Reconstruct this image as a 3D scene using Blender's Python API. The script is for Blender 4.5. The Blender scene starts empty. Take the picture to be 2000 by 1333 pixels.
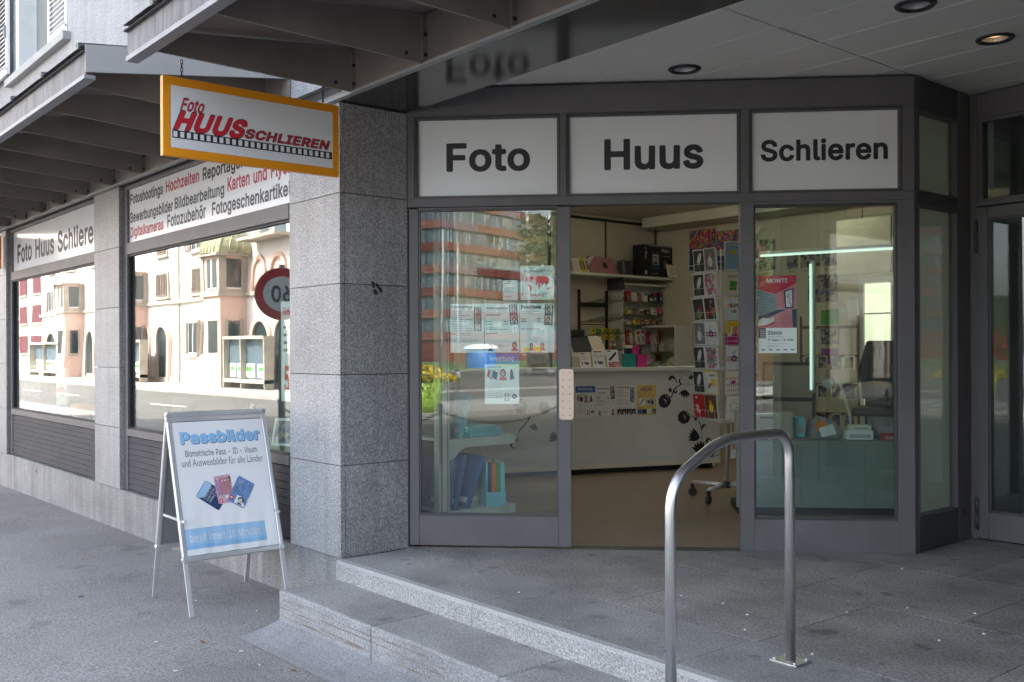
import bpy, bmesh, math, random, re
from mathutils import Vector, Matrix
R = math.radians
SC = bpy.context.scene
COL = SC.collection
rnd = random.Random(7)

# ------------------------------------------------------------------ camera, sky, sun, exposure
cd = bpy.data.cameras.new('camera')
cam = bpy.data.objects.new('camera', cd)
COL.objects.link(cam)
YAW = R(40.053)
FWD = Vector((-math.cos(YAW), math.sin(YAW), 0))
RGT = Vector((FWD.y, -FWD.x, 0))
ROLL = 0.0036976
cx = RGT * math.cos(ROLL) - Vector((0, 0, 1)) * math.sin(ROLL)
cy = RGT * math.sin(ROLL) + Vector((0, 0, 1)) * math.cos(ROLL)
mw = Matrix((cx, cy, -FWD)).transposed().to_4x4()
mw.translation = Vector((0, 0, 1.28))
cam.matrix_world = mw
cd.sensor_width = 36.0
cd.lens = 1916.65 / 2000 * 36
cd.shift_y = (684.9 - 666.5) / 2000
cd.clip_start = 0.05
cd.clip_end = 2000
SC.camera = cam

SUN = Vector((-0.36, 0.93, 1.02)).normalized()
world = bpy.data.worlds.new('World')
SC.world = world
world.use_nodes = True
wn = world.node_tree.nodes
sky = wn.new('ShaderNodeTexSky')
sky.sky_type = 'NISHITA'
sky.sun_disc = False
sky.sun_elevation = math.asin(SUN.z)
sky.sun_rotation = math.atan2(SUN.x, SUN.y)
sky.air_density = 1.0
sky.ozone_density = 0.4
sky.dust_density = 4.0
bg = wn['Background']
bg.inputs['Strength'].default_value = 0.15
hz = wn.new('ShaderNodeHueSaturation')      # thin high haze: a paler, less blue sky
hz.inputs['Saturation'].default_value = 0.62
world.node_tree.links.new(sky.outputs['Color'], hz.inputs['Color'])
world.node_tree.links.new(hz.outputs['Color'], bg.inputs['Color'])
sl = bpy.data.lights.new('sun', 'SUN')
sl.energy = 2.5
sl.angle = R(0.53)
sl.color = (1.0, 0.955, 0.90)
so = bpy.data.objects.new('sun', sl)
so.rotation_euler = SUN.to_track_quat('Z', 'Y').to_euler()
so.location = (0, 0, 30)
COL.objects.link(so)
SC.view_settings.view_transform = 'Standard'
SC.view_settings.look = 'None'
SC.view_settings.gamma = 1
SC.view_settings.use_curve_mapping = False
SC.view_settings.exposure = 2.78
SC.cycles.use_denoising = True
SC.cycles.max_bounces = 10
SC.cycles.diffuse_bounces = 5
SC.cycles.glossy_bounces = 5
SC.cycles.transmission_bounces = 6
SC.cycles.transparent_max_bounces = 16
SC.cycles.caustics_reflective = False
SC.cycles.caustics_refractive = False
SC.cycles.sample_clamp_indirect = 6

# ------------------------------------------------------------------ materials
MATS = {}
def _new(name):
    m = bpy.data.materials.new(name)
    m.use_nodes = True
    nt = m.node_tree
    return m, nt, nt.nodes, nt.links, nt.nodes['Principled BSDF']
def _pos(nt, kind='W', stretch=None):
    if kind == 'W':
        g = nt.nodes.new('ShaderNodeNewGeometry'); out = g.outputs['Position']
    else:
        g = nt.nodes.new('ShaderNodeTexCoord'); out = g.outputs['Object']
    if stretch:
        mp = nt.nodes.new('ShaderNodeMapping'); mp.inputs['Scale'].default_value = stretch
        nt.links.new(out, mp.inputs['Vector']); out = mp.outputs['Vector']
    return out
def _noise(nt, vec, scale, detail=3, rough=.55):
    n = nt.nodes.new('ShaderNodeTexNoise')
    n.inputs['Scale'].default_value = scale
    n.inputs['Detail'].default_value = detail
    n.inputs['Roughness'].default_value = rough
    nt.links.new(vec, n.inputs['Vector'])
    return n.outputs['Fac']
def _ramp(nt, fac, stops):
    r = nt.nodes.new('ShaderNodeValToRGB')
    els = r.color_ramp.elements
    while len(els) < len(stops): els.new(.5)
    for e, (p, c) in zip(els, stops):
        e.position = p
        e.color = (c[0], c[1], c[2], 1) if isinstance(c, tuple) else (c, c, c, 1)
    nt.links.new(fac, r.inputs['Fac'])
    return r.outputs['Color']
def _mix(nt, a, b, fac, mode='MULTIPLY'):
    m = nt.nodes.new('ShaderNodeMix'); m.data_type = 'RGBA'; m.blend_type = mode
    for s, v in ((0, fac), (6, a), (7, b)):
        if hasattr(v, 'is_linked'): nt.links.new(v, m.inputs[s])
        elif isinstance(v, tuple): m.inputs[s].default_value = (*v, 1)
        else: m.inputs[s].default_value = v
    return m.outputs[2]
def _bump(nt, b, fac, strength, dist=.002):
    n = nt.nodes.new('ShaderNodeBump')
    n.inputs['Strength'].default_value = strength
    n.inputs['Distance'].default_value = dist
    nt.links.new(fac, n.inputs['Height'])
    nt.links.new(n.outputs['Normal'], b.inputs['Normal'])

def mat(name, col, rough=.5, metal=0.0, var=.12, vs=6.0, bump=0.0, bs=60.0, spec=.5, emit=0.0, coat=0.0):
    m, nt, N, L, b = _new(name)
    b.inputs['Roughness'].default_value = rough
    b.inputs['Metallic'].default_value = metal
    b.inputs['Specular IOR Level'].default_value = spec
    b.inputs['Coat Weight'].default_value = coat
    v = _pos(nt)
    f = _noise(nt, v, vs, 4)
    c = _mix(nt, tuple(col), _ramp(nt, f, [(.3, 1 - var), (.7, 1 + var * .4)]), 1.0)
    L.new(c, b.inputs['Base Color'])
    if bump: _bump(nt, b, _noise(nt, v, bs, 3), bump)
    if emit:
        b.inputs['Emission Color'].default_value = (*col, 1)
        b.inputs['Emission Strength'].default_value = emit
    MATS[name] = m
    return m

def speckle(name, lo, hi, scale, rough=.6, stretch=None, stain=.25, sscale=1.2, bump=.15, tint=(1, 1, 1), mid=.5, dirt=None, tone=0.0, spots=None, streak=0.0):
    """stone, asphalt, plaster: two grain sizes of flakes, large soft stains and a fine relief"""
    m, nt, N, L, b = _new(name)
    v = _pos(nt, 'W', stretch)
    w = _pos(nt)
    f1 = _noise(nt, v, scale, 2, .7)
    f2 = _noise(nt, v, scale * 2.7, 1, .6)
    c1 = _ramp(nt, f1, [(mid - .10, lo), (mid + .10, hi)])
    c2 = _ramp(nt, f2, [(.38, .62), (.62, 1.25)])
    c = _mix(nt, c1, c2, .85)
    st = _noise(nt, w, sscale, 6, .65)
    c = _mix(nt, c, _ramp(nt, st, [(.35, 1 - stain), (.62, 1.0)]), 1.0)
    if dirt:
        d = _noise(nt, w, dirt[0], 3, .5)
        c = _mix(nt, c, _ramp(nt, d, [(dirt[1], 1.0), (dirt[1] + .05, dirt[2])]), 1.0)
    if spots:                                   # trodden gum and drips
        for sc_, rad, dk in spots:
            vo = N.new('ShaderNodeTexVoronoi'); vo.inputs['Scale'].default_value = sc_
            wob = N.new('ShaderNodeMix'); wob.data_type = 'VECTOR'; wob.inputs[0].default_value = .05
            nz = N.new('ShaderNodeTexNoise'); nz.inputs['Scale'].default_value = 14; L.new(w, nz.inputs['Vector'])
            L.new(w, wob.inputs[4]); L.new(nz.outputs['Color'], wob.inputs[5]); L.new(wob.outputs[1], vo.inputs['Vector'])
            c = _mix(nt, c, _ramp(nt, vo.outputs['Distance'], [(rad, dk), (rad + .03, 1.0)]), 1.0)
    if streak:                                  # rain streaks down the face
        c = _mix(nt, c, _ramp(nt, _noise(nt, _pos(nt, 'W', (7, 7, .35)), 1.5, 4, .6), [(.35, 1 - streak), (.6, 1.0)]), 1.0)
    c = _mix(nt, c, tuple(tint), 1.0)
    oi = N.new('ShaderNodeObjectInfo')
    c = _mix(nt, c, _ramp(nt, oi.outputs['Random'], [(0.0, 1 - tone), (1.0, 1 + tone)]), 1.0)
    L.new(c, b.inputs['Base Color'])
    b.inputs['Roughness'].default_value = rough
    if bump: _bump(nt, b, f1, bump, .003)
    MATS[name] = m
    return m

def glass(name, f0=.05, tint=(.93, .97, .95), wav=0.0):
    """window pane: clear body and a mirror coat that grows with the angle; old panes are slightly wavy"""
    m, nt, N, L, b = _new(name)
    N.remove(b)
    out = N['Material Output']
    tr = N.new('ShaderNodeBsdfTransparent'); tr.inputs['Color'].default_value = (*tint, 1)
    gl = N.new('ShaderNodeBsdfAnisotropic'); gl.inputs['Roughness'].default_value = 0.0
    gl.inputs['Color'].default_value = (1, 1, 1, 1)
    geo = N.new('ShaderNodeNewGeometry')
    dt = N.new('ShaderNodeVectorMath'); dt.operation = 'DOT_PRODUCT'
    L.new(geo.outputs['Normal'], dt.inputs[0]); L.new(geo.outputs['Incoming'], dt.inputs[1])
    def M_(op, x, y):
        n = N.new('ShaderNodeMath'); n.operation = op; n.use_clamp = op == 'MULTIPLY_ADD'
        for i, v in enumerate((x, y)):
            if hasattr(v, 'is_linked'): L.new(v, n.inputs[i])
            else: n.inputs[i].default_value = v
        return n
    ab = M_('ABSOLUTE', dt.outputs['Value'], 0)
    pw = M_('POWER', M_('SUBTRACT', 1.0, ab.outputs[0]).outputs[0], 5.0)
    sk = M_('MULTIPLY_ADD', pw.outputs[0], 1.0 - f0); sk.inputs[2].default_value = f0
    mx = N.new('ShaderNodeMixShader')
    L.new(sk.outputs[0], mx.inputs['Fac'])
    L.new(tr.outputs[0], mx.inputs[1]); L.new(gl.outputs[0], mx.inputs[2])
    L.new(mx.outputs[0], out.inputs['Surface'])
    if wav:
        bp = N.new('ShaderNodeBump'); bp.inputs['Strength'].default_value = 1.0
        bp.inputs['Distance'].default_value = wav
        L.new(_noise(nt, _pos(nt, 'W', (1, 1, .5)), 1.6, 1, .4), bp.inputs['Height'])
        L.new(bp.outputs['Normal'], gl.inputs['Normal'])
    MATS[name] = m
    return m

speckle('granite', .24, .52, 130, rough=.5, stretch=(1, 1, .6), stain=.18, sscale=2.4, bump=.05, tint=(1.0, .99, .98), tone=.09, streak=.16)
speckle('granite_plinth', .24, .44, 125, rough=.65, stretch=(1, 1, .5), stain=.34, sscale=1.6, bump=.1, tint=(1.0, .99, .97), tone=.08, streak=.28)
speckle('step_stone', .28, .46, 85, rough=.72, stain=.36, sscale=1.7, bump=.1, tint=(1.03, 1, .95), dirt=(7, .63, .72), tone=.07, spots=[(2.3, .05, .66)])
speckle('step_worn', .40, .54, 90, rough=.6, stain=.12, sscale=5, bump=.05, tint=(1, 1, .98))
speckle('step_rough', .32, .54, 75, rough=.8, stain=.2, sscale=3, bump=.9, tint=(1, .99, .96), tone=.06)
speckle('paving_stone', .23, .43, 70, rough=.66, stain=.40, sscale=1.9, bump=.08, tint=(1.06, 1.0, .93), dirt=(5, .64, .6), tone=.06, spots=[(1.7, .045, .62), (3.1, .05, .72)])
speckle('asphalt', .17, .34, 88, rough=.85, stain=.26, sscale=.9, bump=.6, tint=(1.05, 1.0, .95), dirt=(2.2, .66, .78), spots=[(1.3, .035, .66), (2.7, .04, .78)])
speckle('asphalt_smooth', .24, .36, 90, rough=.8, stain=.25, sscale=2, bump=.2)
speckle('road_asphalt', .09, .17, 30, rough=.85, stain=.2, sscale=.3, bump=.2, tint=(1.05, 1, .93))
speckle('render_plaster', .38, .56, 60, rough=.95, stain=.2, sscale=1.1, bump=.8, tint=(1.0, 1.0, 1.01), streak=.16)
speckle('shop_floor_tan', .20, .29, 130, rough=.32, stain=.18, sscale=1.2, bump=.02, tint=(1.35, 1.02, .66))
mat('frame_paint', (.150, .140, .140), .5, var=.14, vs=3, spec=.3)
mat('frame_dark', (.07, .068, .068), .45)
mat('slat_paint', (.062, .062, .070), .6, var=.2, vs=4, spec=.12)
mat('gasket', (.015, .015, .016), .6)
mat('canopy_paint', (.235, .205, .18), .6, var=.22, vs=2.5)
mat('canopy_light', (.34, .34, .33), .6, var=.16, vs=2)
mat('alu', (.78, .78, .78), .36, .75, var=.06)
mat('alu_satin', (.66, .66, .66), .45, .6, var=.08)
mat('lip_metal', (.27, .27, .29), .5, .2, var=.15)
mat('black_gloss', (.022, .023, .026), .13, var=.05, spec=.6)
mat('white_panel', (.84, .84, .83), .38, var=.04, vs=1.5)
mat('white_board', (.80, .80, .80), .14, var=.04, vs=1.5, spec=.22)
mat('counter_teal', (.24, .275, .255), .5)
mat('ceiling_trim', (.84, .82, .78), .5)
mat('white_paint', (.76, .76, .75), .45, var=.06)
mat('white_shop', (.70, .70, .67), .5, var=.05)
mat('cream_wall', (.60, .56, .44), .8, var=.06, vs=2)
mat('ceiling_shop', (.62, .60, .50), .85, var=.05)
mat('ceiling_panel', (.84, .81, .74), .6, var=.05, vs=2)
mat('groove', (.70, .69, .66), .7)
mat('ink', (.022, .022, .026), .5, var=.02)
mat('ink_soft', (.09, .09, .11), .6)
mat('ink_grey', (.33, .33, .36), .6)
mat('ink_line', (.42, .42, .42), .6)
mat('sign_red', (.62, .025, .045), .45, var=.03)
mat('text_red', (.42, .03, .06), .5)
mat('sign_orange', (.90, .33, .010), .42, var=.04)
mat('paper', (.80, .80, .78), .7, var=.03)
mat('paper_green', (.74, .80, .74), .6, var=.03)
mat('paper_blue', (.06, .17, .50), .6)
mat('paper_yellow', (.80, .56, .14), .6)
mat('purple', (.22, .04, .30), .6)
mat('skin', (.66, .40, .30), .6)
mat('hair', (.05, .025, .018), .6)
mat('pink_cloth', (.55, .12, .16), .7)
mat('photo_grey', (.25, .25, .25), .5, var=.5, vs=40)
mat('photo_dark', (.05, .05, .055), .5, var=.5, vs=40)
mat('poster_red', (.68, .03, .07), .5)
mat('poster_navy', (.02, .07, .14), .5)
mat('poster_pink', (.78, .32, .34), .5)
mat('poster_stripe', (.36, .42, .46), .5)
mat('poster_sky', (.30, .52, .74), .5)
mat('cream_paper', (.82, .76, .60), .6)
mat('copper_plate', (.70, .55, .43), .40, .40, var=.06)
mat('rivet', (.26, .22, .19), .4, .6)
mat('black', (.014, .014, .015), .5)
mat('black_plastic', (.03, .03, .032), .4)
mat('grey_dark', (.07, .07, .075), .6)
mat('partition_grey', (.10, .10, .10), .8)
mat('grey_mid', (.26, .26, .27), .6)
mat('teal', (.02, .30, .27), .5)
mat('magenta', (.60, .03, .22), .5)
mat('navy', (.02, .035, .12), .5)
mat('red', (.55, .03, .03), .5)
mat('orange', (.75, .22, .03), .5)
mat('yellow', (.90, .66, .02), .5)
mat('green', (.09, .36, .06), .6)
mat('leaf_dark', (.05, .09, .03), .7, var=.4, vs=3)
mat('leaf_mid', (.085, .12, .035), .7, var=.4, vs=3)
mat('lime', (.42, .66, .07), .5)
mat('cyan_box', (.22, .62, .68), .5)
mat('shelf_mint', (.66, .72, .62), .5, var=.05)
mat('binder_blue', (.06, .17, .42), .5)
mat('rose', (.50, .22, .24), .5, var=.15, vs=20)
mat('beige_plastic', (.50, .46, .36), .5)
mat('brown', (.15, .07, .035), .6)
mat('lawn_green', (.10, .17, .04), .9, var=.4, vs=6)
mat('turf', (.14, .26, .07), .9, var=.4, vs=30, bump=.8, bs=200)
mat('pole_white', (.42, .44, .45), .4)
mat('pole_grey', (.22, .23, .24), .5, .3)
mat('stucco_pink', (.70, .49, .41), .9, var=.06, vs=.4)
mat('stucco_cream', (.78, .73, .70), .9, var=.06, vs=.4)
mat('stone_trim', (.46, .41, .34), .85, var=.2, vs=2)
mat('shutter_brown', (.20, .15, .12), .7)
mat('shutter_red', (.10, .014, .024), .7)
mat('copper_roof', (.34, .33, .20), .7, var=.2, vs=3)
mat('pane_dark', (.04, .055, .06), .08, spec=.8)
mat('pane_blue', (.12, .165, .20), .08, spec=.8)
mat('curtain', (.24, .25, .24), .9)
mat('facade_red', (.17, .045, .04), .6)
mat('facade_orange', (.25, .10, .075), .6)
mat('facade_mauve', (.23, .16, .19), .6)
mat('bark', (.09, .065, .045), .9, var=.4, vs=10)
mat('toilet_blue', (.03, .22, .62), .5)
mat('car_dark', (.03, .032, .036), .25, coat=1)
mat('tyre', (.02, .02, .02), .8)
mat('leaf_litter', (.28, .13, .05), .8)
mat('butt', (.75, .68, .55), .8)
mat('kerb_stone', (.36, .35, .33), .8, var=.2)
mat('line_paint', (.78, .77, .73), .7)
mat('green_rubber', (.30, .33, .33), .5)
glass('glass_door', .055, (.93, .975, .955), wav=.0006)
glass('glass_front', .085, (.93, .975, .955), wav=.0006)
glass('glass_fixed', .085, (.85, .935, .895), wav=.0006)
glass('glass_banner', .018, (.985, .985, .98), wav=.0005)
glass('glass_display', .15, (.90, .96, .92), wav=.0009)
glass('glass_shelf', .05, (.75, .90, .83))
def emitter(name, col, k):
    m, nt, N, L, b = _new(name)
    b.inputs['Base Color'].default_value = (*col, 1)
    b.inputs['Emission Color'].default_value = (*col, 1)
    b.inputs['Emission Strength'].default_value = k
    MATS[name] = m
emitter('tube_light', (1.0, .93, .76), 4.8)
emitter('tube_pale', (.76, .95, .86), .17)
emitter('lamp_warm', (1.0, .62, .28), .35)
emitter('pane_glow', (1.0, .95, .72), .16)

m_, nt_, N_, L_, b_ = _new('blind_fabric')
b_.inputs['Base Color'].default_value = (.72, .76, .70, 1); b_.inputs['Roughness'].default_value = .9
tl_ = N_.new('ShaderNodeBsdfTranslucent'); tl_.inputs['Color'].default_value = (.70, .76, .70, 1)
mx_ = N_.new('ShaderNodeMixShader'); mx_.inputs['Fac'].default_value = .55
L_.new(b_.outputs[0], mx_.inputs[1]); L_.new(tl_.outputs[0], mx_.inputs[2]); L_.new(mx_.outputs[0], N_['Material Output'].inputs['Surface'])
MATS['blind_fabric'] = m_
def brushed(name, col, rough):
    m, nt, N, L, b = _new(name)
    v = _pos(nt, 'W', (90, 90, 2.5))
    f = _noise(nt, v, 6, 2)
    L.new(_mix(nt, tuple(col), _ramp(nt, f, [(.3, .82), (.7, 1.1)]), 1.0), b.inputs['Base Color'])
    L.new(_ramp(nt, f, [(.3, rough - .06), (.7, rough + .08)]), b.inputs['Roughness'])
    b.inputs['Metallic'].default_value = 1.0
    MATS[name] = m
brushed('stainless', (.72, .71, .70), .34)

def weathered(name, col, streak):
    """sheet metal with rain streaks that run down it"""
    m, nt, N, L, b = _new(name)
    f = _noise(nt, _pos(nt, 'W', (9, 9, 1.2)), 2.0, 5, .65)
    g = _noise(nt, _pos(nt), 5.0, 4, .6)
    c = _mix(nt, tuple(col), _ramp(nt, f, [(.36, streak), (.6, 1.0)]), 1.0)
    c = _mix(nt, c, _ramp(nt, g, [(.35, .8), (.65, 1.1)]), 1.0)
    L.new(c, b.inputs['Base Color'])
    b.inputs['Roughness'].default_value = .55
    MATS[name] = m
weathered('fascia_metal', (.17, .165, .172), .30)

def streaked(name, base, marks):
    """the worn front of the lower step: brown scrape marks in long thin lines"""
    m, nt, N, L, b = _new(name)
    v = _pos(nt)
    f1 = _noise(nt, v, 75, 2, .7)
    c = _ramp(nt, f1, [(.38, base * .7), (.62, base * 1.25)])
    c = _mix(nt, c, _ramp(nt, _noise(nt, v, 2, 5, .6), [(.35, .68), (.65, 1.0)]), 1.0)
    s = _noise(nt, _pos(nt, 'W', (.9, 3, 40)), 2.2, 6, .7)
    c = _mix(nt, c, tuple(marks), _ramp(nt, s, [(.54, 0.0), (.62, .85)]), 'MIX')
    L.new(c, b.inputs['Base Color'])
    b.inputs['Roughness'].default_value = .8
    _bump(nt, b, f1, .5, .003)
    MATS[name] = m
streaked('step_front', .36, (.15, .10, .07))

def scuffed(name, col):
    """painted kick rail with chalky scratches"""
    m, nt, N, L, b = _new(name)
    s = _noise(nt, _pos(nt, 'W', (4, 4, 40)), 5, 5, .7)
    c = _mix(nt, tuple(col), (.5, .5, .5), _ramp(nt, s, [(.66, 0.0), (.70, .8)]), 'MIX')
    c = _mix(nt, c, _ramp(nt, _noise(nt, _pos(nt), 4, 4), [(.3, .86), (.7, 1.05)]), 1.0)
    L.new(c, b.inputs['Base Color'])
    b.inputs['Roughness'].default_value = .45
    MATS[name] = m
scuffed('frame_scuffed', (.150, .140, .140))

def dots(name, cols, scale):
    """a print of many small coloured dots (balloons, sweets, confetti)"""
    m, nt, N, L, b = _new(name)
    v = nt.nodes.new('ShaderNodeTexVoronoi'); v.inputs['Scale'].default_value = scale
    L.new(_pos(nt), v.inputs['Vector'])
    sep = nt.nodes.new('ShaderNodeSeparateColor'); L.new(v.outputs['Color'], sep.inputs[0])
    k = len(cols)
    r = nt.nodes.new('ShaderNodeValToRGB'); r.color_ramp.interpolation = 'CONSTANT'
    els = r.color_ramp.elements
    while len(els) < k: els.new(.5)
    for i, e in enumerate(els):
        e.position = i / k; e.color = (*cols[i], 1)
    L.new(sep.outputs[0], r.inputs['Fac'])
    L.new(r.outputs['Color'], b.inputs['Base Color'])
    b.inputs['Roughness'].default_value = .5
    MATS[name] = m
dots('balloons', [(.5, .04, .04), (.05, .12, .4), (.7, .4, .03), (.06, .3, .1), (.5, .1, .3), (.04, .05, .1), (.6, .15, .05)], 42)
dots('photo_pale', [(.5, .5, .5), (.62, .6, .58), (.34, .35, .36), (.7, .7, .68)], 30)
dots('photo_flower', [(.6, .5, .5), (.72, .7, .68), (.55, .12, .2), (.2, .22, .2)], 34)
dots('photo_album', [(.10, .12, .2), (.3, .28, .3), (.06, .05, .06), (.35, .3, .22)], 26)
dots('goods_mix', [(.5, .05, .04), (.05, .08, .25), (.6, .55, .5), (.5, .3, .05), (.05, .05, .05), (.3, .32, .34)], 45)

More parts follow.
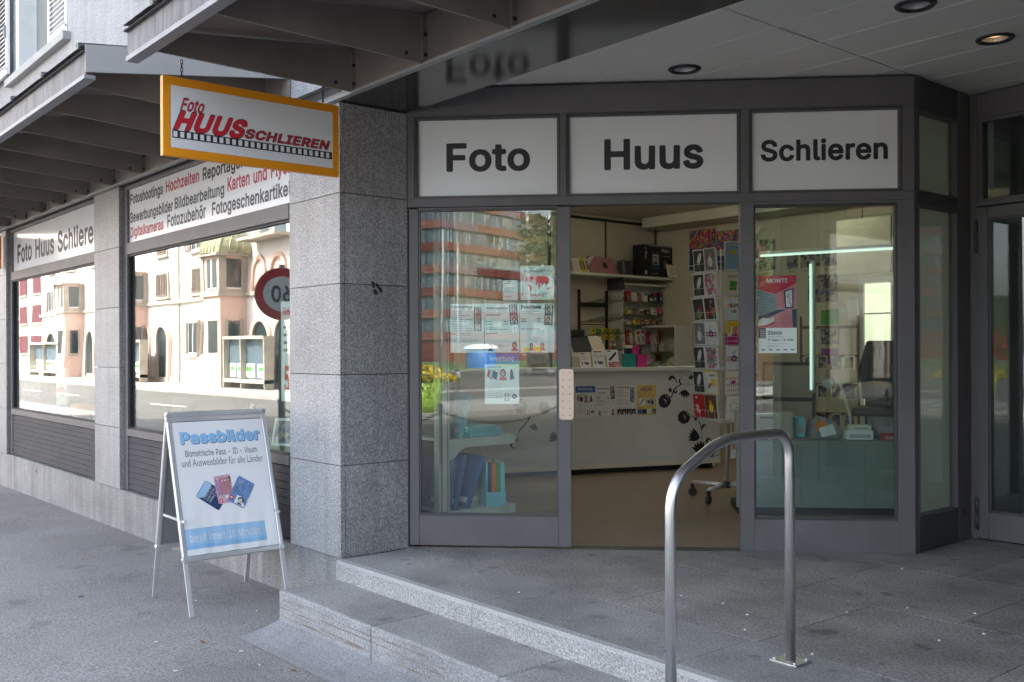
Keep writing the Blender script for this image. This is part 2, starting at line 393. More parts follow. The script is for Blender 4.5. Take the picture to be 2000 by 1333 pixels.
# ------------------------------------------------------------------ mesh helpers
# letter outlines of a plain grotesque in three weights: advance, then contours as steps in thousandths
GLYPH = {
'L': {'!': (196, '83-7-18,10-13,16-5,16,4,24,10,16,14,11,16,5,24-2,16-10,14-20,1-32-8-16-15-14-16-5|67,155-5,8-4,344,9,7,64,0,6-7-4-344-2-6-8-2'), '%': (676, '474-12-40,19-16,17-12,21-11,40,3,64,19,40,33,29,40,12,40-3,40-21,25-33,10-40-2-64-17-41-32-30-32-11|130-4-1,9,347,504,6,5,56,0,7-5-350-512|479,45,19-5,24,5,15,16,5,16-1,64-11,23-16,10-32-3-15-14-6-16-1-64,6-17|138,283-20,10-20,16-20,32-8,48,1,40,6,24,21,37,32,23,40,9,48-7,32-22,24-40,7-40-1-40-5-24-17-33-32-27-40-11|166,333,20,0,16,8,10,16,6,24,0,40-6,24-13,16-21,7-16-2-16-10-8-14-5-21-1-40,6-24,10-16'), ',': (188, '37-124-4,4,1,8,30,184,5,4,72-3-52-193-4-4'), '-': (453, '113,183-4,4,0,16,0,40,4,5,216,1,8,0,5-6,0-56-5-4'), '.': (188, '81-7-19,10-12,16-5,16,3,24,9,15,16,12,16,6,24-3,26-22,6-16-1-24-8-16-15-13-16-6'), '0': (453, '191-9-32,10-37,23-29,32-22,39-18,57-8,48-2,56,3,56,6,40,14,48,19,40,26,34,32,25,32,14,32,7,40,0,40-10,32-17,32-29,22-32,22-56,10-48,5-72-2-56-8-48-11-40-23-48-26-32-29-22-32-15-40-6|213,56,26,0,24,6,17,10,23,24,13,24,11,32,12,80-3,80-8,40-14,40-14,24-21,22-24,12-24,5-24-2-24-10-16-11-19-24-21-48-10-48-3-40,4-80,19-72,14-24,22-24,18-10'), '1': (453, '75-5-4,12,0,48,4,5,128,0,4,11,0,360-4,6-112-82-8,1-2,3,2,72,112,82,80,1,6-11,0-440,10-3,96,0,8-3,1-58-9-4'), '2': (453, '63-5-4,12,0,40,4,6,216,233,30,49,6,32-7,40-17,24-36,20-40,4-32-8-31-24-14-24-6-32-5-10-64,1,0,33,12,40,14,24,22,25,24,17,32,15,32,7,40,1,32-5,32-11,45-33,27-43,11-45-7-56-18-40-28-40-168-184,226-2,3-6,0-56-11-4'), '3': (453, '179-9-56,18-44,31-28,40-12,48,4,9,66-1,14-34,16-21,24-16,32-8,32-2,32,5,26,12,22,19,14,29,3,32-8,32-17,26-24,18-24,9-32,5-56,1-11,5,3,56,119,136-7,7-200,1-1,64,305,2,6-10-3-48-140-160,49-6,32-12,32-21,23-25,18-32,9-40-1-40-9-32-12-24-19-24-25-21-24-13-56-16-32-2'), '4': (453, '279-3-2,98-6,5-232,0-4,11,0,48,212,355,64,0,4-3-2-8-193-328,7-7,144,0,6,7,0,144,10,4,56,0,5-12,3-142,64-1,3-9-3-58-56-1-11-5,0-96-5-4'), '5': (453, '187-9-56,19-40,32-28,46-7,32,3,14,64,0,16-38,24-24,40-16,40,1,36,15,28,30,15,42-1,40-10,32-17,24-27,21-24,8-24,3-32-3-32-11-24-16-64,6-5,8,29,251,8,7,264,0,6-2,2-8,0-48-5-8-203-1-8-5-13-122,5-4,40,18,48,5,40-6,40-17,32-26,26-34,16-40,7-40-3-48-9-32-22-40-23-25-33-23-39-14-40-6'), '6': (453, '191-9-30,9-34,19-31,29-17,24-14,40-5,32,0,32,5,32,17,48,31,56,134,199,8,3,64,0,6-2,0-8-127-184,1-3,8-1,56,1,32-7,32-16,26-22,22-32,14-40,5-40-5-48-12-32-18-29-24-25-24-17-24-11-32-8|202,56,45-1,32,14,24,23,16,36,2,48-10,32-24,31-32,17-40,3-32-8-32-26-17-33-3-48,12-40,24-30'), '7': (453, '93-2,220,441-4,8-248,0-4,8,1,56,35,3,296,0,6-3,1-64-226-448-5-4'), '8': (453, '187-9-48,13-40,24-27,28-20,40-5,48,12,50,13,22,19,23,40,25-32,29-19,27-12,32-2,40,3,24,14,32,19,24,21,18,32,18,32,10,59,2,37-7,40-19,32-28,21-34,11-48-8-48-23-40-35-32,39-24,26-32,17-44,2-44-4-24-16-32-22-28-32-23-32-14-40-9|201,56,42-1,38,9,26,17,17,23,8,32-5,32-20,32-24,17-48,13-48-5-32-17-27-32-6-16-2-24,2-16,10-24,31-28|210,296,33,0,32,10,24,22,12,24,3,32-10,32-21,23-24,11-40,5-32-7-27-16-19-32-2-40,13-32,27-23'), '9': (453, '127-3,2,10,127,184-57,0-40,8-33,16-28,24-26,40-9,32-4,40,6,48,12,32,18,29,24,24,24,16,32,13,32,7,32,0,32-5,32-12,27-16,25-24,16-24,14-32,7-32,2-40-5-32-17-48-31-56-134-198-8-6|189,255,34-7,40,7,32,21,21,35,6,40-6,40-21,35-32,23-40,6-37-8-31-24-18-32-7-40,10-48,19-28'), 'A': (480, '15-5-4,4,2,8,184,504,10,3,72-1,189-514-5-4-72,3-51,137-197,2-9-10-44-128-11-4|163,207,84-3,64,0,4,3-76,230'), 'B': (456, '59-5-4,12,1,504,11,3,192-1,40-6,32-11,25-17,22-24,14-24,9-32,0-48-9-32-17-24-34-24-5-8,27-12,24-19,16-21,14-28,6-56-6-32-9-24-16-24-21-19-32-18-32-9-56-6|130,63,129-1,32,5,24,9,22,19,11,24,1,32-10,28-26,28-38,17-144,0|130,295,9-5,112,1,24,5,24,12,24,27,7,24-1,32-11,24-19,18-32,12-136,2'), 'C': (510, '223-8-40,11-48,26-32,29-28,38-20,41-14,47-6,64,3,56,10,48,20,48,26,40,33,33,40,26,40,15,40,6,56-2,64-19,51-35,37-48,14-32,8-32-6-9-64,0-17,41-17,24-30,24-32,13-24,5-40,0-24-5-32-15-24-17-24-28-18-33-11-40-5-40,1-56,9-40,12-32,28-40,28-24,36-16,48-6,48,9,40,22,28,31,20,45,64,0,7-5-1-8-16-48-19-32-27-30-32-23-32-16-48-12-40-3'), 'D': (502, '59-5-4,12,1,504,11,3,184-1,64-12,48-23,38-31,25-32,23-48,14-56,4-56-4-56-14-56-24-48-25-32-29-25-32-19-40-14-56-9|130,63,105,0,56,11,48,28,22,25,13,24,13,40,6,40,0,48-8,48-11,32-19,32-24,23-24,15-32,12-32,5-112,1'), 'E': (419, '59-5-4,12,1,504,11,3,304,0,5-3,1-24,0-32-6-8-240,0,0-154,224-2,5-4,0-24,0-32-5-7-224,0-1-161,241-1,9-7,0-56-9-4'), 'F': (410, '59-5-4,12,1,504,11,3,304-1,3-10,0-48-3-7-240-1,0-162,216-2,4-4,0-56-4-6-8-1-208,0-2-217-6-4'), 'G': (520, '231-9-48,12-40,20-39,33-30,40-19,40-14,48-6,64,3,56,10,48,19,48,28,42,32,32,40,25,40,15,40,6,56-2,40-10,32-14,48-36,36-50,19-56-7-8-64,0-20,40-20,26-32,25-32,11-32,5-32-2-48-18-24-18-24-27-18-34-11-40-5-40,1-56,9-40,12-32,21-32,23-23,24-15,32-12,32-4,32,2,40,12,26,16,22,24,14,24,8,24,4,32-122,2-8,4-1,58,9,5,192,0,4-5-3-96-9-37-16-35-31-40-29-24-29-16-39-14-56-6'), 'H': (517, '59-5-4,12,1,504,11,3,56,0,6-3,2-217,248,0,8,1,1,216,7,3,64-1,3-10,0-504-11-4-56,0-8,4,0,224-8,4-240,0-9-4-1-224-6-4'), 'I': (300, '30-5-4,4,0,32,0,24,4,6,80,1,3,9,0,368-3,8-80,0-4,8,1,56,11,3,232,0,4-11,0-48-4-8-80,0-2-8,0-368,2-9,80-1,4-6,0-56-12-4'), 'J': (396, '152-9-51,17-29,21-16,19-17,32-7,24-4,40,2,32,70,0,5-56,7-22,12-18,20-16,24-8,32,0,24,7,22,17,14,24,6,32,1,368,5,10,64,0,5-10,0-360-11-64-23-40-43-35-56-16'), 'K': (467, '59-5-4,12,1,504,11,3,56,0,6-3,2-252,228,252,12,3,80-1-2-10-199-216,204-288-11-4-72,0-4,4-164,230-8,5-63-67-3-168-6-4'), 'L': (393, '59-5-4,12,1,504,3,3,64,0,6-3,1-8,0-440,233-2,3-6,0-56-11-4'), 'M': (628, '59-5-4,12,1,504,19,3,72,0,10-3,130-336,28-85,32,98,125,323,11,3,88-1,0-516-64-2-8,4,0,398-42-118-110-280-8-4-48,0-10,4-115,288-35,100-5-20,1-368-4-4'), 'N': (523, '59-5-4,12,1,504,11,3,64,0,10-3,254-405-1,405,9,3,64-2,0-514-80-3-5,4-184,288-67,113-4-9,2-392-6-4'), 'O': (533, '223-8-40,11-48,26-32,29-28,38-20,41-14,47-6,64,4,61,12,51,22,48,28,40,34,31,48,27,40,11,40,4,48-4,40-11,48-27,34-31,28-40,16-32,16-56,5-64-5-64-14-54-20-42-28-38-28-26-36-22-56-18-40-4|224,64,31-5,40,2,36,11,27,16,24,24,16,24,14,32,8,32,5,48-2,48-9,40-15,35-19,29-21,20-32,19-32,10-40,1-24-3-32-12-24-15-21-20-17-24-15-32-8-32-5-40,0-48,5-32,13-40,18-32,22-25,32-21'), 'P': (445, '59-5-4,12,1,504,11,3,184,0,40-5,40-16,24-15,24-23,16-24,12-32,6-32,0-40-4-24-14-40-17-24-23-23-48-25-48-9-120-1-8-3-2-179-6-4|171,247,96,3,32,13,24,24,15,40-1,48-13,32-24,24-17,9-32,6-120,1,0-200'), 'R': (449, '59-5-4,12,1,504,11,3,192-1,48-8,32-14,36-28,25-40,12-40,1-48-7-40-20-40-31-31-32-17,109-208-5-4-72,0-7,4-105,194-104,0-9-2-1-192-6-4|130,263,17-3,112,1,24,6,25,12,22,24,10,40-4,40-13,30-24,21-32,10-136,3'), 'S': (447, '181-11-56,16-24,13-25,20-19,24-16,32-8,40,4,8,64,0,8-7,7-25,9-16,24-21,40-16,48-3,48,11,32,21,21,32,3,24-3,16-13,21-26,19-151,48-39,20-24,17-22,27-8,16-7,32,1,40,10,32,14,24,20,21,24,18,32,15,32,9,40,4,40-2,56-16,48-33,20-24,12-24,8-32-3-16-66,0-19,42-24,21-40,14-40,3-40-9-34-23-17-32-1-24,4-15,16-20,24-16,145-45,57-32,29-32,11-24,6-32-2-40-11-32-19-30-18-18-30-20-32-13-40-9-40-2'), 'T': (449, '191-4-3,11,0,432-5,8-152,0-4,8,1,56,11,3,376,0,6-3,1-8,0-48-7-8-152,0-2-448-6-4'), 'U': (517, '219-10-56,15-42,26-36,40-23,48-7,56,1,336,11,3,56,0,5-3,1-336,11-48,20-32,27-21,32-13,40-4,40,4,32,13,27,21,20,32,10,48,1,336,6,3,64-1,3-10,0-336-5-40-11-32-33-48-26-23-24-15-32-12-32-7-40-3'), 'V': (480, '207-5-8,4-187,512,11,3,66-3,108-304,42-130,8,13,143,421,9,3,64,0,4-3-1-8-183-504-4-4'), 'W': (686, '151-2-139,513,3,3,64,0,8-5,104-410,8,16,104,398,72,1,9-3,103-399,8-12,103,411,17,3,56,0,3-3-139-512-8-4-72,0-5,4-107,407-108-407-12-4'), 'Z': (438, '39-3,0,53,273,397-273,0-4,8,1,56,11,3,352-1,3-50-4-8-271-392,272-1,5-7,0-56-5-4'), 'a': (389, '125-10-32,10-23,14-17,16-16,24-9,24-3,32,3,24,8,24,25,30,40,21,40,11,104,13,16,6,8,7,2,8-2,24-8,19-12,13-20,11-24,5-32-2-32-11-22-19-18-25-60,17-4,8,12,24,18,24,26,21,24,12,32,9,40,5,32-1,40-10,25-12,23-18,16-23,12-31,5-40,0-256-65-3-4,3-4,39-24-25-40-20-40-6|141,54,24-4,32,3,24,8,24,17,13,16,10,24,1,60-120-20-24-9-16-11-10-20,1-32,17-21'), 'b': (424, '196-10-40,18-32,33-7-10-1-33-56-3-12,4,0,504,4,11,66-3,1-160,5-14,24,27,34,19,46,6,47-6,38-16,29-24,28-40,16-40,7-40,0-72-13-55-21-41-29-32-38-24-48-11|195,55,49,0,33,16,27,32,16,48,2,64-16,56-14,22-16,15-16,9-24,7-48-4-30-17-24-32-14-48,0-64,12-48,24-34,16-13'), 'c': (396, '169-9-40,13-24,14-30,29-21,32-14,32-9,40-1,56,5,40,10,32,17,32,26,32,25,20,32,16,32,8,40,2,32-4,40-14,32-21,27-31,19-40-6-7-56-15-7,6-19,32-30,22-24,7-24,1-24-4-22-10-31-32-19-48-4-56,12-56,12-24,20-22,24-15,24-6,40,2,32,14,19,19,21,35,56-14,6-5-1-8-14-32-15-20-24-23-24-15-24-10-32-7'), 'd': (424, '161-10-40,15-27,18-29,32-20,40-12,45-4,51,4,47,11,41,15,32,30,38,32,23,40,14,48,3,40-9,32-20,24-28,2,179,6,3,56,0,7-3,1-8,0-504-8-4-56,0-5,4-3,48-28-32-36-21-40-7|179,55,46-1,37,17,26,32,16,48,2,64-11,48-14,24-15,16-17,12-24,8-40,0-24-8-16-10-27-34-15-48,0-64,14-48,12-21,16-17'), 'e': (404, '177-10-32,7-32,16-24,18-26,32-17,32-11,32-5,40,1,56,9,40,12,32,20,32,24,24,33,22,24,9,32,6,40,0,40-8,27-13,29-21,23-27,17-34,9-30,5-40,0-48-6-3-264-1-3-4,2-16,9-32,16-24,24-21,24-10,24-5,40,3,24,9,19,16,21,31,56-13,6-2,2-8-15-32-17-21-48-33-56-13|103,231,10-5,88,0,96,0,6,5-11,40-19,27-32,21-32,6-40-6-32-20-22-28'), 'f': (254, '77-2-2,321-70,3-4,5,0,48,4,9,64,0,7,7,0,48,7,32,14,24,28,24,24,10,32,6,56-7,11-9-19-55-32,5-24-3-16-11-9-24,1-45,81-3,3-56-4-5-82-3-1-320-5-4'), 'g': (425, '169-153-38,9-42,22-33,34-9,16,3,8,47,27,8-1,32-35,32-15,56-3,40,11,22,16,14,24,5,32,0,64-17-20-24-19-24-11-24-5-40,0-32,6-24,10-32,21-34,42-12,24-9,32-4,72,5,40,9,32,16,32,24,32,29,23,32,14,48,8,46-5,34-17,32-34,3,43,5,8,56,0,8-8,0-96,0-288-8-55-24-41-42-32-38-14-24-4|164,72,21-6,32-1,40,12,28,27,17,40,5,64-12,56-22,34-18,14-22,9-40,3-40-13-30-31-16-40-6-56,8-48,22-40'), 'h': (410, '52-5-4,12,1,504,3,3,64-1,3-10,0-152,5-10,24,24,24,13,40,11,32-1,32-6,32-15,24-23,16-26,10-31,4-32-1-256-5-4-56,0-9,4-3,264-9,24-19,22-24,12-24,3-32-4-24-12-21-21-11-24-5-32,0-232-11-4'), 'i': (167, '56-5-8,4,0,8,0,368,8,9,56,0,7-9-1-376-6-4|80,438-16,4-17,13-9,16-2,16,5,16,13,16,18,9,16,1,16-4,16-12,9-18,2-16-5-16-14-16-16-7'), 'j': (167, '-11-148-4,4,0,56,4,5,24,2,16,6,11,11,7,24,1,416,5,8,56,0,8-2,2-6,0-408-3-32-17-40-22-23-40-17|77,438-16,5-16,13-8,16-1,16,5,16,12,15,21,9,19,0,19-8,13-14,6-18-1-16-8-16-13-11-16-6'), 'k': (381, '52-5-4,12,1,504,3,3,64-1,3-10,0-272,5-9,158,161,79,0,2-8-155-160,169-216-5-4-80,1-136,172-8-3-29-30,0-136-11-4'), 'l': (189, '108-4-24,10-17,15-13,24-5,24-1,440,4,5,56,0,11-5,1-432,4-11,8-7,40-1,14-53-6-7-16-4'), 'm': (610, '52-5-4,12,0,368,4,9,61-1,4-8,0-24,7-7,24,23,32,18,32,6,32-2,24-8,16-11,18-19,14-23,32,33,32,19,32,9,40,1,48-14,24-18,13-15,17-32,8-40,0-264-1-8-5-4-56,0-9,4,0,256-3,24-6,16-15,16-23,10-24,4-32-4-18-10-16-16-11-24-3-24,0-248-8-4-56,0-6,4-3,280-7,16-16,17-24,11-24,2-24-4-24-13-16-19-9-18-4-32,0-240-11-4'), 'n': (410, '52-5-4,12,0,368,3,8,62,0,4-8,0-24,7-10,16,18,25,16,47,14,56-5,40-17,18-16,17-24,11-24,6-32,1-272-5-4-56,0-9,4-3,264-9,24-19,22-24,12-24,3-32-4-24-12-21-21-11-24-5-32,0-232-11-4'), 'o': (415, '169-9-40,13-24,14-30,29-21,32-14,32-9,40-1,56,5,40,10,32,17,32,26,32,25,20,32,16,24,6,40,4,32-3,32-8,32-16,31-27,18-24,19-40,10-40,3-48-3-40-8-32-18-40-23-32-29-25-32-16-32-8-32-3|178,55,39-4,40,12,33,32,19,48,5,32-1,32-8,40-8,22-26,34-38,19-48,1-32-13-32-36-17-51-2-56,11-48,25-40,21-16'), 'p': (424, '52-148-4,12,0,512,4,8,56,0,8-5,2-35,6-7,32,33,40,16,56,1,48-13,32-22,23-24,19-32,12-32,8-48,0-48-6-44-14-44-27-40-23-22-32-19-32-9-40-3-40,8-32,19-24,28-5-10,0-176-11-4|191,56,29-4,24,3,32,15,29,34,15,48,1,64-15,56-14,21-16,15-16,9-24,7-48-4-29-16-25-32-14-48,0-64,12-48,24-35,16-13'), 'q': (424, '313-148-6,4-1,8-1,182-26-30-38-22-40-7-47,5-39,16-31,24-27,37-18,43-8,40-2,40,4,46,11,42,16,32,24,32,29,23,32,15,48,7,48-6,32-17,32-35,3,45,5,8,56,0,8-8,0-520-8-4|175,56,42-3,40,14,16,14,16,23,15,48,2,64-16,56-25,32-16,11-24,8-48-1-33-18-25-32-15-48-1-64,13-48,21-32,16-14'), 'r': (259, '52-5-4,12,0,368,3,8,62,0,4-8,1-24,6-4,24,23,25,13,31,6,40-1,4-5-2-64-50,1-32-8-24-18-18-31-3-24,0-240-11-4'), 's': (365, '139-9-40,12-32,23-23,29-13,40,4,4,58,12,6-4,13-28,19-17,32-11,32,0,32,7,24,17,11,20-2,24-9,13-18,11-102,26-32,14-24,16-21,24-9,24-3,32,4,24,22,40,23,20,24,12,56,14,64-5,32-13,32-25,23-35,5-24-60-15-16,27-16,17-24,10-32,2-32-8-24-17-8-16,1-24,11-16,20-11,112-31,41-22,22-24,9-19,5-29-3-32-10-24-16-22-40-29-56-15-40-2'), 't': (227, '133-5-24,8-22,16-12,16-11,24-4,32,0,224-7,7-48,0-4,9,0,48,4,5,54,3,1,80,4,8,5,1,58-1,4-8,2-82,72-1,4-5-3-56-65-1-8-2-2-5,0-224,7-24,11-9,24-3,32,2,13-54-5-6-24-5'), 'u': (410, '148-7-32,12-30,21-18,25-13,31-7,56,0,240,4,5,8,1,48,0,11-6,0-232,5-39,14-25,18-16,24-9,24-2,32,6,22,13,18,21,12,27,3,32,0,224,9,6,56,0,6-6,0-376-6-7-56,0-7,7-1,44-24-27-32-19-40-9'), 'v': (389, '160-3-147,378,2,8,73-2,104-293,8,7,34,104,69,184,68,0,4-8-143-373-8-7'), 'w': (567, '134-2-115,377,2,8,65,1,7-9,73-268,8-1,72,270,8,8,64,0,80-290,79,289,68,0,4-8-2-8-117-372-56,0-11,4-77,280-8-16-75-264-5-4'), 'x': (379, '20-5-4,4,4,8,126,184,0,8-120,176,1,8,75,0,86-136,8,5,80,127,8,5,69-1,2-8-124-184,131-192-6-4-72,2-96,147-28-49-64-96-4-4'), 'y': (389, '56-146-14,8,14,51,8,6,40-3,19,10,17,24,17,48-143,376,0,8,74,0,104-294,8,10,102,284,72,0,0-8-48-128-117-304-17-36-24-29-32-20-40-7'), 'z': (380, '41-5-4,4,0,48,204,264-8,7-184,0-6,9,0,48,4,8,287,0,4-8-2-48-201-264,202-2,7-6-1-56-6-4'), 'ö': (415, '169-9-40,13-24,14-30,29-21,32-14,32-9,40-1,56,5,40,10,32,17,32,26,32,25,20,32,16,24,6,40,4,32-3,32-8,32-16,31-27,18-24,19-40,10-40,3-48-3-40-8-32-18-40-23-32-29-25-32-16-32-8-32-3|178,55,39-4,40,12,33,32,19,48,5,32-1,32-8,40-8,22-26,34-38,19-48,1-32-13-32-36-17-51-2-56,11-48,25-40,21-16|129,438-16,6-16,15-6,12,0,24,9,16,13,11,16,6,16-1,18-8,13-16,5-16-2-16-18-25-16-7|273,438-16,6-16,15-6,12,0,24,9,16,13,11,16,6,16-1,18-8,13-16,5-16-2-16-8-16-10-9-16-7'), 'ü': (410, '148-7-32,12-30,21-18,25-13,31-7,56,0,240,4,5,8,1,48,0,11-6,0-232,5-39,14-25,18-16,24-9,24-2,32,6,22,13,18,21,12,27,3,32,0,224,9,6,56,0,6-6,0-376-6-7-56,0-7,7-1,44-24-27-32-19-40-9|116,441-16,11-9,14-2,24,5,16,14,15,16,6,16,1,16-6,11-8,9-16-1-32-11-16-16-9-16-3|260,441-16,11-10,14-3,16,3,16,9,16,17,11,16,3,16-2,16-10,8-10,6-16-3-24-11-15-16-10-16-3')},
